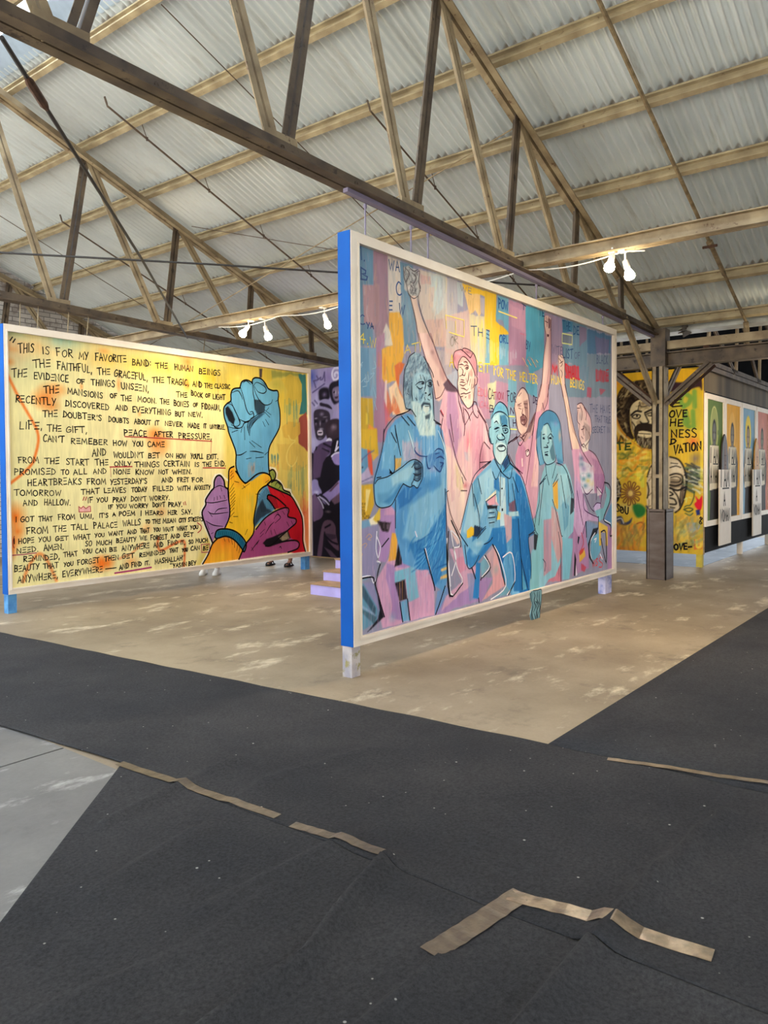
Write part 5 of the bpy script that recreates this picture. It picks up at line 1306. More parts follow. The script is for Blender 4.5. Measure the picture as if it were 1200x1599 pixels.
CROWD_INK = [
('t',(58,84,128),10.3,'1.',53,2766,102,2770,94),
('t',(58,84,128),10.3,'B',53,2623,132,2626,87),
('t',(58,84,128),10.8,'WA',393,2767,528,2771,78),
('t',(58,84,128),10.9,'C',487,2594,554,2599,93),
('t',(58,84,128),10.8,'e',393,2456,431,2459,72),
('t',(58,84,128),11.0,'W',516,2447,586,2444,80),
('t',(58,84,128),10.3,'C',32,2295,96,2299,75),
('t',(58,84,128),10.4,'YA',116,2279,197,2281,44),
('t',(226,206,70),10.3,'4.',31,2164,135,2165,69),
('t',(222,200,90),7.6,'.W',127,2142,223,2148,70),
('t',(222,200,90),8.1,'ATI',591,2146,814,2193,67),
('t',(150,140,130),8.4,'WE',1417,2793,1601,2788,52),
('t',(150,140,130),8.2,'OR',1249,2289,1372,2326,80),
('t',(40,96,160),13.2,'POW',2083,2754,2264,2751,88),
('t',(40,96,160),13.3,'ORL',2097,2435,2270,2441,72),
('t',(48,76,120),10.2,'BY',2628,2432,2729,2423,94),
('t',(48,76,120),9.4,'e',1852,2435,1914,2423,86),
('t',(48,76,120),10.1,'T',2550,2822,2621,2808,50),
('t',(48,76,120),9.1,'TH',1599,2431,1791,2442,76),
('t',(244,214,60),10.4,'A',1234,2112,1301,2112,110),
('t',(244,214,60),11.0,'EIT',1721,2116,1904,2119,77),
('t',(244,214,60),11.3,'FOR',1990,2111,2168,2104,88),
('t',(244,214,60),11.6,'THE',2235,2102,2414,2094,90),
('t',(244,214,60),12.0,'HELTER',2501,2106,2878,2100,88),
('t',(214,120,130),8.1,'EDU',1697,1898,1864,1895,69),
('t',(70,50,80),9.5,'CA',1887,1881,1989,1884,87),
('t',(70,50,80),9.8,'FOR',2250,1882,2421,1886,90),
('t',(70,50,80),9.9,'N',2300,1762,2377,1766,66),
('t',(70,50,80),10.0,'H',2359,1649,2420,1652,66),
('t',(70,50,80),9.5,'B',1909,1764,1988,1769,63),
('t',(70,50,80),10.4,'DE',2783,1902,2877,1890,78),
('t',(170,60,90),9.0,'TION',1989,1884,2167,1893,72),
('t',(206,120,140),7.0,'CAL',1741,1793,1910,1796,54),
('t',(34,84,128),12.4,'TE',2917,2809,3036,2819,66),
('t',(34,84,128),13.2,'THE',3488,2751,3683,2761,87),
('t',(34,84,128),13.5,'DE',3756,2736,3906,2739,98),
('t',(90,150,170),9.8,'THE',2862,2450,3025,2445,98),
('t',(96,96,130),9.5,'WITE',3212,2450,3467,2463,93),
('t',(44,78,124),13.9,'LIST',3487,2439,3734,2458,104),
('t',(84,96,130),10.7,'OF',3787,2464,3927,2480,71),
('t',(84,96,130),11.3,'BLACK',4406,2477,4749,2504,104),
('t',(206,46,60),16.8,'SHALL',3547,2228,3927,2245,140),
('t',(206,46,60),16.2,'M',3212,2230,3347,2235,101),
('t',(190,60,76),16.6,'LIVE',4382,2267,4774,2302,132),
('t',(234,206,80),12.9,'HUM',3202,2137,3446,2140,85),
('t',(234,206,80),13.4,'BEINGS',3671,2142,4048,2137,97),
('t',(70,80,116),8.2,'THE HAVE',4209,1888,4830,1913,89),
('t',(70,80,116),8.3,'THAT TRUE',4358,1786,4830,1788,80),
('t',(70,80,116),8.2,'SECRET IN',4283,1653,4817,1672,70),
('t',(70,50,30),2.4,'THIS IS',19,967,88,965,16),
('t',(70,50,30),2.4,'MAIN',23,945,78,943,15),
('t',(70,50,30),2.4,'WALL',23,926,77,924,15),
('t',(70,50,30),2.4,'LOVE',23,910,77,908,14),
('t',(70,50,30),2.4,'THERE',27,891,87,892,15),
('t',(70,50,30),2.4,'BE MY OWN',17,873,127,874,15),
('t',(70,50,30),2.4,'TO BE ON',17,860,147,863,13),
('l',(150,184,202),5.6,[-3,1964,66,2021],{}),
('l',(150,184,202),5.6,[21,1979,56,2001,50,1982],{}),
('l',(150,184,202),5.6,[49,1872,99,1911,84,1879,134,1889,124,1933],{}),
('l',(150,184,202),5.7,[63,1839,108,1849],{}),
('l',(150,184,202),5.6,[11,1934,30,1905,15,1854,24,1792],{}),
('l',(150,184,202),5.7,[160,1943,201,1953,149,1903],{}),
('l',(150,184,202),5.8,[189,1843,219,1769],{}),
('l',(150,184,202),5.8,[198,1741,228,1679],{}),
('l',(150,184,202),5.7,[181,1983,222,2000,202,2043],{}),
('l',(196,160,140),7.6,[90,723,125,746,156,725,110,709,145,700],{}),
('l',(196,160,140),7.6,[35,664,74,680,99,671,74,648],{}),
('l',(196,160,140),7.6,[4,603,44,606,34,581],{}),
('l',(246,222,110),8.7,[1185,2541,1471,2541,1470,2395,1230,2403],{'sm': False}),
('l',(246,222,110),8.7,[1178,2540,1191,2426],{'sm': False}),
('l',(246,222,110),8.8,[1332,2513,1338,2410],{'sm': False}),
('l',(250,226,130),13.2,[2083,2718,2443,2709],{'sm': False}),
('l',(206,212,140),12.4,[3468,2701,3724,2714,3714,2611,3463,2596,3468,2701],{'sm': False}),
('l',(232,240,120),11.1,[2266,1740,2394,1742],{'sm': False}),
('l',(232,240,120),11.1,[2299,1618,2428,1619],{'sm': False}),
('l',(246,206,120),8.2,[2556,2334,2592,2313],{'sm': False}),
('l',(250,170,140),8.3,[2592,2307,2628,2285],{'sm': False}),
('l',(246,206,120),8.3,[2628,2280,2664,2258],{'sm': False}),
('l',(250,170,140),8.3,[2664,2329,2701,2307],{'sm': False}),
('l',(246,206,120),8.4,[2701,2301,2738,2279],{'sm': False}),
('l',(250,170,140),8.4,[2738,2351,2775,2329],{'sm': False}),
('l',(246,206,120),8.4,[2775,2323,2813,2301],{'sm': False}),
('l',(250,170,140),8.5,[2813,2295,2850,2273],{'sm': False}),
('l',(246,206,120),8.5,[2851,2345,2889,2323],{'sm': False}),
('l',(92,82,86),9.2,[668,2606,713,2505,748,2408,793,2232],{'taper': True}),
('l',(92,82,86),9.3,[774,2631,808,2520,892,2394,1009,2259],{'taper': True}),
('l',(92,82,86),9.0,[579,2831,589,2740,623,2692],{'taper': True}),
('l',(92,82,86),9.1,[601,2822,658,2787,612,2717],{'taper': True}),
('l',(92,82,86),9.1,[647,2838,717,2819,776,2844],{'taper': True}),
('l',(92,82,86),9.2,[693,2800,751,2778,716,2723,669,2728],{'taper': True}),
('l',(92,82,86),9.2,[752,2812,799,2835,787,2750,810,2700,773,2624],{'taper': True}),
('l',(92,82,86),9.1,[623,2692,645,2629,714,2600,774,2631],{'taper': True}),
('l',(92,82,86),9.1,[590,2793,612,2751],{'taper': True}),
('l',(92,82,86),9.2,[669,2701,703,2680,680,2635],{'taper': True}),
('l',(92,82,86),9.2,[715,2710,750,2661],{'taper': True}),
('l',(92,82,86),9.3,[798,2725,810,2672],{'taper': True}),
('l',(120,70,80),7.0,[779,2333,815,2255,886,2125,977,1965,1020,1819],{'taper': False}),
('l',(120,70,80),7.1,[950,2357,999,2272,1074,2160,1177,2026,1256,1953],{'taper': False}),
('l',(120,70,80),7.2,[1047,1971,1072,1930],{'taper': False}),
('l',(120,70,80),7.2,[1020,1819,1097,1846,1163,1924],{'taper': False}),
('l',(84,44,60),7.4,[1291,2199,1322,2248,1400,2274,1439,2275,1534,2240,1574,2223],{'taper': False}),
('l',(84,44,60),7.4,[1291,2199,1295,2158,1321,2116,1367,2091,1379,2155,1438,2216,1502,2215,1574,2176,1631,2122,1655,2073],{'taper': False}),
('l',(84,44,60),7.6,[1439,2275,1463,2294,1534,2295,1632,2268,1681,2200,1688,2076],{'taper': False}),
('l',(84,44,60),7.7,[1574,2223,1615,2266],{'taper': False}),
('l',(84,44,60),7.5,[1363,2091,1374,2038,1362,1978,1377,1904,1427,1841,1514,1775,1563,1778,1616,1820,1646,1973,1679,1997,1696,2046,1680,2066],{'taper': False}),
('l',(84,44,60),7.6,[1412,1888,1467,1901,1499,1897,1572,1919],{'taper': False}),
('l',(84,44,60),7.6,[1412,1865,1443,1871],{'taper': False}),
('l',(84,44,60),7.6,[1483,1862,1499,1871],{'taper': False}),
('l',(84,44,60),7.7,[1613,1957,1646,2003,1647,2042],{'taper': False}),
('l',(110,64,72),9.0,[1430,2114,1453,2096,1437,2060,1413,2050],{'taper': True}),
('l',(110,64,72),8.9,[1390,2043,1413,2050],{'taper': True}),
('l',(110,64,72),9.0,[1445,2061,1476,2056,1489,2082],{'taper': True}),
('l',(110,64,72),9.0,[1413,2016,1444,2015,1468,2013],{'taper': True}),
('l',(110,64,72),8.9,[1397,1989,1436,1997,1484,1993],{'taper': True}),
('l',(110,64,72),8.9,[1397,1973,1452,1965,1500,1986],{'taper': True}),
('l',(110,64,72),9.0,[1485,2120,1517,2136,1541,2130,1517,2115,1493,2121],{'taper': True}),
('l',(110,64,72),9.0,[1469,2139,1517,2153,1549,2143],{'taper': True}),
('l',(110,64,72),8.9,[1391,2123,1422,2122],{'taper': True}),
('l',(110,64,72),8.9,[1383,2139,1430,2152,1461,2147],{'taper': True}),
('l',(110,64,72),9.0,[1420,1941,1468,1941,1515,1928],{'taper': True}),
('l',(110,64,72),9.1,[1549,2088,1540,2036,1516,1983],{'taper': True}),
('l',(110,64,72),9.1,[1573,2035,1556,1978],{'taper': True}),
('l',(110,64,72),9.1,[1597,1990,1588,1946],{'taper': True}),
('l',(110,64,72),9.0,[1500,2032,1516,2008],{'taper': True}),
('l',(110,64,72),9.0,[1462,2172,1501,2181,1533,2167],{'taper': True}),
('l',(110,64,72),9.1,[1515,1928,1540,1947],{'taper': True}),
('p',(40,24,30),[1433,2060,1446,2063,1459,2060,1445,2053],{}),
('p',(40,24,30),[1396,2048,1407,2051,1410,2044,1398,2041],{}),
('p',(70,40,50),[1505,2128,1521,2132,1525,2124,1511,2120],{}),
('l',(84,44,60),8.2,[1207,2001,1281,1955,1358,1915,1380,1825],{'taper': False}),
('l',(84,44,60),8.6,[1628,1838,1670,1832,1694,1790,1761,1724,1847,1659],{'taper': False}),
('l',(84,44,60),8.5,[1474,1764,1530,1729,1570,1663],{'taper': False}),
('l',(84,44,60),8.4,[1380,1825,1426,1744,1457,1641],{'taper': False}),
('l',(84,44,60),8.6,[1628,1829,1611,1776,1636,1726,1694,1695,1711,1722],{'taper': False}),
('l',(84,44,60),7.4,[1244,1703,1257,1623,1296,1467],{'taper': False}),
('l',(84,44,60),7.6,[1450,1775,1477,1619,1462,1528],{'taper': False}),
('l',(84,44,60),7.6,[1477,1619,1608,1747],{'taper': False}),
('l',(84,44,60),8.0,[1846,1635,1907,1483],{'taper': False}),
('l',(84,44,60),7.8,[1696,1759,1831,1658,1877,1581],{'taper': False}),
('l',(84,44,60),7.3,[1086,1723,1138,1676],{'taper': False}),
('l',(84,44,60),7.3,[1125,1661,1098,1551,1136,1462],{'taper': False}),
('l',(84,44,60),7.4,[1223,1574,1302,1393,1369,1267,1495,1132],{'taper': False}),
('l',(84,44,60),7.9,[1792,1472,1738,1362,1729,1230],{'taper': False}),
('l',(84,44,60),7.9,[1807,1481,1915,1420],{'taper': False}),
('l',(84,44,60),7.9,[1737,1292,1914,1301],{'taper': False}),
('l',(84,44,60),7.6,[1409,1043,1508,1039],{'taper': False}),
('l',(84,44,60),7.4,[1178,1033,1243,840,1392,653],{'taper': False}),
('l',(84,44,60),7.6,[1424,1162,1452,1102],{'taper': False}),
('l',(206,60,80),8.6,[1096,1731,1135,1690],{}),
('l',(30,32,44),8.0,[201,1122,238,1153,317,1166,381,1181,536,1244,628,1289,710,1310,781,1293,823,1258,825,1168,785,1112,749,1078,696,1100,649,1087,558,1116],{'taper': False}),
('l',(30,32,44),8.4,[558,1116,512,1070,461,1011,400,953,325,937,251,942,200,986,186,1115],{'taper': False}),
('l',(30,32,44),8.5,[674,1244,709,1279],{'taper': False}),
('l',(30,32,44),8.5,[696,1141,673,1114,678,1093],{'taper': False}),
('l',(30,32,44),8.5,[709,1244,744,1231,804,1244],{'taper': False}),
('l',(30,32,44),8.5,[697,1196,744,1182,804,1196],{'taper': False}),
('l',(30,32,44),8.5,[696,1148,755,1134,797,1154],{'taper': False}),
('l',(30,32,44),8.0,[222,1166,275,1172],{'taper': False}),
('l',(30,32,44),8.2,[448,1337,447,1224,403,1198,382,1231],{'taper': False}),
('l',(30,32,44),8.2,[462,1544,494,1438,526,1338],{'taper': False}),
('l',(30,32,44),8.2,[407,1515,472,1438],{'taper': False}),
('l',(30,32,44),8.3,[456,991,453,771],{'taper': False}),
('l',(40,70,130),12.4,[723,1406,716,1382,781,1342,891,1336],{'taper': True}),
('l',(40,70,130),12.8,[1003,1380,1054,1403,1119,1390,1138,1361],{'taper': True}),
('l',(40,70,130),12.9,[1016,1359,1067,1367],{'taper': True}),
('l',(40,70,130),12.9,[1028,1323,1092,1339,1144,1317],{'taper': True}),
('l',(40,70,130),13.0,[1079,1288,1131,1281,1092,1252],{'taper': True}),
('l',(40,70,130),12.6,[878,1329,902,1245,939,1238],{'taper': True}),
('l',(40,70,130),12.8,[990,1259,1078,1209,1118,1266],{'taper': True}),
('l',(200,228,236),13.3,[631,1537,688,1430,710,1361],{'taper': True}),
('l',(200,228,236),14.0,[1056,1553,1145,1426,1184,1281,1175,1062],{'taper': True}),
('p',(30,32,44),[387,1228,425,1201,381,1195],{}),
('l',(30,32,44),7.3,[316,1538,298,1407,244,1263,202,1173,186,1115],{'taper': False}),
('l',(30,32,44),8.2,[1155,1063,1167,917,1178,642],{'taper': False}),
('l',(30,32,44),8.2,[1175,1033,1208,1047],{'taper': False}),
('l',(30,32,44),7.3,[309,1440,321,1522,386,1590,474,1647,564,1669,667,1709],{'taper': False}),
('l',(30,32,44),8.0,[993,1640,1095,1609],{'taper': False}),
('l',(30,32,44),7.6,[620,1652,724,1582],{'taper': False}),
('l',(30,32,44),7.6,[541,1651,643,1582],{'taper': False}),
('l',(30,32,44),7.7,[679,1706,737,1655],{'taper': False}),
('l',(30,32,44),7.5,[457,1573,472,1494,494,1445],{'taper': False}),
('l',(34,50,70),10.3,[734,1909,781,1936,845,1946,852,1929],{'taper': True}),
('l',(34,50,70),10.3,[750,1902,796,1883,836,1900],{'taper': True}),
('l',(34,50,70),10.5,[893,1950,942,1969,974,1958],{'taper': True}),
('l',(34,50,70),10.5,[900,1923,941,1913,974,1934],{'taper': True}),
('l',(34,50,70),10.5,[861,1984,876,1921,860,1874],{'taper': True}),
('l',(34,50,70),10.5,[893,1987,885,1940],{'taper': True}),
('l',(34,50,70),10.4,[837,2000,853,1965],{'taper': True}),
('l',(34,50,70),10.4,[798,1996,813,1962],{'taper': True}),
('l',(34,50,70),10.5,[910,2049,934,2019],{'taper': True}),
('l',(34,50,70),10.5,[870,2086,894,2052],{'taper': True}),
('l',(34,50,70),10.3,[744,2063,728,2008],{'taper': True}),
('l',(34,50,70),10.2,[681,1923,683,1833,694,1780],{'taper': True}),
('l',(34,50,70),10.5,[867,1746,923,1752],{'taper': True}),
('l',(34,50,70),10.5,[859,1819,867,1801],{'taper': True}),
('l',(34,50,70),10.5,[907,1809,932,1801],{'taper': True}),
('l',(34,50,70),10.6,[974,1902,989,1791,996,1643],{'taper': True}),
('l',(34,50,70),10.4,[836,1845,811,1807],{'taper': True}),
('l',(34,50,70),10.6,[940,1862,956,1817],{'taper': True}),
('l',(34,50,70),10.3,[733,1806,756,1789],{'taper': True}),
('l',(34,50,70),10.1,[612,1926,627,1900],{'taper': True}),
('l',(34,50,70),10.2,[627,1873,634,1843],{'taper': True}),
('l',(34,50,70),10.2,[619,1833,638,1825],{'taper': True}),
('p',(24,34,48),[860,1856,876,1864,892,1856,876,1848],{}),
('p',(24,34,48),[908,1841,940,1862,949,1849,916,1833],{}),
('p',(30,44,60),[813,1934,853,1947,848,1924,821,1921],{}),
('p',(30,44,60),[917,1953,958,1956,966,1929,933,1922],{}),
('l',(30,32,44),7.7,[722,2169,652,2130,629,2078,591,2021,575,1918,570,1825,588,1746,610,1712,663,1711],{'taper': False}),
('l',(30,32,44),7.7,[663,1711,610,1686,477,1652],{'taper': False}),
('l',(30,32,44),7.8,[847,2152,910,2099,975,2032,991,1996],{'taper': False}),
('l',(30,32,44),8.0,[1021,1620,1096,1605],{'taper': False}),
('l',(84,44,60),9.0,[3045,2821,3035,2728,3081,2602,3025,2412,2978,2125,2913,1972],{'taper': False}),
('l',(84,44,60),9.1,[3204,2820,3194,2701,3193,2465,3183,2228,3107,1986],{'taper': False}),
('l',(84,44,60),9.0,[3082,2818,3100,2721],{'taper': False}),
('l',(84,44,60),9.0,[3138,2827,3176,2782,3138,2710],{'taper': False}),
('l',(84,44,60),9.0,[3054,2772,3119,2765],{'taper': False}),
('l',(84,44,60),9.1,[3175,2715,3194,2684],{'taper': False}),
('p',(84,44,60),[3100,2646,3147,2644,3137,2617,3100,2617],{}),
('l',(84,44,60),8.9,[2965,2108,2887,1961,2839,1818,2735,1691],{'taper': False}),
('l',(84,44,60),9.1,[3133,2122,3112,1950,3022,1838],{'taper': False}),
('l',(84,44,60),8.8,[2839,1818,2791,1659,2753,1571],{'taper': False}),
('l',(84,44,60),8.8,[2800,1677,2696,1311,2621,1071],{'taper': False}),
('l',(84,44,60),9.0,[2993,1916,3022,1856],{'taper': False}),
('l',(90,48,56),11.2,[2386,1825,2421,1927,2510,2018,2581,2037,2672,1980,2708,1854,2698,1741,2670,1654],{'taper': True}),
('l',(90,48,56),11.2,[2386,1825,2412,1760,2455,1620,2525,1572],{'taper': True}),
('l',(90,48,56),11.3,[2465,1864,2527,1884],{'taper': True}),
('l',(90,48,56),11.3,[2473,1831,2526,1825],{'taper': True}),
('l',(90,48,56),11.5,[2580,1880,2653,1884],{'taper': True}),
('l',(90,48,56),11.5,[2598,1847,2653,1842],{'taper': True}),
('l',(90,48,56),11.4,[2562,1836,2544,1776,2580,1778],{'taper': True}),
('l',(90,48,56),11.4,[2508,1740,2580,1769,2643,1730,2597,1672,2526,1686,2508,1740],{'taper': True}),
('l',(90,48,56),11.4,[2535,1716,2607,1724],{'taper': True}),
('l',(90,48,56),11.3,[2474,1948,2527,1986],{'taper': True}),
('l',(90,48,56),11.4,[2507,1571,2437,1535,2332,1495],{'taper': True}),
('l',(90,48,56),11.6,[2651,1611,2543,1547,2596,1502],{'taper': True}),
('l',(84,44,60),8.5,[2445,1548,2256,1484],{'taper': False}),
('l',(84,44,60),8.3,[2272,1370,2374,1271,2550,1187],{'taper': False}),
('l',(84,44,60),8.6,[2534,1543,2606,1570],{'taper': False}),
('l',(84,44,60),8.5,[2463,1490,2515,1466,2642,1580],{'taper': False}),
('l',(84,44,60),8.5,[2498,1550,2569,1527],{'taper': False}),
('l',(84,44,60),8.5,[2428,1573,2445,1506,2480,1465],{'taper': False}),
('l',(84,44,60),8.6,[2614,1409,2678,1427,2696,1384,2641,1358,2614,1409],{'taper': False}),
('l',(84,44,60),8.7,[2641,1400,2678,1418],{'taper': False}),
('l',(84,44,60),8.2,[3368,2451,3377,2349,3406,2206,3486,2014],{'taper': False}),
('l',(84,44,60),8.3,[3467,2471,3527,2409,3527,2261,3547,2149,3608,2022],{'taper': False}),
('l',(84,44,60),8.2,[3387,2419,3467,2376,3427,2337],{'taper': False}),
('l',(84,44,60),8.3,[3407,2370,3487,2404],{'taper': False}),
('l',(84,44,60),8.3,[3426,2303,3466,2272,3446,2218],{'taper': False}),
('l',(84,44,60),8.3,[3407,2456,3467,2437],{'taper': False}),
('l',(84,44,60),9.3,[3433,2148,3518,1969,3594,1787,3626,1676,3715,1442],{'taper': False}),
('l',(84,44,60),9.4,[3529,2156,3605,2022,3671,1867,3761,1700,3852,1570,4015,1419,4258,1263],{'taper': False}),
('l',(84,44,60),9.7,[3853,1954,3969,1981,4088,1920,4209,1838,4258,1742,4246,1661],{'taper': False}),
('l',(84,44,60),9.7,[3876,1898,3852,1781,3922,1736],{'taper': False}),
('l',(84,44,60),9.8,[3922,1736,3898,1610,3968,1515,4039,1478],{'taper': False}),
('l',(84,44,60),9.9,[4040,1732,4016,1672,4039,1615],{'taper': False}),
('l',(84,44,60),9.9,[4087,1714,4111,1676],{'taper': False}),
('l',(84,44,60),9.8,[3968,1680,4039,1693],{'taper': False}),
('l',(84,44,60),10.0,[4184,1659,4209,1581,4087,1498],{'taper': False}),
('l',(84,44,60),9.8,[3968,1496,4039,1517,4111,1459],{'taper': False}),
('l',(84,44,60),10.0,[4184,1451,4358,1404,4511,1284,4642,1140,4669,937],{'taper': False}),
('l',(84,44,60),9.8,[3922,1949,3992,1876,3969,1787],{'taper': False}),
('l',(84,44,60),9.9,[4040,1937,4112,1873,4087,1793],{'taper': False}),
('l',(84,44,60),9.7,[3853,1916,3922,1920],{'taper': False}),
('l',(84,44,60),9.8,[3968,1602,4015,1575],{'taper': False}),
('l',(84,50,96),11.6,[4642,1067,4576,945,4537,864,4524,772],{'taper': False}),
('l',(84,50,96),11.4,[4408,1020,4563,935],{'taper': False}),
('l',(84,50,96),11.4,[4408,1020,4395,868],{'taper': False}),
('l',(84,50,96),11.3,[4307,781,4408,827,4524,818],{'taper': False}),
('l',(84,50,96),11.1,[4062,938,4232,774,4332,729],{'taper': False}),
('l',(84,50,96),11.0,[3991,1028,4110,937,4282,992],{'taper': False}),
('l',(84,50,96),11.0,[4014,939,4038,782,4183,716,4459,652],{'taper': False}),
('l',(84,50,96),10.9,[3851,982,3920,786,4014,587],{'taper': False}),
('l',(84,50,96),11.0,[4014,488,4086,622],{'taper': False}),
('l',(28,48,72),8.9,[2886,1681,2915,1752,3022,1820,3142,1849,3305,1823,3410,1732,3463,1558,3494,1317],{'taper': False}),
('l',(28,48,72),8.9,[2886,1681,2856,1540,2856,1435,2922,1277],{'taper': False}),
('l',(28,48,72),8.9,[2963,1614,2952,1490,3001,1349,3060,1287,3140,1278,3283,1315,3314,1380],{'taper': False}),
('l',(28,48,72),9.0,[2992,1588,3041,1594],{'taper': False}),
('l',(28,48,72),9.1,[3111,1565,3181,1604,3242,1569],{'taper': False}),
('l',(28,48,72),9.1,[3121,1566,3140,1512,3100,1502],{'taper': False}),
('l',(28,48,72),9.0,[3001,1548,3041,1545],{'taper': False}),
('l',(28,48,72),9.1,[3141,1557,3201,1550],{'taper': False}),
('l',(28,48,72),9.1,[3080,1484,3120,1458,3021,1456],{'taper': False}),
('l',(28,48,72),9.0,[3040,1403,3120,1413],{'taper': False}),
('l',(28,48,72),9.0,[3050,1376,3120,1373],{'taper': False}),
('l',(28,48,72),9.0,[3022,1687,3121,1709,3202,1622],{'taper': False}),
('l',(28,48,72),9.0,[3060,1287,3079,1188,3139,1062],{'taper': False}),
('l',(28,48,72),9.3,[3324,1297,3494,1261,3625,1148,3714,962],{'taper': False}),
('l',(28,48,72),9.3,[3304,1279,3220,1133],{'taper': False}),
('l',(28,48,72),9.3,[3366,1123,3241,1042],{'taper': False}),
('l',(28,48,72),8.9,[2921,1074,3079,1170],{'taper': False}),
('p',(28,48,72),[2992,1561,3031,1565,3045,1545,3001,1540],{}),
('p',(28,48,72),[3145,1566,3191,1572,3206,1550,3161,1544],{}),
('p',(28,48,72),[3060,1461,3110,1467,3100,1453],{}),
('p',(28,48,72),[3040,1389,3120,1393,3100,1375,3050,1376],{}),
('l',(28,48,72),9.9,[2921,1066,3059,1135],{'taper': False}),
('l',(28,48,72),9.9,[2921,1066,2911,889,2843,760,2814,621,2881,556],{'taper': False}),
('l',(28,48,72),10.2,[3220,906,3302,784,3428,528,3470,497],{'taper': False}),
('l',(28,48,72),10.6,[3647,1119,3759,908,3770,793],{'taper': False}),
('l',(28,48,72),10.3,[3345,1178,3241,1069],{'taper': False}),
('l',(28,48,72),10.4,[3430,1159,3558,801],{'taper': False}),
('l',(28,48,72),10.0,[3019,1126,2960,914,2900,651],{'taper': False}),
('l',(28,48,72),10.6,[3603,1158,3736,861],{'taper': False}),
('l',(28,48,72),10.4,[3364,550,3427,342,3426,6],{'taper': False}),
('l',(28,48,72),10.0,[2996,289,3055,238,3035,160],{'taper': False}),
('l',(28,48,72),11.9,[1931,1623,1895,1601,1900,1534,1930,1472,1971,1468],{'taper': True}),
('l',(28,48,72),11.9,[1942,1697,2005,1810,2095,1866,2197,1844,2257,1788,2284,1649,2306,1601,2284,1530,2250,1475],{'taper': True}),
('l',(28,48,72),11.9,[1957,1708,2005,1753,2100,1776,2197,1763,2252,1734],{'taper': True}),
('l',(28,48,72),12.0,[1993,1605,2056,1623,2088,1620],{'taper': True}),
('l',(28,48,72),12.0,[1993,1663,2036,1681,2067,1661],{'taper': True}),
('l',(28,48,72),12.2,[2142,1638,2207,1651,2251,1637],{'taper': True}),
('l',(28,48,72),12.2,[2153,1622,2240,1620,2251,1588,2185,1575,2153,1617],{'taper': True}),
('l',(28,48,72),12.0,[2024,1580,2067,1597],{'taper': True}),
('l',(28,48,72),12.2,[2131,1568,2185,1543,2184,1516,2087,1508,2045,1533,2056,1555],{'taper': True}),
('l',(28,48,72),12.1,[2045,1502,2024,1469],{'taper': True}),
('l',(28,48,72),12.3,[2206,1506,2228,1464],{'taper': True}),
('l',(28,48,72),12.1,[2044,1433,2087,1455,2162,1457,2206,1436,2184,1409,2097,1402,2044,1433],{'taper': True}),
('l',(28,48,72),12.1,[2076,1444,2162,1449],{'taper': True}),
('l',(28,48,72),12.0,[1971,1468,1981,1374,2044,1301,2107,1269],{'taper': True}),
('l',(28,48,72),12.3,[2239,1453,2238,1372,2150,1291,2118,1227],{'taper': True}),
('l',(28,48,72),12.1,[2110,1737,2121,1663],{'taper': True}),
('l',(28,48,72),12.2,[2142,1664,2120,1642],{'taper': True}),
('l',(28,48,72),11.9,[1920,1519,1940,1478],{'taper': True}),
('l',(28,48,72),12.3,[2228,1426,2227,1383],{'taper': True}),
('p',(20,34,54),[2125,1568,2152,1569,2185,1543,2152,1547],{}),
('p',(20,34,54),[2142,1643,2207,1654,2251,1645,2207,1639,2147,1633],{}),
('p',(24,44,66),[1993,1610,2083,1627,2067,1613,2009,1600],{}),
('p',(24,44,66),[2076,1447,2157,1451,2141,1441,2087,1440],{}),
('p',(24,44,66),[2190,1608,2218,1614,2227,1598,2201,1592],{}),
('l',(30,32,44),9.2,[2250,1470,2431,1551],{'taper': False}),
('l',(30,32,44),9.3,[2249,1351,2316,1281,2498,1204],{'taper': False}),
('l',(30,32,44),8.9,[1929,1300,1786,1238],{'taper': False}),
('l',(30,32,44),9.0,[1991,1327,2075,1248,2128,1206],{'taper': False}),
('l',(30,32,44),9.3,[2249,1367,2293,1292,2161,1205],{'taper': False}),
('l',(28,48,72),8.9,[1930,1309,1714,1222,1610,1146,1536,1009,1421,756,1385,698],{'taper': False}),
('l',(28,48,72),9.3,[2289,1287,2514,1178,2639,997,2786,680,2814,608,2674,565],{'taper': False}),
('l',(28,48,72),9.0,[1960,1206,2024,1133,2105,1213],{'taper': False}),
('l',(28,48,72),9.1,[2105,1213,2288,1138,2339,1238],{'taper': False}),
('l',(28,48,72),9.1,[2121,1205,2104,1092,2103,881],{'taper': False}),
('l',(28,48,72),9.3,[2254,1155,2269,874],{'taper': False}),
('l',(28,48,72),8.7,[1699,1145,1758,1003],{'taper': False}),
('l',(28,48,72),8.7,[1624,1007,1711,818,1725,677],{'taper': False}),
('l',(28,48,72),8.6,[1595,1100,1623,899],{'taper': False}),
('l',(28,48,72),8.9,[1834,930,2023,996],{'taper': False}),
('l',(28,48,72),8.9,[1841,926,1872,858],{'taper': False}),
('l',(28,48,72),8.9,[1895,825,1990,825],{'taper': False}),
('l',(28,48,72),8.9,[1879,778,2005,780],{'taper': False}),
('l',(28,48,72),8.9,[1894,730,1989,733],{'taper': False}),
('l',(28,48,72),9.1,[2022,852,2054,818,2021,739],{'taper': False}),
('l',(28,48,72),9.4,[2339,1088,2424,818],{'taper': False}),
('l',(28,48,72),9.4,[2356,1154,2460,1002],{'taper': False}),
('l',(28,48,72),8.8,[1725,661,1832,702],{'taper': False}),
('p',(20,34,54),[2120,1051,2150,1054,2150,1038,2124,1036],{}),
('p',(20,34,54),[2127,855,2155,856,2155,830,2129,831],{}),
('l',(28,48,72),9.3,[1385,661,1518,545],{'taper': False}),
('l',(28,48,72),9.4,[1468,557,1489,449,1517,355,1567,342,1648,380,1708,444],{'taper': False}),
('l',(28,48,72),10.8,[2814,582,2673,535,2728,292,2727,118],{'taper': False}),
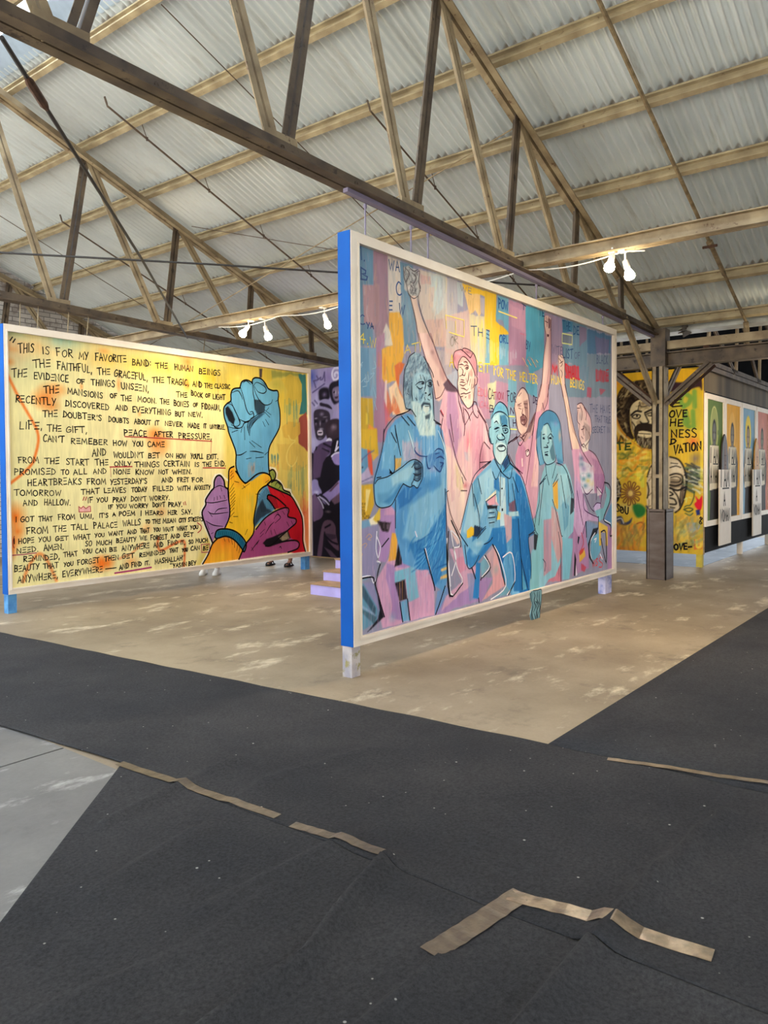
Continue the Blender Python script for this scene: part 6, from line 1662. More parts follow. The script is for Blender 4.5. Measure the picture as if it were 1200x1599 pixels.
('l',(28,48,72),10.5,[2509,364,2671,3],{'taper': False}),
('l',(28,48,72),10.4,[2458,740,2527,260,2543,28],{'taper': False}),
('l',(28,48,72),9.8,[1832,686,1680,602],{'taper': False}),
('l',(28,48,72),9.9,[1956,590,1893,555,1800,538],{'taper': False}),
('l',(240,236,240),12.4,[1188,638,1237,154,1423,239,1334,381,1242,700],{'taper': False}),
('l',(240,236,240),12.5,[1255,699,1364,625,1384,556,1281,549],{'taper': False}),
('l',(240,236,240),12.5,[1294,533,1321,442,1252,311],{'taper': False}),
('l',(240,236,240),13.3,[1799,428,1899,324,1760,243],{'taper': False}),
('l',(240,236,240),13.6,[1987,508,2100,377,2205,107,1920,13],{'taper': False}),
('l',(240,236,240),13.8,[2149,388,2326,410,2385,140,2230,17],{'taper': False}),
('l',(24,20,26),13.2,[1174,587,1217,142,1430,223],{'taper': False}),
('l',(24,20,26),14.2,[1815,435,1915,314,1767,235],{'taper': False}),
('l',(24,20,26),14.4,[1956,526,2067,396,2189,121],{'taper': False}),
('l',(24,20,26),15.1,[2385,123,2255,14],{'taper': False}),
('l',(24,20,26),13.3,[1249,788,1385,616,1391,548],{'taper': False}),
('l',(24,20,26),13.9,[1589,339,1647,240],{'taper': False}),
('l',(24,20,26),14.0,[1698,55,1705,15],{'taper': False}),
('l',(24,20,26),14.1,[1752,236,1737,215],{'taper': False}),
('l',(236,230,240),10.6,[0,430,132,431,182,374,257,509,215,532,231,550,206,631,218,759],{'taper': False}),
('l',(236,230,240),11.0,[231,544,258,639,217,720],{'taper': False}),
('l',(236,230,240),11.7,[716,727,739,684],{'taper': False}),
('l',(236,230,240),11.9,[858,577,968,289],{'taper': False}),
('l',(236,230,240),12.4,[1178,638,1234,221],{'taper': False}),
('l',(24,20,28),11.6,[192,360,257,509],{'taper': False}),
('l',(24,20,28),11.3,[7,423,162,418,192,360,305,96],{'taper': False}),
('l',(24,20,28),12.7,[846,571,980,266,992,214],{'taper': False}),
('l',(24,20,28),13.2,[1205,695,1189,403,1227,133],{'taper': False}),
('l',(24,20,28),11.9,[365,697,279,638],{'taper': False}),
('l',(24,20,28),13.2,[1148,231,1068,103,1003,11],{'taper': False}),
('l',(24,20,28),12.1,[503,181,540,20],{'taper': False}),
('l',(24,20,28),12.3,[605,194,638,18],{'taper': False}),
('l',(24,22,36),18.6,[4642,1067,4776,1044,4844,959,4803,824,4616,624,4831,539,4817,413,4886,409],{'taper': False}),
('l',(24,22,36),18.4,[4459,663,4446,521,4307,469,4207,376,4207,226,4307,116],{'taper': False}),
('l',(24,22,36),17.8,[4098,621,4110,442],{'taper': False}),
('l',(24,22,36),18.5,[4537,474,4682,454,4696,88,4537,392],{'taper': False}),
('l',(236,236,244),16.3,[4642,612,4831,560],{'taper': False}),
('l',(236,236,244),15.9,[4357,475,4232,394,4207,276,4282,138],{'taper': False}),
('l',(236,236,244),15.9,[4332,396,4395,407,4357,364],{'taper': False}),
('l',(236,236,244),16.2,[4511,209,4576,141],{'taper': False}),
('l',(216,70,90),13.2,[3966,501,4026,389,3966,316,3907,272],{}),
('t',(226,70,70),13.6,'WS',4281,83,4433,78,81),
('t',(226,70,70),13.8,'S',4472,48,4602,45,113),
('p',(24,22,30),[3780,302,3826,211,3791,22,3762,35],{}),
('p',(236,232,236),[3817,154,3849,35,3816,19],{}),
('p',(24,40,60),[3873,469,3919,456,3884,371,3861,402],{})]

WALLART_OPS = [
('f',(216,166,34),[2478,3009,3894,2882,3895,2440,2478,2535],{'soft': 40}),
('f',(128,150,60),[3366,2667,3872,2628,3874,1905,3368,1924],{'soft': 60,'al': 0.35}),
('b',(222,140,40),[2529,2756,153,186,0.8]),
('b',(230,180,90),[2555,1956,178,205,0.8]),
('b',(230,196,60),[2658,1604,300,154,0.9]),
('b',(236,180,40),[2884,1550,148,223,0.9]),
('b',(230,206,90),[2607,1281,227,150,0.9]),
('b',(206,150,40),[2884,1279,221,147,0.8]),
('b',(150,146,70),[2607,1555,177,68,0.8]),
('b',(200,120,50),[3032,1400,146,147,0.5]),
('b',(238,214,60),[2909,1205,148,196,0.8]),
('b',(200,190,140),[2684,707,250,142,0.8]),
('b',(120,140,80),[2885,663,123,145,0.9]),
('b',(206,150,80),[2608,330,277,137,0.8]),
('b',(150,130,70),[2735,161,348,130,0.8]),
('b',(206,110,40),[2659,32,448,73,0.9]),
('b',(214,140,60),[2910,367,148,141,0.8]),
('b',(176,160,110),[2785,263,150,117,0.7]),
('b',(226,90,60),[3739,1745,136,97,0.9]),
('b',(70,70,120),[3785,1485,136,142,0.8]),
('b',(60,70,90),[3740,1274,181,188,0.9]),
('b',(70,80,76),[3718,1062,182,163,0.9]),
('b',(206,196,170),[3831,1344,90,48,0.8]),
('b',(200,150,70),[3651,515,317,130,0.7]),
('b',(150,160,120),[3605,347,207,157,0.8]),
('b',(206,160,60),[3512,175,163,134,0.7]),
('b',(180,170,90),[3834,356,135,181,0.6]),
('b',(214,150,60),[3742,566,159,89,0.7]),
('b',(120,160,150),[3743,187,114,112,0.7]),
('d',(230,200,80),[2504,3880,76,1958,30,16,0.35,3]),
('s',(30,24,20),32,[2517,1882,2556,1756,2607,1879,2658,1753,2695,1876],{'al': 0.85}),
('s',(110,120,50),32,[2530,1557,2607,1593,2683,1541,2607,1493,2530,1544],{'al': 0.85}),
('s',(110,120,50),31,[2708,1491,2734,1577,2821,1588,2834,1538,2734,1528],{'al': 0.85}),
('s',(120,120,50),31,[2658,1305,2709,1355,2809,1279,2884,1378,3032,1351],{'al': 0.85}),
('s',(170,160,90),21,[2607,1306,2658,1255,2620,1206],{'al': 0.85}),
('s',(236,160,40),53,[2556,1456,2784,1478,3007,1596],{'al': 0.85}),
('s',(236,190,60),63,[2504,1106,2658,1231,3032,1278],{'al': 0.85}),
('s',(206,200,70),63,[2784,1205,2934,1230,2959,1058],{'al': 0.85}),
('f',(28,22,18),[2473,1181,2543,1181,2602,1056,2594,906,2543,792,2474,778],{'sm': True}),
('h',[2473,1156,2556,1143,2587,1031,2569,880,2479,854],[(226,214,190),(180,160,120)],40,60,14,60,80,0.8,2),
('s',(30,24,20),21,[2492,754,2556,730,2633,681,2582,643],{}),
('s',(110,66,40),19,[2805,933,2907,959,2917,907,2805,923],{}),
('s',(110,66,40),19,[2797,903,2897,860,2880,811,2792,896],{}),
('s',(110,66,40),19,[2777,883,2840,783,2805,752,2769,881],{}),
('s',(110,66,40),19,[2752,878,2759,754,2714,750,2744,880],{}),
('s',(110,66,40),19,[2729,890,2676,782,2638,806,2724,900],{}),
('s',(110,66,40),19,[2716,917,2620,856,2600,903,2714,927],{}),
('s',(110,66,40),19,[2716,947,2610,956,2612,1008,2719,957],{}),
('s',(110,66,40),19,[2729,974,2645,1049,2671,1091,2737,980],{}),
('s',(110,66,40),19,[2752,987,2716,1104,2759,1121,2762,987],{}),
('s',(110,66,40),19,[2777,982,2802,1104,2844,1092,2787,978],{}),
('s',(110,66,40),19,[2797,963,2872,1050,2904,1013,2802,953],{}),
('b',(236,206,150),[2759,933,86,98,0.9]),
('f',(40,110,50),[2797,735,2909,762,3008,690,2984,591,2885,539,2822,612],{'sm': True,'soft': 20}),
('f',(30,40,80),[3008,739,3154,754,3155,681,3033,678],{'soft': 15}),
('f',(60,66,90),[2499,527,2607,556,2658,457,2734,485,2785,536,2760,448,2658,407,2530,453],{'sm': True,'soft': 12}),
('s',(206,200,190),16,[2530,503,2607,518,2646,444],{}),
('f',(214,130,50),[2492,376,2569,404,2608,305,2505,225],{'sm': True,'soft': 15}),
('s',(150,80,40),21,[2860,439,2935,467,2984,419,2959,344],{}),
('f',(50,36,24),[2509,2308,2530,2506,2606,2650,2733,2727,2907,2763,3127,2745,3223,2653,3224,2461,3103,2456,2932,2455,2821,2401,2758,2319,2746,2146,2771,1948,2821,1822,2759,1824,2632,1953,2543,2131],{'sm': True,'clip': True}),
('h',[2517,2307,2606,2638,2907,2756,3211,2654,3103,2456,2821,2401,2746,2171,2784,1873,2632,1978],[(206,186,130),(90,70,44),(24,18,14),(150,124,80)],150,110,26,60,80,0.75,7),
('f',(30,20,14),[2657,2399,2758,2516,2932,2529,3103,2493,2883,2434,2771,2318,2758,2047,2821,1822,2708,1950],{'al': 0.75,'soft': 20}),
('u',),
('f',(214,194,148),[2758,2319,2845,2424,3030,2461,3224,2461,3237,1688,3105,1643,2958,1676,2846,1822,2784,1947,2753,2146],{'sm': True,'clip': True}),
('h',[2858,2436,3128,2443,3152,2296,2883,2287],[(150,130,90),(110,90,60)],40,120,16,20,40,0.5,8),
('f',(120,96,64),[2758,2244,2796,2045,2859,1846,2821,1822,2758,1997],{'soft': 10,'al': 0.7}),
('f',(150,124,84),[2846,2092,2908,2138,2957,2063,2908,1942],{'soft': 10,'al': 0.6}),
('u',),
('f',(44,32,22),[2828,1982,2883,2054,3006,2065,3140,2030,3177,1932,3153,1860,3104,1910,2982,1939,2908,1930,2883,1869,3007,1828,3104,1837,3153,1811,3153,1666,2982,1656,2871,1747,2821,1847],{'sm': True}),
('f',(226,206,160),[2888,1931,2982,1939,3092,1906,3080,1863,2958,1862],{'sm': True}),
('s',(30,24,20),12,[2896,1906,2994,1895,3085,1887],{}),
('h',[2834,1847,3153,1836,3141,1661,2958,1659,2859,1747],[(150,140,110),(206,190,150),(60,44,30)],60,90,12,80,25,0.8,9),
('s',(30,24,20),31,[2771,2207,2846,2264,2932,2255],{}),
('s',(30,24,20),19,[2783,2181,2846,2215,2920,2192,2883,2145,2808,2156,2783,2181],{}),
('s',(30,24,20),31,[2994,2232,3104,2275,3212,2256],{}),
('s',(30,24,20),18,[3018,2206,3104,2231,3200,2209,3140,2176,3043,2185],{}),
('s',(30,24,20),21,[2994,2207,3031,2132,3050,2071,2957,2063,2920,2089],{}),
('s',(30,24,20),16,[2783,2095,2833,2019,2821,1946],{}),
('s',(30,24,20),12,[3030,2461,3055,2387,3140,2394],{}),
('s',(30,24,20),12,[2907,2408,2932,2333,3030,2340],{}),
('s',(30,24,20),12,[2895,2360,2883,2287],{}),
('s',(30,24,20),15,[3104,2129,3152,2078,3140,2006],{}),
('f',(30,24,20),[2846,2210,2883,2201,2878,2169,2848,2171],{}),
('f',(30,24,20),[3092,2222,3133,2215,3128,2188,3094,2190],{}),
('s',(190,110,30),16,[2529,2830,2491,2709,2517,2532,2499,2358,2517,2182,2607,1954,2733,1825,2933,1672,3105,1619],{}),
('s',(224,196,130),32,[2504,2108,2555,1956,2708,1814],{'al': 0.8}),
('f',(206,186,150),[3033,740,3027,960,3032,1205,3093,1400,3226,1483,3392,1516,3521,1466,3603,1346,3633,1180,3631,1014,3604,847,3546,703,3476,648,3275,636,3130,644],{'sm': True,'clip': True}),
('h',[3032,1400,3368,1504,3370,650,3057,667],[(110,80,56),(70,50,36),(224,206,170)],60,110,16,70,70,0.7,10),
('f',(90,70,52),[3393,1180,3557,1156,3557,1037,3393,1012],{'al': 0.55,'soft': 12}),
('f',(230,214,184),[3416,1444,3533,1418,3556,1275,3416,1276],{'al': 0.7,'soft': 20}),
('f',(56,40,30),[3557,1204,3615,1109,3604,871,3534,726,3569,965],{'al': 0.7,'soft': 10}),
('u',),
('s',(30,24,20),26,[3392,1516,3521,1471,3603,1346,3638,1180,3633,1014,3604,847,3546,703,3476,641],{}),
('s',(30,24,20),24,[3393,1228,3487,1252,3580,1215,3580,1108,3487,1060,3393,1072],{}),
('s',(30,24,20),14,[3404,1192,3487,1204,3545,1180,3533,1120,3405,1120],{}),
('s',(30,24,20),30,[3393,1024,3510,989,3615,1037],{}),
('s',(30,24,20),20,[3440,988,3511,893,3546,751],{}),
('s',(30,24,20),24,[3393,868,3464,845,3488,773,3394,771],{}),
('s',(30,24,20),18,[3394,723,3464,713],{}),
('s',(30,24,20),16,[3392,1348,3486,1371,3556,1346],{}),
('s',(30,24,20),12,[3404,1420,3510,1407],{}),
('s',(30,24,20),21,[3032,1205,3081,1351,3153,1423],{}),
('s',(30,24,20),21,[3032,1107,3057,985,3033,862],{}),
('s',(30,24,20),20,[3614,1227,3649,1203,3649,1037,3615,990],{}),
('s',(30,24,20),22,[3393,964,3440,928,3393,904],{}),
('s',(30,24,20),14,[3569,1037,3546,870,3558,775],{}),
('f',(54,34,40),[3378,2702,3507,2680,3645,2681,3736,2720,3860,2722,3872,2535,3827,2585,3714,2558,3668,2526,3645,2622,3507,2561,3390,2545],{'sm': True,'soft': 14}),
('s',(104,146,62),70,[3600,2507,3554,2392,3600,2294],{'al': 0.85,'soft': 12}),
('s',(104,146,62),69,[3646,2480,3703,2429,3669,2337,3600,2306],{'al': 0.85,'soft': 12}),
('s',(104,146,62),69,[3760,2519,3765,2285],{'al': 0.85,'soft': 12}),
('s',(104,146,62),69,[3738,2216,3750,1980],{'al': 0.85,'soft': 12}),
('s',(104,146,62),70,[3647,2126,3670,2054],{'al': 0.85,'soft': 12}),
('s',(104,146,62),70,[3635,2198,3612,2057,3681,1983],{'al': 0.85,'soft': 12}),
('h',[3649,1369,3887,1390,3877,969,3650,966],[(206,206,180),(40,46,60),(30,40,50),(90,110,80)],60,150,30,-20,14,0.85,11),
('f',(212,30,50),[3775,909,3832,851,3877,910,3882,781,3855,687,3799,709,3764,779,3798,827],{'sm': True,'soft': 8}),
('f',(40,50,110),[3783,685,3844,698,3851,616,3799,603],{'soft': 8}),
('f',(150,156,156),[3639,455,3720,494,3833,474,3845,416,3743,263,3686,303],{'sm': True,'soft': 8}),
('f',(206,110,60),[3761,235,3884,241,3884,88,3762,70],{'soft': 4}),
('s',(226,196,60),40,[3800,225,3807,119,3857,122,3868,228],{}),
('s',(60,80,50),16,[3616,728,3650,753,3707,766,3753,873,3764,967],{}),
('s',(40,60,40),18,[3604,692,3685,718,3742,696,3685,659,3616,681],{}),
('s',(60,80,50),16,[3627,633,3696,600,3742,636],{}),
('s',(206,206,120),16,[3615,847,3650,871,3638,800],{}),
('s',(206,206,120),16,[3684,884,3719,872],{}),
('s',(236,214,70),39,[3863,1905,3872,1109],{'al': 0.5}),
('b',(214,120,40),[3156,60,215,61,0.6]),
('h',[2491,1858,3031,1620,3032,1229,2491,1206],[(238,200,50),(226,140,40),(120,130,60),(240,220,120)],90,160,34,20,60,0.55,12),
('h',[2492,451,2984,468,2984,38,2492,10],[(150,110,50),(206,150,70),(110,110,70),(226,120,40)],80,160,34,80,30,0.5,13),
('h',[3441,628,3878,617,3880,100,3442,75],[(200,150,60),(130,150,110),(226,190,90),(120,110,60)],80,160,34,70,50,0.5,14)]
WALLART_INK = [
('t',(70,86,40),31.6,'TE',2530,1647,2759,1646,100),
('t',(30,24,20),22.1,'E',3419,2293,3577,2300,115),
('t',(30,24,20),22.2,'OVE',3381,2135,3651,2135,110),
('t',(30,24,20),22.2,'HE',3391,1995,3589,1996,105),
('t',(30,24,20),22.2,'NESS',3410,1827,3802,1814,124),
('t',(30,24,20),22.2,'D',3396,1708,3481,1724,86),
('t',(30,24,20),24.1,'VATION',3453,1558,3864,1624,134),
('t',(30,24,20),21.2,'SOU',2520,641,2724,584,116),
('t',(30,24,20),26.3,'OVE-',3461,52,3725,72,96),
('l',(30,24,20),15.8,[3860,581,3883,558,3851,522,3878,488,3856,475,3842,503,3869,546,3847,564,3860,581],{})]
PURPLE_OPS = [
('b',(60,76,160),[69,3184,206,271,0.95]),
('b',(190,184,214),[185,2690,187,264,0.7]),
('b',(196,190,220),[125,2041,154,208,0.8]),
('b',(120,100,160),[483,3150,199,216,0.6]),
('s',(84,74,116),27,[121,3116,172,2997],{'al': 0.9}),
('s',(84,74,116),27,[121,3116,226,3133,192,3199],{'al': 0.9}),
('s',(84,74,116),27,[226,3133,295,3165,278,3129,338,3136,382,3246],{'al': 0.9}),
('s',(84,74,116),27,[382,3246,389,3094],{'al': 0.9}),
('s',(84,74,116),27,[92,2913,380,3045],{'al': 0.9}),
('s',(84,74,116),27,[81,2735,133,2681],{'al': 0.9}),
('s',(84,74,116),27,[143,2769,203,2708],{'al': 0.9}),
('s',(214,208,230),40,[703,3293,603,3290,560,3194,600,3103,684,3108,718,3180,669,3222,618,3201,626,3163],{}),
('f',(30,24,36),[239,2840,249,2940,345,2984,464,2963,497,2885,479,2773,273,2761],{'sm': True,'soft': 20}),
('b',(150,130,170),[377,2856,85,69,0.7]),
('f',(30,24,36),[481,2949,533,3046,650,3074,766,3052,762,2631,612,2665,529,2770],{'sm': True,'soft': 16}),
('f',(120,104,130),[565,2930,649,2974,732,2956,730,2757,646,2725,580,2792],{'sm': True,'soft': 14}),
('b',(206,196,214),[640,2875,22,76,0.9]),
('b',(206,196,214),[715,2870,32,52,0.7]),
('f',(30,24,36),[581,2892,623,2901,623,2876,589,2866],{}),
('f',(60,44,56),[614,2802,697,2809,680,2767,622,2770],{'soft': 8}),
('f',(160,146,180),[612,2665,729,2707,728,2583,628,2564],{'soft': 20}),
('f',(150,140,176),[132,2617,220,2663,290,2760,411,2778,529,2720,553,2606,586,2541,525,2431,476,2522,271,2609],{'sm': True,'soft': 10}),
('f',(40,32,46),[273,2723,358,2705,477,2673,553,2606,527,2595,392,2640,272,2666],{'sm': True,'soft': 8}),
('f',(54,44,58),[114,2541,167,2602,306,2607,476,2547,508,2407,456,2271,386,2122,282,2062,178,2091,136,2233,115,2388],{'sm': True,'soft': 10}),
('b',(150,134,160),[305,2518,85,55,0.9]),
('b',(190,176,200),[423,2399,40,53,0.8]),
('b',(180,166,190),[268,2355,27,77,0.9]),
('b',(206,196,214),[284,2253,86,42,0.9]),
('b',(150,134,160),[164,2360,34,66,0.8]),
('b',(206,196,214),[165,2449,69,19,0.8]),
('b',(206,196,214),[390,2463,85,19,0.8]),
('f',(30,24,36),[130,2425,217,2421,216,2370,138,2374],{'soft': 8}),
('f',(30,24,36),[303,2404,389,2413,371,2363,311,2366],{'soft': 8}),
('f',(206,190,206),[206,2230,318,2232,326,2150,214,2154],{'sm': True,'soft': 6}),
('f',(30,24,36),[214,2205,318,2207,300,2182,223,2185],{'soft': 5}),
('b',(160,150,176),[265,2094,86,28,0.8]),
('f',(54,40,50),[387,2274,440,2373,559,2417,726,2397,757,2209,739,2048,571,2028,436,2082],{'sm': True,'soft': 12}),
('b',(190,170,190),[591,2278,99,79,0.9]),
('b',(110,86,100),[557,2217,149,118,0.5]),
('f',(220,212,230),[411,2058,471,2094,538,2067,521,2029,410,2033],{'sm': True,'soft': 8}),
('f',(86,66,100),[74,1466,86,1722,176,1938,350,2022,554,2028,518,1841,346,1718,292,1465],{'sm': True,'soft': 10}),
('b',(150,130,176),[349,1895,119,53,0.7]),
('s',(30,24,36),34,[176,1938,86,1722,74,1466],{}),
('s',(30,24,36),34,[350,1997,520,1929],{}),
('s',(30,24,36),34,[314,1909,468,1854],{}),
('f',(26,20,30),[554,2028,756,2084,752,1798,552,1777,514,1464,292,1465,346,1718,501,1816],{'sm': True,'soft': 12}),
('f',(150,130,180),[543,1752,636,1813,752,1798,750,1611,600,1626],{'sm': True,'soft': 10}),
('s',(214,206,226),27,[535,1765,619,1813,736,1830],{}),
('s',(214,206,226),33,[672,2025,637,1901,620,1864,687,1924],{}),
('f',(26,20,30),[52,1846,751,1657,732,5,63,-37],{'soft': 14}),
('f',(88,66,96),[74,1499,105,1871,297,1917,468,1837,329,1662,256,1408,81,1370],{'soft': 12}),
('f',(150,130,184),[543,1773,636,1834,753,1819,750,1632,600,1640],{'sm': True,'soft': 10}),
('s',(214,206,226),27,[535,1773,619,1821,736,1838],{}),
('f',(150,136,184),[63,1344,186,1357,220,1255,288,1153,253,1102,60,1087],{'sm': True,'soft': 8}),
('b',(224,216,236),[166,1139,104,50,0.9]),
('f',(110,84,116),[69,1074,200,1075,318,822,282,693,160,638,72,648],{'sm': True,'soft': 10}),
('f',(150,130,184),[287,1077,511,1206,748,1370,745,1158,509,1004,457,927,337,950],{'sm': True,'soft': 10}),
('f',(90,60,70),[460,1155,664,1320,697,1307,511,1155],{'soft': 12}),
('f',(120,90,110),[509,1004,729,1157,727,982,592,930],{'soft': 12,'al': 0.8}),
('s',(20,14,26),36,[165,1088,268,974,353,836],{}),
('s',(20,14,26),36,[218,1076,338,1001,440,914],{}),
('s',(20,14,26),36,[253,1102,390,1027,474,940],{}),
('s',(206,196,224),25,[235,1063,372,989,457,927],{}),
('s',(206,196,224),25,[200,1050,285,949,328,861],{}),
('b',(140,120,130),[438,800,102,36,0.8]),
('f',(92,66,84),[169,-4,244,385,333,619,505,650,605,552,620,402,684,128,449,267,348,453,312,260,265,1],{'sm': True,'soft': 10}),
('f',(60,44,60),[365,416,620,402,619,339,449,292],{'soft': 10}),
('f',(84,62,80),[336,172,498,117,649,0,497,3],{'soft': 10}),
('s',(20,14,26),34,[348,390,500,282,652,239],{}),
('s',(20,14,26),34,[366,518,487,573],{})]
PURPLE_INK = [
]

# ================================================================== materials used by the building
M = {}
M['steel'] = mat('painted_steel', srgb(166, 148, 116), 0.65, 0, srgb(124, 106, 80), scale=5, bump=0.3, wear=srgb(92, 66, 44), wear_scale=9, wear_at=0.60)
M['steel_dark'] = mat('dark_steel', srgb(102, 86, 66), 0.6, 0, srgb(64, 52, 42), scale=5, bump=0.3, wear=srgb(46, 32, 24), wear_scale=9, wear_at=0.58)  # darker brown tone of the steel
M['purlin'] = mat('purlin_paint', srgb(180, 164, 130), 0.65, 0, srgb(140, 124, 96), scale=4, wear=srgb(104, 82, 58), wear_scale=10, wear_at=0.63)
M['rust'] = mat('rusty_steel', srgb(92, 62, 44), 0.8, 0.2, srgb(62, 40, 30), scale=12, bump=0.4)
M['grey_sleeve'] = mat('brown_grey_steel_sleeve', srgb(104, 92, 84), 0.55, 0.25, srgb(82, 66, 56), scale=3, stretch=(1, 1, 3), bump=0.15, wear=srgb(72, 46, 34), wear_at=0.66)
M['track'] = mat('lilac_painted_track', srgb(128, 120, 142), 0.5)
M['lilac'] = mat('lilac_paint', srgb(190, 178, 236), 0.6, 0, srgb(176, 164, 222), scale=5)
M['tread'] = mat('worn_tread', srgb(168, 138, 106), 0.8, 0, srgb(140, 112, 86), scale=8)
M['white_trim'] = mat('white_painted_timber', srgb(238, 226, 208), 0.55, 0, srgb(226, 212, 192), scale=3, stretch=(1, 1, 1), bump=0.08)
M['blue_board'] = mat('bright_blue_paint', srgb(0, 86, 172), 0.6, 0, srgb(0, 76, 158), scale=2, spec=0.2)
M['leg_worn'] = mat('worn_painted_post', srgb(196, 186, 180), 0.7, 0, srgb(158, 152, 158), scale=9, wear=srgb(150, 140, 90), wear_at=0.56)
M['leg_lilac'] = mat('lilac_brushed_post', srgb(190, 186, 214), 0.7, 0, srgb(120, 130, 190), scale=12, lo=0.5, hi=0.7)
M['leg_blue'] = mat('blue_brushed_post', srgb(92, 156, 206), 0.7, 0, srgb(60, 120, 180), scale=12)
M['leg_yellow'] = mat('yellow_post', srgb(204, 184, 70), 0.7, 0, srgb(180, 160, 60), scale=9)
M['back_ply'] = mat('plywood', srgb(176, 148, 106), 0.8, 0, srgb(150, 122, 84), scale=3, stretch=(1, 1, 8))
M['black_board'] = mat('black_painted_board', srgb(24, 25, 27), 0.8, 0, srgb(17, 17, 19), scale=4, bump=0.1, spec=0.1)
M['lamp_lit_board'] = mat('lamp_tinted_board', srgb(112, 98, 74), 0.7, 0, srgb(66, 58, 46), scale=2.2, stretch=(1, 1, 0.1), bump=0.05, spec=0.2)  # header brown carries the warm lamp glow, put into the colour
M['cable'] = mat('black_cable', srgb(34, 30, 28), 0.6)
M['rod'] = mat('rusty_rod', srgb(66, 52, 42), 0.7, 0, srgb(96, 78, 60), scale=14)
M['rod_light'] = mat('painted_rod', srgb(150, 132, 100), 0.7, 0, srgb(110, 92, 66), scale=14)
M['white_cable'] = mat('white_cable', srgb(228, 226, 218), 0.5)
M['white_plastic'] = mat('white_lampholder', srgb(236, 234, 228), 0.4)
M['bulb'] = mat('lit_bulb', (1.0, 0.82, 0.52), 0.2, emit=60)
M['zinc'] = mat('galvanised_sheet', srgb(176, 176, 168), 0.5, 0.3, srgb(140, 140, 134), scale=4)
M['flash'] = mat('pale_blue_flashing', srgb(186, 204, 222), 0.45, 0.2, srgb(168, 186, 204), scale=6)
M['yard'] = mat('pale_bounce_ground', srgb(206, 200, 188), 0.9, 0, srgb(190, 184, 172), scale=1.5)
M['asphalt'] = mat('asphalt', srgb(92, 92, 94), 0.9, 0, srgb(76, 76, 78), scale=3)
M['sign_white'] = mat('white_sign_card', srgb(224, 214, 200), 0.6, 0, srgb(214, 202, 186), scale=3)
M['tape'] = mat('brown_gaffer_tape', srgb(100, 86, 68), 0.38, 0, srgb(76, 64, 52), scale=22, bump=0.5, spec=0.6)
M['tape_pale'] = mat('tan_gaffer_tape', srgb(142, 122, 96), 0.3, 0, srgb(100, 84, 66), scale=22, bump=0.5)

def concrete(name, base, dark, pale, stain):
    m, nt, b = new_mat(name); N = nt.nodes; L = nt.links
    tc = N.new('ShaderNodeTexCoord')
    def noise(scale, detail, rough=0.55, stretch=(1, 1, 1), rot=0):
        mp = N.new('ShaderNodeMapping'); mp.inputs['Scale'].default_value = stretch; mp.inputs['Rotation'].default_value = (0, 0, rot)
        L.new(tc.outputs['Object'], mp.inputs[0])
        n = N.new('ShaderNodeTexNoise'); n.inputs['Scale'].default_value = scale; n.inputs['Detail'].default_value = detail; n.inputs['Roughness'].default_value = rough
        L.new(mp.outputs[0], n.inputs['Vector']); return n.outputs[0]
    def ramp(src, a, c):
        r = N.new('ShaderNodeValToRGB'); r.color_ramp.elements[0].position = a; r.color_ramp.elements[1].position = c; L.new(src, r.inputs[0]); return r.outputs[0]
    def mixc(f, a, c, mode='MIX'):
        x = N.new('ShaderNodeMixRGB'); x.blend_type = mode
        for i, q in enumerate((f, a, c)):
            if isinstance(q, (int, float)): x.inputs[i].default_value = q
            elif isinstance(q, tuple): x.inputs[i].default_value = (*q, 1)
            else: L.new(q, x.inputs[i])
        return x.outputs[0]
    big = noise(0.7, 6, 0.6); fine = noise(38, 5, 0.7); tr = noise(1.15, 9, 0.70, (1, 2.2, 1), 0.5); st = noise(2.3, 7, 0.7)
    c = mixc(ramp(big, 0.35, 0.65), base, dark)
    c = mixc(ramp(st, 0.56, 0.74), c, stain)
    pat = N.new('ShaderNodeMath'); pat.operation = 'MULTIPLY'; L.new(ramp(tr, 0.56, 0.66), pat.inputs[0]); pat.inputs[1].default_value = 0.75
    c = mixc(pat.outputs[0], c, pale)
    c = mixc(0.16, c, fine, 'OVERLAY')
    L.new(c, b.inputs['Base Color'])
    rr = N.new('ShaderNodeMapRange'); L.new(big, rr.inputs[0]); rr.inputs[3].default_value = 0.42; rr.inputs[4].default_value = 0.75
    L.new(rr.outputs[0], b.inputs['Roughness'])
    bp = N.new('ShaderNodeBump'); bp.inputs['Strength'].default_value = 0.12; bp.inputs['Distance'].default_value = 0.01
    L.new(fine, bp.inputs['Height']); L.new(bp.outputs[0], b.inputs['Normal'])
    return m
M['concrete'] = concrete('concrete', srgb(154, 138, 114), srgb(122, 107, 86), srgb(216, 202, 174), srgb(100, 88, 72))
M['concrete_grey'] = concrete('grey_concrete', srgb(128, 126, 122), srgb(102, 100, 97), srgb(190, 188, 182), srgb(88, 85, 82))
M['blue_floor'] = concrete('sky_tinted_concrete', srgb(150, 166, 186), srgb(128, 144, 166), srgb(206, 216, 228), srgb(110, 122, 142))

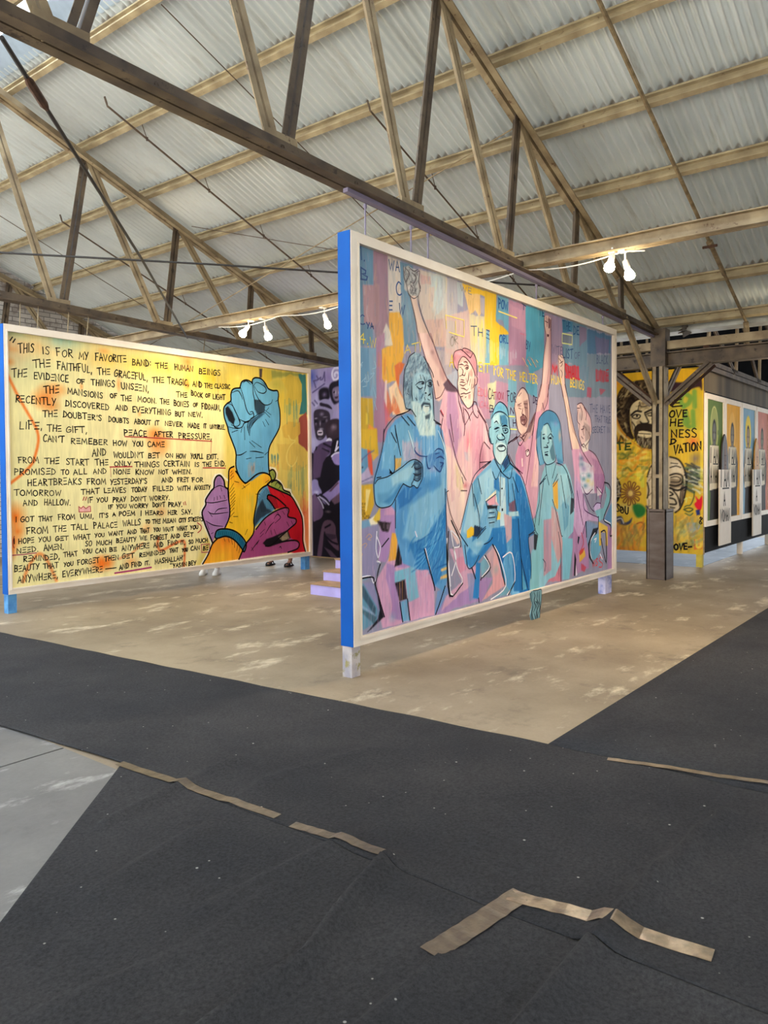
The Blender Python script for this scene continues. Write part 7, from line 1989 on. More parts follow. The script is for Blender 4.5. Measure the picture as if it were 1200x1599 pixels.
def felt_mat():
    m, nt, b = new_mat('black_felt'); N = nt.nodes; L = nt.links
    tc = N.new('ShaderNodeTexCoord')
    def noise(scale, detail, rough=0.6):
        n = N.new('ShaderNodeTexNoise'); n.inputs['Scale'].default_value = scale; n.inputs['Detail'].default_value = detail; n.inputs['Roughness'].default_value = rough
        L.new(tc.outputs['Object'], n.inputs['Vector']); return n.outputs[0]
    def ramp(src, a, c, ca, cb):
        r = N.new('ShaderNodeValToRGB'); r.color_ramp.elements[0].position = a; r.color_ramp.elements[1].position = c
        r.color_ramp.elements[0].color = (*ca, 1); r.color_ramp.elements[1].color = (*cb, 1); L.new(src, r.inputs[0]); return r.outputs[0]
    base = ramp(noise(1.1, 5), 0.35, 0.68, srgb(50, 50, 52), srgb(64, 63, 63))
    fuzz = ramp(noise(70, 6, 0.8), 0.3, 0.75, (0.5, 0.5, 0.5), (1.6, 1.6, 1.6))
    x = N.new('ShaderNodeMixRGB'); x.blend_type = 'MULTIPLY'; x.inputs[0].default_value = 1; L.new(base, x.inputs[1]); L.new(fuzz, x.inputs[2])
    # lint: small pale flecks
    vo = N.new('ShaderNodeTexVoronoi'); vo.inputs['Scale'].default_value = 7.5; vo.inputs['Randomness'].default_value = 1; L.new(tc.outputs['Object'], vo.inputs['Vector'])
    lint = ramp(vo.outputs['Distance'], 0.030, 0.048, (1, 1, 1), (0, 0, 0))
    pk = N.new('ShaderNodeSeparateColor'); L.new(vo.outputs['Color'], pk.inputs[0])
    gt = N.new('ShaderNodeMath'); gt.operation = 'GREATER_THAN'; gt.inputs[1].default_value = 0.55; L.new(pk.outputs[0], gt.inputs[0])
    ml = N.new('ShaderNodeMath'); ml.operation = 'MULTIPLY'; L.new(lint, ml.inputs[0]); L.new(gt.outputs[0], ml.inputs[1])
    m2 = N.new('ShaderNodeMath'); m2.operation = 'MULTIPLY'; L.new(ml.outputs[0], m2.inputs[0]); m2.inputs[1].default_value = 0.9
    v2 = N.new('ShaderNodeTexVoronoi'); v2.inputs['Scale'].default_value = 15; L.new(tc.outputs['Object'], v2.inputs['Vector'])
    l2 = ramp(v2.outputs['Distance'], 0.045, 0.075, (0.7, 0.7, 0.7), (0, 0, 0)); p2 = N.new('ShaderNodeSeparateColor'); L.new(v2.outputs['Color'], p2.inputs[0])
    g2 = N.new('ShaderNodeMath'); g2.operation = 'GREATER_THAN'; g2.inputs[1].default_value = 0.72; L.new(p2.outputs[1], g2.inputs[0])
    m3 = N.new('ShaderNodeMath'); m3.operation = 'MULTIPLY'; L.new(l2, m3.inputs[0]); L.new(g2.outputs[0], m3.inputs[1])
    m4 = N.new('ShaderNodeMath'); m4.operation = 'MAXIMUM'; L.new(m2.outputs[0], m4.inputs[0]); L.new(m3.outputs[0], m4.inputs[1]); m2 = m4
    y = N.new('ShaderNodeMixRGB'); L.new(m2.outputs[0], y.inputs[0]); L.new(x.outputs[0], y.inputs[1]); y.inputs[2].default_value = (*srgb(170, 166, 158), 1)
    L.new(y.outputs[0], b.inputs['Base Color']); b.inputs['Roughness'].default_value = 0.95; b.inputs['Specular IOR Level'].default_value = 0.15
    bp = N.new('ShaderNodeBump'); bp.inputs['Strength'].default_value = 0.5; bp.inputs['Distance'].default_value = 0.006
    L.new(noise(70, 6, 0.8), bp.inputs['Height']); L.new(bp.outputs[0], b.inputs['Normal'])
    return m
M['felt'] = felt_mat()

def sheet_mat(name, a, c, stain):
    """whitewashed corrugated iron with dirt streaks running down the slope (object X)"""
    m, nt, b = new_mat(name); N = nt.nodes; L = nt.links
    tc = N.new('ShaderNodeTexCoord')
    def noise(scale, detail, stretch, rough=0.6):
        mp = N.new('ShaderNodeMapping'); mp.inputs['Scale'].default_value = stretch; L.new(tc.outputs['Object'], mp.inputs[0])
        n = N.new('ShaderNodeTexNoise'); n.inputs['Scale'].default_value = scale; n.inputs['Detail'].default_value = detail; n.inputs['Roughness'].default_value = rough
        L.new(mp.outputs[0], n.inputs['Vector']); return n.outputs[0]
    def ramp(src, p, q, ca, cb):
        r = N.new('ShaderNodeValToRGB'); r.color_ramp.elements[0].position = p; r.color_ramp.elements[1].position = q
        r.color_ramp.elements[0].color = (*ca, 1); r.color_ramp.elements[1].color = (*cb, 1); L.new(src, r.inputs[0]); return r.outputs[0]
    base = ramp(noise(0.8, 4, (0.5, 1.2, 1)), 0.35, 0.65, a, c)
    s = ramp(noise(2.2, 8, (0.35, 3.0, 1), 0.7), 0.56, 0.78, (0, 0, 0), (0.5, 0.5, 0.5))
    x = N.new('ShaderNodeMixRGB'); L.new(s, x.inputs[0]); L.new(base, x.inputs[1]); x.inputs[2].default_value = (*stain, 1)
    # rust stains bleeding down the sheet from the purlin fixings
    sx = N.new('ShaderNodeSeparateXYZ'); L.new(tc.outputs['Object'], sx.inputs[0])
    def mth(op, a_, b_=None):
        q = N.new('ShaderNodeMath'); q.operation = op
        for i_, v_ in enumerate((a_, b_)):
            if v_ is None: continue
            if isinstance(v_, (int, float)): q.inputs[i_].default_value = v_
            else: L.new(v_, q.inputs[i_])
        return q.outputs[0]
    fr = mth('FRACT', mth('DIVIDE', mth('SUBTRACT', sx.outputs[0], 4.45), 0.9367))
    band = mth('MULTIPLY', ramp(fr, 0.03, 0.06, (0, 0, 0), (1, 1, 1)), ramp(fr, 0.08, 0.24, (1, 1, 1), (0, 0, 0)))
    rust = mth('MULTIPLY', band, ramp(noise(2.6, 7, (0.8, 2.6, 1), 0.7), 0.40, 0.62, (0, 0, 0), (0.75, 0.75, 0.75)))
    x2 = N.new('ShaderNodeMixRGB'); L.new(rust, x2.inputs[0]); L.new(x.outputs[0], x2.inputs[1]); x2.inputs[2].default_value = (*srgb(122, 98, 66), 1); x = x2
    L.new(x.outputs[0], b.inputs['Base Color']); b.inputs['Roughness'].default_value = 0.38; b.inputs['Metallic'].default_value = 0.40
    return m
M['sheet'] = sheet_mat('whitewashed_corrugated_iron', srgb(232, 240, 242), srgb(210, 218, 220), srgb(150, 140, 118))
M['sheet_dark'] = sheet_mat('grey_corrugated_iron', srgb(150, 148, 140), srgb(128, 126, 118), srgb(96, 88, 74))
M['sheet_blue'] = sheet_mat('grey_blue_corrugated_iron', srgb(128, 138, 150), srgb(110, 120, 132), srgb(84, 88, 92))

def brick_mat():
    m, nt, b = new_mat('whitewashed_brick'); N = nt.nodes; L = nt.links
    tc = N.new('ShaderNodeTexCoord'); mp = N.new('ShaderNodeMapping'); mp.inputs['Rotation'].default_value = (math.radians(-90), 0, 0)
    L.new(tc.outputs['Object'], mp.inputs[0])
    br = N.new('ShaderNodeTexBrick'); br.inputs['Scale'].default_value = 1.0
    br.inputs['Brick Width'].default_value = 0.24; br.inputs['Row Height'].default_value = 0.085; br.inputs['Mortar Size'].default_value = 0.008
    br.inputs['Color1'].default_value = (*srgb(202, 196, 188), 1); br.inputs['Color2'].default_value = (*srgb(172, 164, 156), 1); br.inputs['Mortar'].default_value = (*srgb(120, 116, 112), 1)
    L.new(mp.outputs[0], br.inputs['Vector'])
    n = N.new('ShaderNodeTexNoise'); n.inputs['Scale'].default_value = 2.6; n.inputs['Detail'].default_value = 8; n.inputs['Roughness'].default_value = 0.7
    L.new(tc.outputs['Object'], n.inputs['Vector'])
    r = N.new('ShaderNodeValToRGB'); r.color_ramp.elements[0].position = 0.5; r.color_ramp.elements[1].position = 0.66
    L.new(n.outputs[0], r.inputs[0])
    x = N.new('ShaderNodeMixRGB'); L.new(r.outputs[0], x.inputs[0]); L.new(br.outputs[0], x.inputs[1]); x.inputs[2].default_value = (*srgb(112, 92, 82), 1)
    L.new(x.outputs[0], b.inputs['Base Color']); b.inputs['Roughness'].default_value = 0.9
    return m
M['brick'] = brick_mat()

# ================================================================== setting
# floor
mb = MB(); mb.box((2.2, -5.2, -0.3), (24, 16, 0)); struct(mb.build('floor', M['concrete']))
mb = MB(); mb.box((-4.6, 3.98, -0.3), (2.2, 16, 0)); mb.box((-4.6, -5.2, -0.3), (2.2, 3.965, 0)); struct(mb.build('floor_near_slab', M['concrete_grey']))
mb = MB(); mb.box((-4.6, 3.96, -0.25), (2.2, 3.985, -0.006)); struct(mb.build('trim_3', M['cable']))
# unseen pale yard added outside the left side to bounce sun onto the roof
mb = MB(); mb.box((-40, -5.2, -0.35), (-4.6, 40, -0.02)); struct(mb.build('ground_bounce', M['yard']))
mb = MB(); mb.box((-40, -40, -0.35), (40, -5.2, -0.02)); struct(mb.build('ground_low_bounce', M['asphalt']))  # unseen ground added in a dark tone to cut bounce on the near roof
# next bay floor strip, bluish sky daylight put into its colour
mb = MB(); mb.box((12.31, 3.46, 0.0), (18.5, 13.5, 0.004)); struct(mb.build('floor_daylight_strip', M['blue_floor']))

# roof: z of the sheet on the main slope, of the far slope over the ridge, and of the next bay
SL = 0.377
zp = lambda x: 7.65 - SL * x                     # underside of the purlins
zs = lambda x: 7.826 - SL * x                     # corrugated sheet
def corrugated(name, x0, x1, y0, y1, zf, m, pitch=0.092, amp=0.027, rows=9, kind=True):
    ny = int((y1 - y0) / pitch * 8); ys = np.linspace(y0, y1, ny + 1); xs = np.linspace(x0, x1, rows + 1)
    mb = MB()
    for x in xs:
        for y in ys: mb.v.append((x, y, zf(x) + amp * math.sin(2 * math.pi * y / pitch)))
    n = ny + 1
    for i in range(rows):
        for j in range(ny): mb.f.append((i * n + j, (i + 1) * n + j, (i + 1) * n + j + 1, i * n + j + 1)); mb.mi.append(0)
    o = mb.build(name, m, smooth=True)
    return struct(o)
corrugated('ceiling_main_slope', 4.35, 11.25, -5.0, 14.1, zs, M['sheet'])
# far slope with an added open skylight bay to bring sun in; only its edge by the ridge can be glimpsed
zf = lambda x: 7.80 - SL * 8.1 + SL * x - 0.05
corrugated('ceiling_far_slope', 2.6, 3.75, -5.0, 14.1, zf, M['sheet_dark'], rows=2)
corrugated('ceiling_far_slope_low', -4.5, -2.4, -5.0, 14.1, zf, M['sheet_dark'], rows=2)
corrugated('ceiling_far_slope_near', -2.4, 2.6, -5.0, 4.0, zf, M['sheet_dark'], rows=2)
corrugated('ceiling_next_bay', 11.45, 24.0, -5.0, 16.0, lambda x: 3.72 + 0.30 * (x - 11.45), M['sheet_blue'], rows=4)
# ridge flashing beside the open ridge vent
mb = MB(); mb.prof((4.42, -5, zs(4.42) - 0.02), (4.42, 14.1, zs(4.42) - 0.02), [(0.0, 0), (0.02, 0), (-0.30, 0.14), (-0.32, 0.13)])
struct(mb.build('trim_1', M['flash']))
# translucent sheet closing the ridge
mb = MB(); mb.box((3.45, -5, 6.42), (4.62, 14.1, 6.44)); rs, nt_, b_ = new_mat('translucent_sheet'); tr_ = nt_.nodes.new('ShaderNodeBsdfTranslucent'); tr_.inputs[0].default_value = (0.82, 0.88, 0.95, 1)
nt_.links.new(tr_.outputs[0], nt_.nodes['Material Output'].inputs[0]); struct(mb.build('ceiling_ridge_light', rs))
# unseen near wall, added to block sky light on the right roof; entrance left open
mb = MB(); mb.box((2.5, -5.3, 0), (24, -5.05, 3.0)); mb.add([(2.5, -5.3, 3.0), (24, -5.3, 3.0), (24, -5.3, 3.6), (11.3, -5.3, 3.5), (4.1, -5.3, 6.2), (2.5, -5.3, 5.6), (2.5, -5.05, 3.0), (24, -5.05, 3.0), (24, -5.05, 3.6), (11.3, -5.05, 3.5), (4.1, -5.05, 6.2), (2.5, -5.05, 5.6)], [(0, 1, 2, 3, 4, 5), (11, 10, 9, 8, 7, 6)])
struct(mb.build('wall_light_block', M['brick']))
# valley gutter
mb = MB(); g = [(-0.16, 0), (0.16, 0), (0.16, 0.04), (0.10, 0.04), (0.10, 0.09), (0.02, 0.09), (0.02, 0.13), (-0.06, 0.13), (-0.06, 0.18), (-0.16, 0.18)]
mb.prof((11.28, 14.1, 3.46), (11.28, -5, 3.46), [(a, b) for a, b in g]); struct(mb.build('trim_2', M['zinc']))
# brick gable wall at the far end
mb = MB(); mb.add([(-4.5, 14.1, 0), (11.2, 14.1, 0), (11.2, 14.1, zs(11.2)), (4.1, 14.1, zs(4.1)), (-4.5, 14.1, 3.0),
                   (-4.5, 14.35, 0), (11.2, 14.35, 0), (11.2, 14.35, zs(11.2)), (4.1, 14.35, zs(4.1)), (-4.5, 14.35, 3.0)],
                  [(0, 1, 2, 3, 4), (9, 8, 7, 6, 5), (0, 5, 6, 1), (1, 6, 7, 2), (2, 7, 8, 3), (3, 8, 9, 4), (4, 9, 5, 0)])
struct(mb.build('wall_far_gable', M['brick']))
# end wall of the next bay
mb = MB(); mb.box((22.0, -5, 3.0), (22.2, 16, 7)); struct(mb.build('wall_next_bay', M['black_board']))

# ------------------------------------------------------------------ roof trusses
ORD = ['first', 'second', 'third', 'fourth', 'fifth', 'sixth', 'seventh', 'eighth']
zb = lambda x: 3.70 - 0.027 * (x - 2.0)          # top of the bottom chord
def dbl(mb, p0, p1, leg=0.048, gap=0.020, t=0.008, up=(0, 1, 0)):
    """a pair of angle bars back to back (their flat legs lie across the truss)"""
    mb.angle(p0, p1, leg, leg, t, up, 1, 1, gap / 2); mb.angle(p0, p1, leg, leg, t, up, -1, 1, gap / 2)
def truss(Y, label, full=True):
    t = thing('roof_truss', label, 'truss', (10.8, Y, 3.2), 'trusses carrying the corrugated roof')
    mb = MB()
    a, b = (-3.2, Y, zb(-3.2) - 0.10), (11.05, Y, zb(11.05) - 0.10)
    for s in (1, -1): mb.angle(a, b, 0.075, 0.10, 0.010, (0, 0, 1), s, 1, 0.008)
    for x in (2.6, 3.56, 4.3, 5.02, 5.8, 6.55, 7.3, 8.07, 8.8, 9.5):
        mb.lathe((x, Y - 0.012, zb(x) - 0.045), (0, -1, 0), [(0, 0.018), (0.016, 0.018), (0.020, 0.010), (0.028, 0.010)], 8)
    mb.build('bottom_chord', M['steel_dark'], t)
    mb = MB()
    zt = lambda x: zp(x) - 0.02
    for s in (1, -1): mb.angle((4.0, Y, zt(4.0) - 0.13), (11.10, Y, zt(11.10) - 0.13), 0.062, 0.10, 0.010, (0, 0, 1), s, 1, 0.016)
    mb.build('top_chord', M['steel'], t)
    if full:
        mb = MB()
        zl = lambda x: 7.65 - SL * 8.2 + SL * x - 0.1
        for s in (1, -1): mb.angle((4.0, Y, zt(4.0) - 0.085), (-3.2, Y, zl(-3.2)), 0.07, 0.085, 0.010, (0, 0, 1), s, 1, 0.008)
        mb.build('top_chord', M['steel'], t)
    bot = [2.06, 3.56, 5.02, 6.55, 8.06, 9.50]; top = [2.75, 4.12, 5.44, 6.83, 8.22, 9.55]
    for i, x in enumerate(bot):
        z0 = zb(x) - 0.07
        xl, xr = (top[i - 1] if i else 1.35), top[i]
        zz = lambda q: (zp(q) - 0.11 if q > 4.05 else (7.65 - SL * 8.2 + SL * q - 0.11))
        mb = MB(); dbl(mb, (xl + 0.03, Y, zz(xl)), (x - 0.05, Y, z0)); mb.build('web_member', M['steel'], t)
        mb = MB(); dbl(mb, (x + 0.05, Y + 0.002, z0), (xr - 0.03, Y + 0.002, zz(xr))); mb.build('web_member', M['steel_dark'], t)
        mb = MB(); mb.box((x - 0.15, Y - 0.005, z0 - 0.02), (x + 0.15, Y + 0.005, z0 + 0.12)); mb.build('gusset_plate', M['steel'], t)
    return t
T1 = truss(3.62, 'tan steel roof truss directly above the pink and blue figure mural')
T2 = truss(9.0, 'tan steel roof truss behind the yellow handwritten mural')
T3 = truss(13.85, 'tan steel roof truss close in front of the whitewashed brick gable', False)

# purlins
PX = [4.45, 5.38, 6.30, 7.24, 8.18, 9.10, 10.05, 10.92]
PL = ['topmost tan purlin, beside the pale blue ridge flashing', 'tan purlin, second below the ridge', 'tan purlin, third below the ridge', 'tan purlin, fourth below the ridge',
      'tan purlin, fifth below the ridge', 'tan purlin, sixth below the ridge', 'tan purlin, second above the grey valley gutter', 'lowest tan purlin, just above the grey valley gutter']
CLIP = [(.026, 0), (.026, .13), (-.034, .13), (-.034, .106), (-.024, .106), (-.024, .12), (.016, .12), (.016, .01), (-.024, .01), (-.024, .024), (-.034, .024), (-.034, 0)]   # lipped channel, open down the slope
for x, lb in zip(PX, PL):
    mb = MB(); n = (SL, 0, 1)
    mb.prof((x + 0.03, -5, zp(x + 0.03)), (x + 0.03, 14.0, zp(x + 0.03)), CLIP, n)
    tag(mb.build('purlin', M['purlin'], loc=(x, 4.5, zp(x))), lb, 'purlin', 'roof purlins')
mb = MB(); mb.channel((3.62, -5, 7.80 - SL * 8.1 + SL * 3.62 - 0.2), (3.62, 14.0, 7.80 - SL * 8.1 + SL * 3.62 - 0.2), 0.055, 0.125, 0.008, (-SL, 0, 1), 1)
tag(mb.build('purlin', M['purlin'], loc=(3.6, 4.5, 6.0)), 'tan purlin on the far side of the open ridge', 'purlin', 'roof purlins')

# strut tying the trusses at chord level, it carries the lamps
mb = MB(); mb.channel((6.87, -5, 3.50), (6.87, 13.8, 3.50), 0.07, 0.125, 0.010, (0, 0, 1), -1); mb.channel((6.88, -5, 3.50), (6.88, 13.8, 3.50), 0.05, 0.125, 0.010, (0, 0, 1), 1)
tag(mb.build('tie_beam', M['steel'], loc=(6.87, 4, 3.5)), 'long tan tie beam crossing under the trusses with lamps clipped to it', 'beam')

# valley beams, column, braces
t = thing('valley_beam', 'heavy brown double beam over the steel column along the valley', 'beam', (10.8, 3.5, 2.92))
mb = MB(); mb.ibeam((10.80, -5, 2.93), (10.80, 14, 2.93), 0.16, 0.20, 0.016); mb.build('girder', M['steel_dark'], t)
mb = MB(); mb.channel((10.74, -5, 3.17), (10.74, 14, 3.17), 0.12, 0.11, 0.01, (0, 0, 1), 1); mb.build('upper_rail', M['steel'], t)
for y in (0.3, 1.6, 2.9, 4.4, 6.2, 8.4):
    mb = MB(); mb.box((10.76, y, 3.13), (10.84, y + 0.08, 3.17)); mb.build('packer', M['rust'], t)
def column(cx, cy, label, arms=True):
    t = thing('steel_column', label, 'column', (cx, cy, 0))
    for s in (-1, 1):
        mb = MB(); ya, yb2 = sorted((cy + s * 0.068, cy + s * 0.078)); yc, yd = sorted((cy + s * 0.022, cy + s * 0.078))
        mb.box((cx - 0.11, ya, 0.94), (cx + 0.11, yb2, 2.93)); mb.box((cx - 0.11, yc, 0.94), (cx - 0.10, yd, 2.93)); mb.box((cx + 0.10, yc, 0.94), (cx + 0.11, yd, 2.93))
        mb.build('channel_post', M['steel'], t)
    mb = MB(); mb.box((cx - 0.06, cy - 0.06, 0.94), (cx + 0.06, cy + 0.06, 2.92)); mb.build('gap_shade', M['cable'], t)  # black box standing for the shade in the gap between the channels
    mb = MB()
    for z in (1.40, 1.98, 2.42): mb.box((cx - 0.118, cy - 0.05, z), (cx - 0.109, cy + 0.05, z + 0.05))
    mb.build('batten_plate', M['steel'], t)
    mb = MB()
    a, b = 0.16, 0.135
    for (x0, y0, x1, y1) in ((-a, -b, -a + 0.012, b), (a - 0.012, -b, a, b), (-a, -b, a, -b + 0.012), (-a, b - 0.012, a, b)):
        mb.box((cx + x0, cy + y0, 0), (cx + x1, cy + y1, 0.97))
    mb.box((cx - a, cy - b, 0.93), (cx + a, cy + b, 0.94))
    for s in (-1, 1): mb.box((cx - a - 0.008, cy + s * (b - 0.03) - 0.012, 0), (cx - a, cy + s * (b - 0.03) + 0.012, 0.97))
    mb.build('base_sleeve', M['grey_sleeve'], t)
    for s in (-1, 1):
        mb = MB(); dbl(mb, (cx - 0.08, cy + s * 0.09, 2.42), (cx - 0.08, cy + s * 0.68, 2.93), 0.04, 0.02, 0.008, (1, 0, 0)); mb.build('knee_brace', M['steel_dark'], t)
        mb = MB(); dbl(mb, (cx + 0.09, cy + s * 0.09, 2.42), (cx + 0.09, cy + s * 0.68, 2.93), 0.04, 0.02, 0.008, (1, 0, 0)); mb.build('knee_brace', M['rust'], t)
    if arms:
      mb = MB(); dbl(mb, (cx - 0.11, cy, 2.42), (cx - 1.28, cy, 3.40), 0.05, 0.02, 0.008, (0, 1, 0)); mb.build('knee_brace', M['steel'], t)
    mb = MB(); dbl(mb, (cx + 0.07, cy, 2.40), (cx + 1.2, cy, 3.30), 0.05, 0.02, 0.008, (0, 1, 0)); mb.build('knee_brace', M['steel_dark'], t)
    mb = MB(); mb.box((cx - 0.10, cy - 0.10, 2.93), (cx + 0.10, cy + 0.10, 3.45)); mb.build('column_head', M['steel_dark'], t)
    return t
column(10.76, 3.55, 'steel column in a brown box sleeve in front of the graffiti portrait wall')
column(10.76, 9.0, 'steel column behind the purple crowd mural under the second truss', False)

# trusses and services of the next bay
for i, y in enumerate((3.3, 6.6, 0.2)):
    lb = ['steel truss of the next bay above the black poster wall', 'steel truss of the next bay beyond the graffiti portrait wall', 'steel truss of the next bay nearest the camera side'][i]
    t = thing('next_bay_truss', lb, 'truss', (11.3, y, 3.2), 'trusses of the next bay')
    mb = MB(); dbl(mb, (10.95, y, 3.10), (21.5, y, 3.10), 0.07, 0.02, 0.01, (0, 1, 0)); mb.build('bottom_chord', M['steel_dark'], t)
    mb = MB(); dbl(mb, (10.95, y, 3.42), (21.5, y, 6.55), 0.07, 0.02, 0.01, (0, 1, 0)); mb.build('top_chord', M['steel_dark'], t)
    for k in range(5):
        x = 12.2 + k * 1.7
        mb = MB(); dbl(mb, (x, y, 3.12), (x + 0.1, y, 3.42 + (x - 10.95) * 0.297), 0.04, 0.02, 0.008, (0, 1, 0)); mb.build('web_member', M['steel'], t)
        mb = MB(); dbl(mb, (x + 0.1, y, 3.42 + (x - 10.95) * 0.297), (x + 1.6, y, 3.12), 0.04, 0.02, 0.008, (0, 1, 0)); mb.build('web_member', M['steel_dark'], t)
for i, (x, lb) in enumerate(((12.9, 'purlin of the next bay, lowest behind the valley beam'), (14.2, 'purlin of the next bay, second above the valley beam'), (15.5, 'purlin of the next bay, third above the valley beam'))):
    mb = MB(); mb.channel((x, -5, 3.55 + 0.30 * (x - 11.45)), (x, 15, 3.55 + 0.30 * (x - 11.45)), 0.05, 0.12, 0.008, (-0.3, 0, 1), 1)
    tag(mb.build('purlin', M['steel_dark'], loc=(x, 5, 3.5)), lb, 'purlin', 'purlins of the next bay')

# ------------------------------------------------------------------ rods, pipes and cables under the roof
def slope_rod(y, x0, x1, r, m, name, label, drop=0.10, hook=True):
    mb = MB()
    zr = lambda x: zp(x) - drop
    pts = [(x, y, zr(x)) for x in np.linspace(x0, x1, 8)]
    if hook: pts = [(x0 - 0.02, y + 0.02, zr(x0) + 0.10), (x0 - 0.01, y, zr(x0) + 0.03)] + pts
    mb.tube(pts, r, 7)
    for x in PX:
        if x0 + 0.2 < x < x1 and hook:
            mb.tube([(x + 0.14, y, zr(x + 0.14)), (x + 0.06, y, zp(x) + 0.02)], 0.005, 6)
            mb.lathe((x + 0.14, y, zr(x + 0.14) - 0.02), (0, 0, 1), [(0, 0.014), (0.04, 0.014)], 6)
    return tag(mb.build(name, m, loc=(x0, y, zr(x0))), label, 'rod' if 'rod' in name else 'pipe', 'rods running down the roof slope')
slope_rod(7.85, 5.0, 10.9, 0.012, M['rod'], 'hooked_rod', 'dark hooked rod running down the roof between the two large trusses')
slope_rod(10.8, 6.1, 10.9, 0.012, M['rod'], 'hooked_rod', 'dark hooked rod running down the roof beyond the yellow mural')
slope_rod(6.15, 4.5, 10.9, 0.006, M['rod'], 'sag_rod', 'thin dark sag rod down the roof left of the figure mural', 0.03, False)
slope_rod(11.9, 4.5, 10.9, 0.006, M['rod'], 'sag_rod', 'thin dark sag rod down the roof nearest the brick gable', 0.03, False)
slope_rod(2.5, 4.5, 11.0, 0.020, M['rod_light'], 'sprinkler_pipe', 'brown pipe with a valve running down the roof at the right', 0.05, False)
slope_rod(5.0, 6.2, 10.9, 0.010, M['rod'], 'hooked_rod', 'dark hooked rod running down the roof just behind the figure mural truss')
t = thing('pipe_valve', 'thick brown valve section on the roof pipe at the right', 'valve', (9.4, 2.5, zp(9.4) - 0.05))
mb = MB(); mb.tube([(9.26, 2.5, zp(9.26) - 0.05), (9.34, 2.5, zp(9.34) - 0.05), (9.36, 2.5, zp(9.36) - 0.05), (9.9, 2.5, zp(9.9) - 0.05)], [0.038, 0.038, 0.027, 0.027], 8); mb.build('valve_body', M['rod_light'], t)
mb = MB(); mb.tube([(9.28, 2.42, zp(9.28) - 0.09), (9.28, 2.58, zp(9.28) - 0.09)], 0.016, 8); mb.build('handle', M['rust'], t)
mb = MB(); mb.tube([(10.97, 2.5, zp(10.97) - 0.06), (11.02, 2.5, 3.35), (11.02, 2.5, 2.98)], 0.036, 8)
tag(mb.build('drop_pipe', M['rod_light'], loc=(11.0, 2.5, 3.2)), 'thick brown pipe end dropping in front of the valley beam at the right', 'pipe')
def cable(name, pts, r, m, label, cat='cable', group=None):
    mb = MB(); mb.tube(pts, r, 6); return tag(mb.build(name, m, loc=pts[0]), label, cat, group)
cable('brace_rod', [(1.8, 3.70, 3.58), (4.3, 6.25, 3.54), (6.80, 8.80, 3.40)], 0.012, M['cable'], 'thick dark diagonal brace rod between the two trusses at the upper left', 'rod')
mb = MB(); mb.lathe((2.05, 3.955, 3.575), (1, 1.02, -0.01), [(0, 0.013), (0.05, 0.024), (0.30, 0.024), (0.35, 0.013)], 8); tag(mb.build('turnbuckle', M['rust'], loc=(2.2, 4.1, 3.57)), 'dark turnbuckle on the thick diagonal brace rod', 'turnbuckle')
cable('brace_rod', [(1.9, 8.76, 3.63), (5.0, 6.16, 3.60), (8.0, 3.66, 3.54)], 0.010, M['cable'], 'dark level brace rod crossing between the trusses in front of the web members', 'rod')
cable('sway_rod', [(6.90, 8.9, 3.66), (6.87, 3.66, 4.92)], 0.007, M['rod_light'], 'thin light sway rod rising from the tie beam to the truss above the figure mural', 'rod')
cable('guy_wire', [(6.93, 8.84, 4.99), (7.46, 7.44, 4.62), (8.0, 6.0, 4.25)], 0.005, M['rod'], 'thin sagging wire from the truss behind the yellow mural', 'wire')
cable('guy_wire', [(7.0, 9.06, 3.62), (8.2, 11.2, 3.9), (9.2, 13.8, 3.9)], 0.006, M['rod'], 'thin wire from the tie beam back towards the brick gable', 'wire')


# ------------------------------------------------------------------ lilac rail under the truss and the hangers of the panels
mb = MB(); mb.bar((4.2, 3.62, zb(4.2) - 0.1165), (10.9, 3.62, zb(10.9) - 0.1165), 0.045, 0.03)
tag(mb.build('hanging_rail', M['track'], loc=(7, 3.62, 3.45)), 'lilac painted rail bolted along the underside of the truss over the figure mural', 'rail')
HG = [(4.47, 'leftmost'), (5.05, 'second'), (5.29, 'third'), (7.25, 'fourth'), (9.0, 'rightmost')]
for x, w in HG:
    mb = MB(); mb.tube([(x, 3.66, zb(x) - 0.13), (x, 3.66, 3.235)], 0.007, 6); mb.lathe((x, 3.66, zb(x) - 0.16), (0, 0, 1), [(0, 0.014), (0.03, 0.014)], 6)
    tag(mb.build('hanger_rod', M['track'], loc=(x, 3.66, 3.24)), '%s thin lilac rod holding the top of the figure mural%s' % (w, '' if w[-4:] == 'most' else ' counted from its left end'), 'rod', 'hanger rods of the figure mural')
for x, xb, w in [(4.54, 4.22, 'first'), (4.76, 4.42, 'second'), (5.15, 4.78, 'third'), (5.42, 5.02, 'fourth'), (7.27, 6.74, 'fifth'), (9.34, 8.67, 'sixth')]:
    mb = MB(); mb.tube([(x, 9.0, zb(x) - 0.08), (xb, 8.39, 3.11)], 0.006, 6)
    tag(mb.build('hanger_wire', M['rod_light'], loc=(xb, 8.39, 3.11)), '%s grey wire from the left holding the top of the yellow handwritten mural' % w, 'wire', 'hanger wires of the yellow mural')

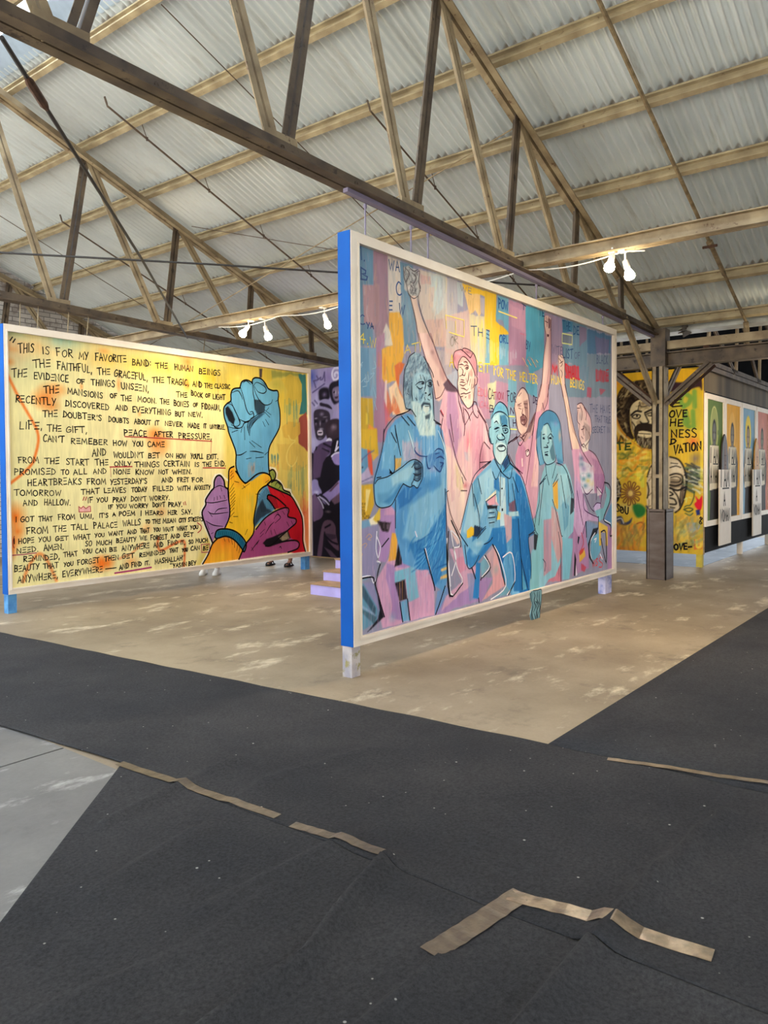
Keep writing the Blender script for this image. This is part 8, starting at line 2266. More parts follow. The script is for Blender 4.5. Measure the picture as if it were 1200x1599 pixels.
# ------------------------------------------------------------------ clamp lamps on the tie beam
def lamp(x, y, z, to, label, watt, rad=0.048, top=(6.87, 3.505)):
    t = thing('clamp_lamp', label, 'lamp', (x, y, z), 'clamp lamps on the tie beam')
    d = (Vector(to) - Vector((x, y, z))).normalized(); p = Vector((x, y, z))
    mb = MB(); mb.lathe(p, d, [(0, 0.018), (0.01, 0.026), (0.07, 0.030), (0.085, 0.024)], 14); mb.build('lampholder', M['white_plastic'], t, True)
    mb = MB(); mb.tube([p + d * 0.01, p + Vector((0, 0, 0.07)), Vector((top[0], y, top[1]))], 0.009, 6); mb.box((top[0] - 0.03, y - 0.03, top[1] - 0.02), (top[0] + 0.04, y + 0.03, top[1])); mb.build('clamp', M['white_plastic'], t)
    mb = MB(); q = p + d * 0.08
    mb.lathe(q, d, [(0, 0.018), (0.03, rad * 0.72), (0.065, rad), (0.09, rad * 0.98), (0.105, rad * 0.7), (0.11, 0.004)], 16); mb.build('bulb', M['bulb'], t, True)
    spot('lamp_light', q + d * 0.125, to, watt, (1.0, 0.79, 0.55), 140, 1.0, 0.05, t)
    return t
lamp(6.86, 2.70, 3.47, (4.6, 2.5, 0.2), 'left lit bulb of the pair on the beam right of the figure mural', 150)
lamp(6.94, 2.61, 3.43, (9.0, 2.3, 0.2), 'right lit bulb of the pair on the beam right of the figure mural', 150)
lamp(6.84, 7.58, 3.43, (4.4, 7.9, 0.3), 'left lit bulb of the pair above the top of the yellow mural', 60)
lamp(6.92, 7.36, 3.41, (8.6, 7.7, 0.3), 'right lit bulb of the pair above the top of the yellow mural', 60)
lamp(6.90, 6.30, 3.42, (6.9, 5.6, 1.6), 'single white clamp lamp beside the blue edge of the figure mural', 30, 0.04)
lamp(6.90, 10.60, 3.41, (7.0, 11.5, 1.0), 'added lit bulb on the tie beam, unseen behind the yellow mural', 80)  # unseen lamp added to brighten the floor and shoes behind the panel
lamp(10.92, 1.90, 2.84, (14.2, 3.4, 1.9), 'added lit bulb under the heavy valley beam facing the row of posters', 90, 0.048, (10.86, 2.935))  # unseen lamp added beyond the frame edge to light the posters
for k, (ya, yb, lb) in enumerate(((4.6, 2.4, 'white lamp cable sagging along the tie beam at the right'), (8.2, 5.6, 'white lamp cable sagging along the tie beam at the left'))):
    pts = [(6.86, ya + (yb - ya) * s, 3.49 - 0.05 * abs(math.sin(s * math.pi * 2.2))) for s in np.linspace(0, 1, 24)]
    cable('lamp_cable', pts, 0.006, M['white_cable'], lb)
# ================================================================== mural panels
def frame_mesh(mb, X0, X1, Z0, Z1, x0, x1, z0, z1, yf, yb):
    """four mitred boards around the picture, front face at yf"""
    o = [(X0, Z0), (X1, Z0), (X1, Z1), (X0, Z1)]; i = [(x0, z0), (x1, z0), (x1, z1), (x0, z1)]
    for k in range(4):
        a, b, c, d = o[k], o[(k + 1) % 4], i[(k + 1) % 4], i[k]
        q = [a, b, c, d]
        mb.add([(x, yf, z) for x, z in q] + [(x, yb, z) for x, z in q], [(0, 1, 2, 3), (7, 6, 5, 4), (0, 4, 5, 1), (1, 5, 6, 2), (2, 6, 7, 3), (3, 7, 4, 0)])
def bead(mb, x0, x1, z0, z1, yf, w=0.016, d=0.010):
    frame_mesh(mb, x0 - w, x1 + w, z0 - w, z1 + w, x0, x1, z0, z1, yf - d, yf + 0.005)

def free_panel(label, Y, X0, X1, Z0, Z1, x0, x1, z0, z1, legs, cv, ink):
    t = thing('mural_panel', label, 'mural', ((X0 + X1) / 2, Y + 0.05, 0), 'freestanding mural panels in white frames')
    mb = MB(); frame_mesh(mb, X0, X1, Z0, Z1, x0, x1, z0, z1, Y - 0.022, Y + 0.008); mb.build('frame', M['white_trim'], t)
    mb = MB(); bead(mb, x0, x1, z0, z1, Y - 0.022); mb.build('inner_bead', M['white_trim'], t)
    mb = MB(); mb.box((X0 + 0.001, Y + 0.008, Z0 + 0.004), (X1 - 0.001, Y + 0.095, Z1 - 0.004)); mb.build('core_board', M['back_ply'], t)
    mb = MB(); mb.box((X0 - 0.006, Y - 0.016, Z0), (X0 - 0.0002, Y + 0.10, Z1)); mb.build('edge_board', M['blue_board'], t)
    mb = MB(); mb.box((X1 + 0.0002, Y - 0.016, Z0), (X1 + 0.006, Y + 0.10, Z1)); mb.build('edge_board', M['blue_board'], t)
    for xa, xb, m in legs:
        mb = MB(); mb.box((xa, Y + 0.005, 0), (xb, Y + 0.095, Z0 + 0.02)); mb.build('leg', m, t)
    canvas_obj(cv, 'painting', PAINT, t, (x0, Y + 0.004, z0), (1, 0, 0), (0, -1, 0))
    for nm, kd in (('lettering', 't'), ('outline_pattern', 'lp')):
        ik = Ink(); ik.run([o_ if o_[0] in kd else ('-',) for o_ in ink]); ink_obj(ik, nm, PAINT, t, (x0, Y + 0.004, z0), (1, 0, 0), (0, -1, 0), 0.0015 if kd == 't' else 0.0025)
    return t
cv = Canvas(4658, 2771, 11, (240, 226, 160)); cv.run(POEM_OPS)
free_panel('yellow mural panel covered in handwritten black text with a raised blue fist', 8.30, 3.99, 8.745, 0.21, 3.125, 4.0299, 8.6884, 0.2759, 3.0473,
           [(3.995, 4.09, M['leg_blue']), (8.60, 8.70, M['leg_blue']), (8.705, 8.735, M['leg_worn'])], cv, POEM_INK)
cv = Canvas(4881, 2871, 9, (146, 144, 170)); cv.run(CROWD_OPS); cv.a = (cv.a * 0.88 + cv.a.mean(2, keepdims=True) * 0.12) * np.array([1.0, 1.0, 0.99]); 
crowd = free_panel('large mural panel of pink and blue people with raised fists, bright blue edge', 3.62, 4.23, 9.285, 0.23, 3.245, 4.3157, 9.1966, 0.2952, 3.1665,
           [(4.235, 4.33, M['leg_worn']), (8.99, 9.19, M['leg_lilac'])], cv, CROWD_INK)
# painted cut-out hand hanging over the lower rail
mb = MB(); hp = smooth_pts(np.array([[6.9727, 0.2892], [6.9767, 0.2152], [7.0067, 0.1572], [6.9757, 0.0962], [6.9617, 0.0442], [6.9937, -0.0038], [7.0217, -0.0388], [7.0827, -0.0528], [7.1297, -0.0308], [7.1587, 0.0142], [7.1637, 0.0792], [7.1837, 0.1322], [7.1977, 0.2072], [7.1937, 0.2852], [7.1127, 0.2892]]), True, 3); n = len(hp)
mb.v = [(x, 3.62 - 0.036, z) for x, z in hp] + [(x, 3.62 - 0.024, z) for x, z in hp]
mb.f = [tuple(range(n)), tuple(range(2 * n - 1, n - 1, -1))] + [(i, n + i, n + (i + 1) % n, (i + 1) % n) for i in range(n)]; mb.mi = [0] * len(mb.f)
M['hand'] = mat('pale_blue_green_paint', srgb(134, 180, 186), 0.6, 0, srgb(104, 150, 160), scale=14)
ho = mb.build('hand_cutout', M['hand'], crowd); ho['label'] = 'pale blue painted hand cut-out hanging below the frame'
ik = Ink()
for q in [[[7.0327, 0.2732], [7.0537, 0.2372], [7.0327, 0.1862], [7.0647, 0.1272], [7.0177, 0.0792]], [[7.1127, 0.2742], [7.0937, 0.1992], [7.1357, 0.1392], [7.0927, 0.0792], [7.1117, 0.0102]], [[7.1597, 0.2682], [7.1477, 0.1922], [7.1637, 0.1132], [7.1237, 0.0412]], [[7.0067, 0.1352], [6.9827, 0.0732], [7.0057, 0.0152], [7.0407, -0.0278]], [[7.0407, 0.0542], [7.0637, 0.0062], [7.0517, -0.0348]], [[7.0837, 0.0692], [7.0927, 0.0132], [7.0877, -0.0348]], [[7.0647, 0.1812], [7.0997, 0.1552], [7.0837, 0.1132]]]: ik.line((34, 48, 60), 16, np.array([[ (x - 4.3157) * 1000, (z - 0.2952) * 1000] for x, z in q]), True, True)
ik.line((34, 48, 60), 9, np.array([[(x - 4.3157) * 1000, (z - 0.2952) * 1000] for x, z in hp]), False)
o = ink_obj(ik, 'finger_lines', PAINT, crowd, (4.3157, 3.62 - 0.036, 0.2952), (1, 0, 0), (0, -1, 0)); o.parent = ho; o.location = (0, 0, 0)


# ------------------------------------------------------------------ graffiti portrait wall at the right
t = thing('graffiti_wall', 'yellow graffiti wall panel with two painted portraits behind the steel column', 'mural', (12.32 + 0.05, 5.3, 0))
mb = MB(); mb.box((12.32 + 0.003, 3.405, 0.2), (12.32 + 0.09, 7.3, 3.09)); mb.build('board', M['back_ply'], t)
cv = Canvas(3895, 2890, 12, (208, 170, 50)); cv.run(WALLART_OPS)
for k in range(60):      # loose colour fields on the part hidden behind the figure mural
    r_ = random.Random(k); cv.blob([(226, 150, 40), (120, 140, 60), (200, 70, 60), (90, 110, 140), (236, 200, 70)][k % 5], r_.uniform(0, 2350), r_.uniform(0, 2800), r_.uniform(150, 400), r_.uniform(150, 400), 0.7)
ik = Ink(); ik.run(WALLART_INK)
canvas_obj(cv, 'painting', PAINT, t, (12.32, 7.3, 0.2), (0, -1, 0), (-1, 0, 0)); ink_obj(ik, 'lettering', PAINT, t, (12.32, 7.3, 0.2), (0, -1, 0), (-1, 0, 0))
for y in (3.42, 7.18):
    mb = MB(); mb.box((12.32 + 0.004, y, 0), (12.32 + 0.088, y + 0.09, 0.2 + 0.02)); mb.build('leg', M['leg_yellow'], t)
# ------------------------------------------------------------------ purple crowd mural between the two big panels
t = thing('purple_mural', 'dark purple mural of a crowd, one man in a hat, seen between the panels', 'mural', (10.0 + 0.05, 7.3, 0))
mb = MB(); mb.box((10.0 + 0.003, 5.2, 0.0), (10.0 + 0.09, 9.52, 3.34)); mb.build('board', M['back_ply'], t)
cv = Canvas(4320, 3320, 14, (158, 146, 188)); cv.run(PURPLE_OPS)
for k in range(40):
    r_ = random.Random(k); cv.blob([(40, 30, 50), (110, 90, 140), (190, 180, 214), (70, 50, 80)][k % 4], r_.uniform(900, 4300), r_.uniform(0, 2900), r_.uniform(150, 450), r_.uniform(150, 450), 0.8)
canvas_obj(cv, 'painting', PAINT, t, (10.0, 9.52, 0.02), (0, -1, 0), (-1, 0, 0))
# ------------------------------------------------------------------ black display wall with posters
t = thing('display_wall', 'long black display wall carrying the row of white framed posters', 'display wall', (14.9, 3.45, 0))
mb = MB(); mb.box((12.415, 3.40, 0.22), (18.4, 3.49, 2.72)); mb.build('board', M['black_board'], t)
mb = MB(); mb.box((12.33, 3.395, 2.72), (18.4, 3.49, 3.07)); mb.build('header_board', M['lamp_lit_board'], t)
for x in (16.92, 14.7):
    mb = MB(); mb.box((x, 3.405, 0), (x + 0.10, 3.485, 0.23)); mb.build('leg', M['white_trim'], t)
POSTERS = [(12.335, (92, 118, 52), (150, 160, 90), (96, 98, 94), 'green'), (13.445, (232, 170, 40), (240, 186, 70), (120, 110, 92), 'orange yellow'), (14.555, (134, 178, 204), (246, 214, 60), (170, 140, 104), 'pale blue'), (15.665, (206, 130, 112), (214, 140, 120), (110, 110, 84), 'salmon pink')]
for x, bgc, halo, face, nm in POSTERS:
    t = thing('poster', '%s poster of a person holding an I AM A MAN sign' % nm, 'poster', (x + 0.53, 3.39, 0.64), 'framed protest posters')
    mb = MB(); frame_mesh(mb, x, x + 1.085, 0.63, 2.69, x + 0.085, x + 1.0, 0.715, 2.605, 3.368, 3.40); mb.build('frame', M['white_trim'], t)
    cv = Canvas(915, 1890, 15, bgc); e = lambda cx, cy, rx, ry: np.array([[cx + rx * math.cos(a), cy + ry * math.sin(a)] for a in np.linspace(0, 2 * math.pi, 24)[:-1]])
    cv.fill(halo, e(430, 1440, 215, 330), soft=14)
    if nm == 'green': cv.stroke((206, 206, 130), 26, e(430, 1440, 215, 350))
    cv.fill((44, 40, 38), [[120, 0], [780, 0], [790, 900], [700, 1130], [560, 1190], [310, 1190], [170, 1120], [110, 900]], soft=20)
    cv.fill(bgc, [[0, 0], [180, 0], [230, 420], [130, 560], [60, 700], [0, 700]], soft=16); cv.fill(bgc, [[760, 0], [915, 0], [915, 700], [800, 560], [730, 420]], soft=16)
    cv.fill((36, 34, 34), e(430, 1380, 118, 215), soft=10); cv.fill(face, e(430, 1350, 96, 190), soft=10)
    cv.fill((60, 54, 48), [[350, 1390], [410, 1400], [410, 1380], [350, 1370]], soft=8); cv.fill((60, 54, 48), [[450, 1400], [510, 1390], [510, 1370], [450, 1380]], soft=8); cv.fill((70, 56, 50), [[390, 1250], [470, 1250], [450, 1275], [410, 1275]], soft=8)
    cv.blob((206, 196, 180), 430, 1330, 30, 80, .7)
    cv.fill((224, 214, 190), [[170, 470], [690, 500], [690, 1180], [180, 1180]], soft=5)
    cv.fill(face, e(150, 760, 40, 80), soft=10); cv.fill(face, e(710, 760, 40, 80), soft=10)
    canvas_obj(cv, 'print', PAINT, t, (x + 0.085, 3.385, 0.715), (1, 0, 0), (0, -1, 0))
    ik = Ink(); ik.text((24, 22, 22), 34, 'I AM', 220, 910, 650, 910, 230, 1, 0, .2); ik.line((24, 22, 22), 18, [[360, 885], [655, 885]], False); ik.text((24, 22, 22), 34, 'A MAN', 215, 590, 655, 590, 250, 1, 0, .2)
    ink_obj(ik, 'lettering', PAINT, t, (x + 0.085, 3.385, 0.715), (1, 0, 0), (0, -1, 0))
for x, w, hair, skin, lb in ((12.95, 0.70, (66, 58, 56), (120, 104, 100), 'grey cut-out holding a tall white I AM A WOMAN sign beside the green poster'), (15.20, 0.67, (226, 160, 60), (214, 170, 130), 'yellow haired cut-out holding a tall white I AM A WOMAN sign by the pink poster')):
    t = thing('cutout_figure', lb, 'cut-out', (x + w / 2, 3.355, 0.29), 'cut-out figures with signs')
    mb = MB(); hd = [(0.20, 1.40), (0.62, 1.40), (0.60, 1.58), (0.56, 1.76), (0.52, 1.94), (0.44, 2.06), (0.38, 2.09), (0.32, 2.04), (0.25, 1.92), (0.22, 1.74)]
    n = len(hd); mb.v = [(x + a * w / .7, 3.345, z) for a, z in hd] + [(x + a * w / .7, 3.367, z) for a, z in hd]; mb.mi = [0] * (n + 2)
    mb.f = [tuple(range(n)), tuple(range(2 * n - 1, n - 1, -1))] + [(i, n + i, n + (i + 1) % n, (i + 1) % n) for i in range(n)]
    hm = mat('cutout_paint_' + str(len(M)), srgb(*hair), 0.6, 0, srgb(*[int(c * .75) for c in hair]), scale=9); M['c%d' % len(M)] = hm
    hb = mb.build('head_board', hm, t)
    ik = Ink(); ik.poly(skin, [[(a - 0.40) * 560 + 400, z * 1000] for a, z in [(0.28, 1.42), (0.52, 1.42), (0.54, 1.62), (0.52, 1.80), (0.44, 1.92), (0.36, 1.92), (0.29, 1.80), (0.27, 1.62)]], True)
    for q_ in ([[345, 1740], [385, 1742]], [[425, 1742], [465, 1740]], [[405, 1730], [395, 1650], [420, 1645]], [[370, 1585], [440, 1585]]): ik.line((50, 40, 38), 14, q_, False, False, 0.6)
    ink_obj(ik, 'print', PAINT, t, (x - 0.03 * (w - .6), 3.345, 0), (1, 0, 0), (0, -1, 0))
    mb = MB(); mb.box((x, 3.325, 0.29), (x + w, 3.345, 1.51)); mb.build('sign_board', M['sign_white'], t)
    ik = Ink(); k_ = w / .7
    ik.text((28, 26, 26), 40, 'I AM', 60 * k_, 950, 560 * k_, 950, 270, 1, 0, .2); ik.line((28, 26, 26), 22, [[160 * k_, 915], [560 * k_, 915]], False); ik.text((28, 26, 26), 36, 'A', 230 * k_, 640, 330 * k_, 640, 200, 1, 0, .2); ik.text((28, 26, 26), 30, 'WOMAN', 40 * k_, 385, 600 * k_, 385, 190, 1, 0, .2)
    ink_obj(ik, 'lettering', PAINT, t, (x, 3.325, 0.29), (1, 0, 0), (0, -1, 0))


# ------------------------------------------------------------------ lilac steps
t = thing('step_block', 'small flight of lilac painted steps behind the blue panel edge', 'steps', (7.4, 5.9, 0))
for i, (x, z) in enumerate(((6.89, 0.135), (7.19, 0.255), (7.49, 0.375))):
    yl = 6.56 + 0.06 * i
    mb = MB(); mb.box((x, 5.2, z - (0.135 if i == 0 else 0.12)), (8.5, yl, z - 0.012)); mb.build('riser', M['lilac'], t)
    mb = MB(); mb.box((x - 0.012, 5.19, z - 0.012), ((x + 0.31) if i < 2 else 8.5, yl + 0.005, z + 0.003)); mb.build('tread', M['tread'], t)

# ------------------------------------------------------------------ felt carpets with folds, and tape
def felt(name, label, poly, folds, z0=0.001, th=0.006, res=0.035):
    """poly: outline; folds: list of (points, height, width)"""
    bm = bmesh.new(); bm.faces.new([bm.verts.new((x, y, 0)) for x, y in poly])
    for k in (0, 1):
        lo, hi = min(p[k] for p in poly), max(p[k] for p in poly)
        for c in np.arange(lo + res, hi, res):
            n = (1, 0, 0) if k == 0 else (0, 1, 0)
            bmesh.ops.bisect_plane(bm, geom=bm.verts[:] + bm.edges[:] + bm.faces[:], plane_co=(c, c, 0), plane_no=n)
    cx, cy = sum(p[0] for p in poly) / len(poly), sum(p[1] for p in poly) / len(poly)
    rg = random.Random(3)
    for v in bm.verts:
        v.co.z = z0 + th + (fold_z(v.co.x, v.co.y) if folds else 0); v.co.x -= cx; v.co.y -= cy
    me = bpy.data.meshes.new(name); bm.to_mesh(me); bm.free(); me.materials.append(M['felt'])
    me.polygons.foreach_set('use_smooth', [True] * len(me.polygons))
    o = bpy.data.objects.new(name, me); COL.objects.link(o); o.location = (cx, cy, 0)
    so = o.modifiers.new('thickness', 'SOLIDIFY'); so.thickness = th; so.offset = -1
    return tag(o, label, 'carpet', 'black felt carpets')
FOLDS = [([(3.46, 0.89), (2.81, 0.95), (2.39, 0.97), (1.84, 0.97), (1.2, 0.95), (0.4, 0.9)], 0.042, 0.040),
         ([(2.28, 1.80), (1.88, 1.70), (1.68, 1.63), (1.34, 1.62), (0.6, 1.60)], 0.050, 0.035),
         ([(1.92, 1.30), (1.58, 1.31), (0.8, 1.33)], 0.022, 0.028),
         ([(2.65, 3.07), (2.2, 3.02), (1.8, 2.95)], 0.022, 0.03), ([(2.3, 2.05), (1.7, 2.1)], 0.016, 0.05), ([(2.0, 2.6), (1.5, 2.5)], 0.014, 0.045), ([(3.2, 2.6), (2.6, 2.75), (2.35, 2.7)], 0.014, 0.04), ([(2.3, 1.05), (2.2, 0.4), (2.28, -0.4)], 0.010, 0.06), ([(1.9, 2.0), (1.5, 1.95), (1.1, 2.05)], 0.012, 0.05)]
def fold_z(x, y):
    z = 0
    for pts, hgt, w in FOLDS:
        best = 9; sg = 1
        for (ax, ay), (bx, by) in zip(pts[:-1], pts[1:]):
            dx, dy = bx - ax, by - ay; t = min(1, max(0, ((x - ax) * dx + (y - ay) * dy) / (dx * dx + dy * dy)))
            d = math.hypot(x - ax - t * dx, y - ay - t * dy)
            if d < best: best = d; sg = 1 if dx * (y - ay) - dy * (x - ax) > 0 else -1
        z += hgt * math.exp(-(best / (w * (1.7 if sg > 0 else 0.34))) ** 2)        # a fold lies over to one side
    return z + 0.004 * (1 + math.sin(x * 7.3 + 2 * math.sin(y * 3.1)) * math.sin(y * 5.7 + 1.7 * math.sin(x * 2.3)))
felt('felt_carpet', 'long black felt carpet between the bare concrete corner and the mural floor', [(2.26, -1.5), (3.83, -1.5), (3.83, 1.87), (3.46, 7.2), (3.40, 8.2), (2.10, 8.2), (2.14, 4.8), (2.26, 3.52)], FOLDS)
felt('felt_carpet', 'wrinkled black felt carpet in the foreground with a diagonal cut edge', [(-0.6, -1.5), (2.255, -1.5), (2.255, 3.50), (1.2, 2.58), (-0.6, 1.03)], FOLDS, z0=0.0015, res=0.016)
felt('felt_carpet', 'black felt carpet running along the right edge in front of the mural floor', [(3.835, -2.5), (13.5, -2.5), (13.5, 1.80), (3.835, 1.87)], [], z0=0.0012, res=0.3)

TAPES = [
 ('long brown tape strip on the black felt running from the bare concrete corner', [(2.24, 3.50), (2.30, 2.40)], 0.050, 'tape'),
 ('brown tape strip on the black felt in line after the long one', [(2.28, 2.29), (2.33, 1.82)], 0.050, 'tape'),
 ('short wide brown tape forming the left arm of the angle on the felt', [(1.92, 1.335), (2.40, 1.270)], 0.085, 'tape'),
 ('brown tape forming the right arm of the angle on the felt, over a fold', [(2.36, 1.30), (2.40, 0.98), (2.435, 0.64)], 0.070, 'tape_pale'),
 ('tan tape strip on the felt near the right edge of the picture', [(3.80, 1.52), (4.00, 0.60)], 0.042, 'tape_pale')]
for lb, pts, w, m in TAPES:
    mb = MB(); q = [Vector((x, y, 0)) for x, y in pts]; L_ = []
    n = 16; path = []
    for k in range(n + 1):
        s = k / n * (len(q) - 1); i = min(int(s), len(q) - 2); path.append(q[i].lerp(q[i + 1], s - i))
    for k, p in enumerate(path):
        d = (path[min(k + 1, n)] - path[max(k - 1, 0)]).normalized(); nn = Vector((-d.y, d.x, 0)) * w / 2
        h = 0.0105 + fold_z(p.x, p.y) + 0.0012 * math.sin(k * 2.7)
        jit = 1 + 0.03 * math.sin(k * 1.9)
        L_ += [p + nn * jit + Vector((0, 0, h)), p - nn * jit + Vector((0, 0, h))]
    mb.v = [tuple(p) for p in L_]; mb.f = [(2 * k, 2 * k + 1, 2 * k + 3, 2 * k + 2) for k in range(n)]; mb.mi = [0] * n
    o = mb.build('tape_strip', M[m], loc=path[n // 2]); so = o.modifiers.new('thickness', 'SOLIDIFY'); so.thickness = 0.001; so.offset = 1
    tag(o, lb, 'tape', 'tape strips on the felt')
# ------------------------------------------------------------------ the two visitors whose feet show under the yellow mural
def skin_body(name, verts, edges, radii, m, parent, root=0):
    me = bpy.data.meshes.new(name); me.from_pydata([Vector(v) for v in verts], edges, []); me.materials.append(m)
    o = bpy.data.objects.new(name, me); COL.objects.link(o); o.parent = parent; WORLD[o.name] = WORLD[parent.name]
    sk = o.modifiers.new('skin', 'SKIN'); sk.use_smooth_shade = True
    for i, r in enumerate(radii):
        d = me.skin_vertices[0].data[i]; d.radius = (r, r) if not isinstance(r, tuple) else r; d.use_root = (i == root)
    ss = o.modifiers.new('round', 'SUBSURF'); ss.levels = 1; ss.render_levels = 2
    return o
M['skin_a'] = mat('brown_skin', srgb(138, 96, 74), 0.55, 0, srgb(126, 86, 66), scale=20)
M['skin_b'] = mat('light_brown_skin', srgb(176, 130, 104), 0.55, 0, srgb(164, 118, 94), scale=20)
M['hair'] = mat('black_hair', srgb(26, 22, 20), 0.7, 0, srgb(40, 32, 28), scale=60, bump=0.5)
M['denim'] = mat('blue_denim', srgb(58, 76, 108), 0.9, 0, srgb(46, 62, 92), scale=40)
M['linen'] = mat('pale_linen', srgb(206, 196, 176), 0.9, 0, srgb(190, 178, 158), scale=30)
M['shirt_w'] = mat('white_cotton', srgb(226, 224, 220), 0.9, 0, srgb(214, 212, 208), scale=18)
M['shirt_k'] = mat('charcoal_cotton', srgb(56, 56, 60), 0.9, 0, srgb(46, 46, 50), scale=18)
M['shoe_w'] = mat('white_sneaker_leather', srgb(238, 236, 230), 0.5, 0, srgb(228, 226, 220), scale=20)
M['shoe_k'] = mat('black_sandal_leather', srgb(28, 26, 26), 0.5, 0, srgb(40, 38, 38), scale=20)
def person(label, base, face, feet, skin, top, legs, shoe, hem):
    """face: heading angle; feet: (forward, side) of each foot from the base"""
    t = thing('person', label, 'person', base); t.rotation_euler = (0, 0, face)
    hip = 0.90; J = [(0, 0, hip)]; E = []; Rr = [0.10]
    def add(p, r, par): J.append(p); Rr.append(r); E.append((par, len(J) - 1)); return len(J) - 1
    ch = add((0.0, 0, 1.10), 0.10, 0); ch = add((0.01, 0, 1.32), (0.11, 0.09), ch); nk = add((0.0, 0, 1.45), 0.055, ch); nk = add((0.015, 0, 1.54), 0.052, nk); hd = add((0.03, 0, 1.62), 0.085, nk); hd = add((0.025, 0, 1.70), 0.09, hd); add((0.01, 0, 1.755), 0.06, hd)
    for i, s in enumerate((1, -1)):
        f, sd = feet[i]
        sh = add((0, s * 0.18, 1.40), 0.058, ch); el = add((-0.02, s * 0.23, 1.13), 0.042, sh); wr = add((0.09, s * 0.22, 0.90), 0.028, el)
        pm = add((0.11, s * 0.215, 0.84), (0.022, 0.036), wr)
        for k in range(4): a = add((0.12 + 0.018 * (k - 1.5), s * 0.215, 0.79), 0.009, pm); add((0.115 + 0.018 * (k - 1.5), s * 0.20, 0.745 + 0.006 * abs(k - 1.3)), 0.008, a)
        th = add((0.15, s * 0.20, 0.83), 0.010, pm); add((0.165, s * 0.19, 0.795), 0.009, th)
        hp = add((0, s * 0.09, 0.84), 0.075, 0); kn = add((f * 0.5 + 0.03, (s * 0.09 + sd) / 2, 0.48), 0.058, hp); an = add((f, sd, 0.09), 0.036, kn)
        ft = add((f + 0.08, sd, 0.045), 0.032, an); add((f + 0.15, sd, 0.030), 0.026, ft)
    skin_body('body', J, E, Rr, skin, t)
    # nose, eyes and ears shaped on the head
    mb = MB(); o0 = Vector(base)
    def el(c, r, n=10):
        vs = []; fs = []
        for i in range(n + 1):
            for j in range(n):
                a = math.pi * i / n; b_ = 2 * math.pi * j / n; vs.append(o0 + Vector((c[0] + r[0] * math.sin(a) * math.cos(b_), c[1] + r[1] * math.sin(a) * math.sin(b_), c[2] + r[2] * math.cos(a))))
        for i in range(n):
            for j in range(n): fs.append((i * n + j, (i + 1) * n + j, (i + 1) * n + (j + 1) % n, i * n + (j + 1) % n))
        mb.add(vs, fs)
    el((0.112, 0, 1.645), (0.020, 0.015, 0.024)); el((0.01, 0.087, 1.65), (0.018, 0.010, 0.032)); el((0.01, -0.087, 1.65), (0.018, 0.010, 0.032)); el((0.098, 0, 1.598), (0.014, 0.026, 0.010))
    mb.build('face', skin, t, True); mb = MB(); el((0.098, 0.034, 1.672), (0.012, 0.014, 0.008)); el((0.098, -0.034, 1.672), (0.012, 0.014, 0.008)); mb.build('eyes', M['hair'], t, True)
    mb = MB(); el((-0.012, 0, 1.71), (0.100, 0.098, 0.085), 14); mb.build('hair', M['hair'], t, True)
    skin_body('shirt', [(0, 0, 0.80), (0, 0, 0.96), (0, 0, 1.12), (0.005, 0, 1.24), (0.01, 0, 1.35), (0, 0, 1.44), (0, 0.185, 1.39), (-0.01, 0.225, 1.18), (0, -0.185, 1.39), (-0.01, -0.225, 1.18)], [(0, 1), (1, 2), (2, 3), (3, 4), (4, 5), (4, 6), (6, 7), (4, 8), (8, 9)], [0.185, 0.18, 0.175, 0.18, (0.18, 0.16), 0.085, 0.10, 0.08, 0.10, 0.08], top, t)
    lv = [(0, 0, 0.97)]; le = []; lr = [0.14]
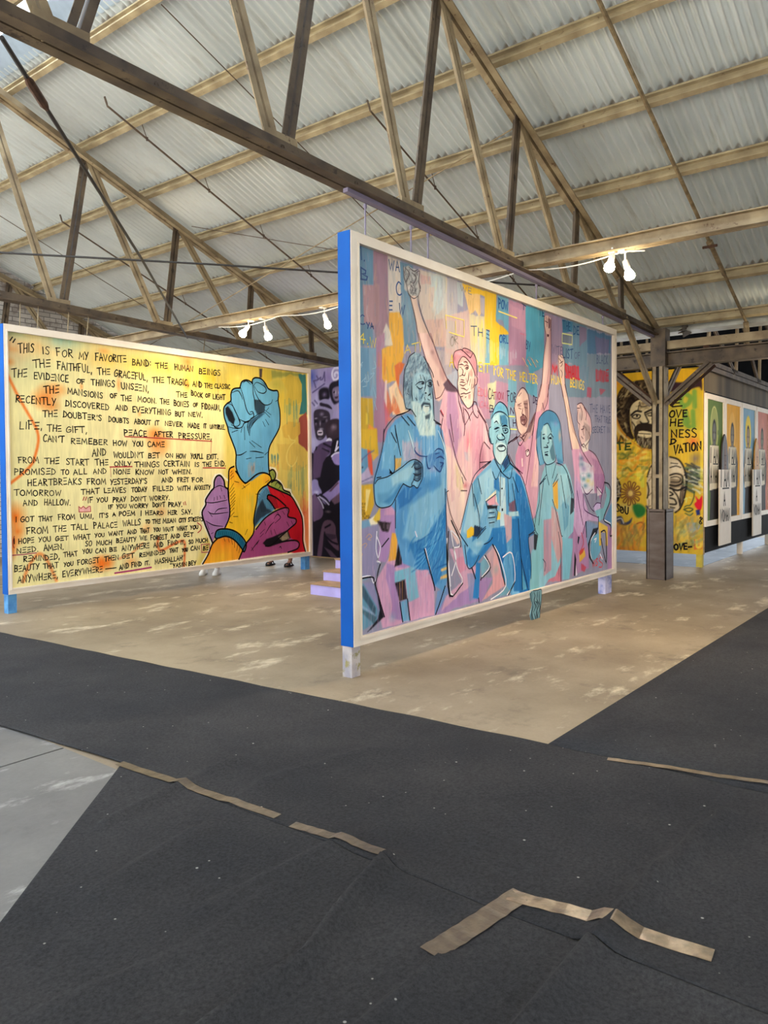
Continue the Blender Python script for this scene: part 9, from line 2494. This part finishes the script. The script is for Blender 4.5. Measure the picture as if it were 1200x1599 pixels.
    for i, s in enumerate((1, -1)):
        f, sd = feet[i]; k = len(lv); lv += [(0, s * 0.085, 0.80), (f * 0.5 + 0.03, (s * 0.09 + sd) / 2, 0.48), (f * 0.92, sd, hem)]; le += [(0, k), (k, k + 1), (k + 1, k + 2)]; lr += [0.115, 0.085, 0.068]
    skin_body('trousers', lv, le, lr, legs, t)
    for i in range(2):
        f, sd = feet[i]; mb = MB(); P = lambda x, y, z: o0 + Vector((f + x, sd + y, z))
        sole = [(-0.075, 0), (-0.06, 0.032), (0.02, 0.038), (0.12, 0.046), (0.17, 0.036), (0.20, 0.0), (0.17, -0.036), (0.12, -0.046), (0.02, -0.038), (-0.06, -0.032)]
        n = len(sole)
        rings = [(0.0, 1.0), (0.022, 1.0)] if shoe is M['shoe_k'] else [(0.0, 1.0), (0.024, 1.02), (0.045, 0.94), (0.070, 0.66), (0.095, 0.42)]
        for z, k in rings:
            for x, y in sole: mb.v.append(tuple(P((x - 0.0) * (k if x > 0 else max(k, .8)) - (0 if k > .9 else 0.005), y * max(k, .75), z)))
        for r_ in range(len(rings) - 1):
            for j in range(n): mb.f.append((r_ * n + j, r_ * n + (j + 1) % n, (r_ + 1) * n + (j + 1) % n, (r_ + 1) * n + j))
        mb.f += [tuple(range(n - 1, -1, -1)), tuple(range((len(rings) - 1) * n, len(rings) * n))]; mb.mi = [0] * len(mb.f)
        so = mb.build('shoe' if shoe is not M['shoe_k'] else 'sandal', shoe, t, True)
        if shoe is M['shoe_k']:
            for x in (0.02, 0.09, 0.135):
                mb = MB(); mb.tube([P(x, 0.046, 0.018), P(x + 0.005, 0.030, 0.062 - x * 0.12), P(x + 0.008, 0, 0.082 - x * 0.2), P(x + 0.005, -0.030, 0.062 - x * 0.12), P(x, -0.046, 0.018)], 0.009, 6); mb.build('strap', shoe, t, True)
    return t
person('person in white sneakers standing behind the middle of the yellow mural, only feet showing', (7.42, 9.10, 0), math.radians(215), [(0.02, 0.10), (0.02, -0.10)], M['skin_a'], M['shirt_k'], M['denim'], M['shoe_w'], 0.16)
person('person in black strappy sandals behind the right end of the yellow mural, only feet showing', (8.80, 9.04, 0), math.radians(200), [(0.04, 0.19), (-0.02, -0.17)], M['skin_b'], M['shirt_w'], M['linen'], M['shoe_k'], 0.17)
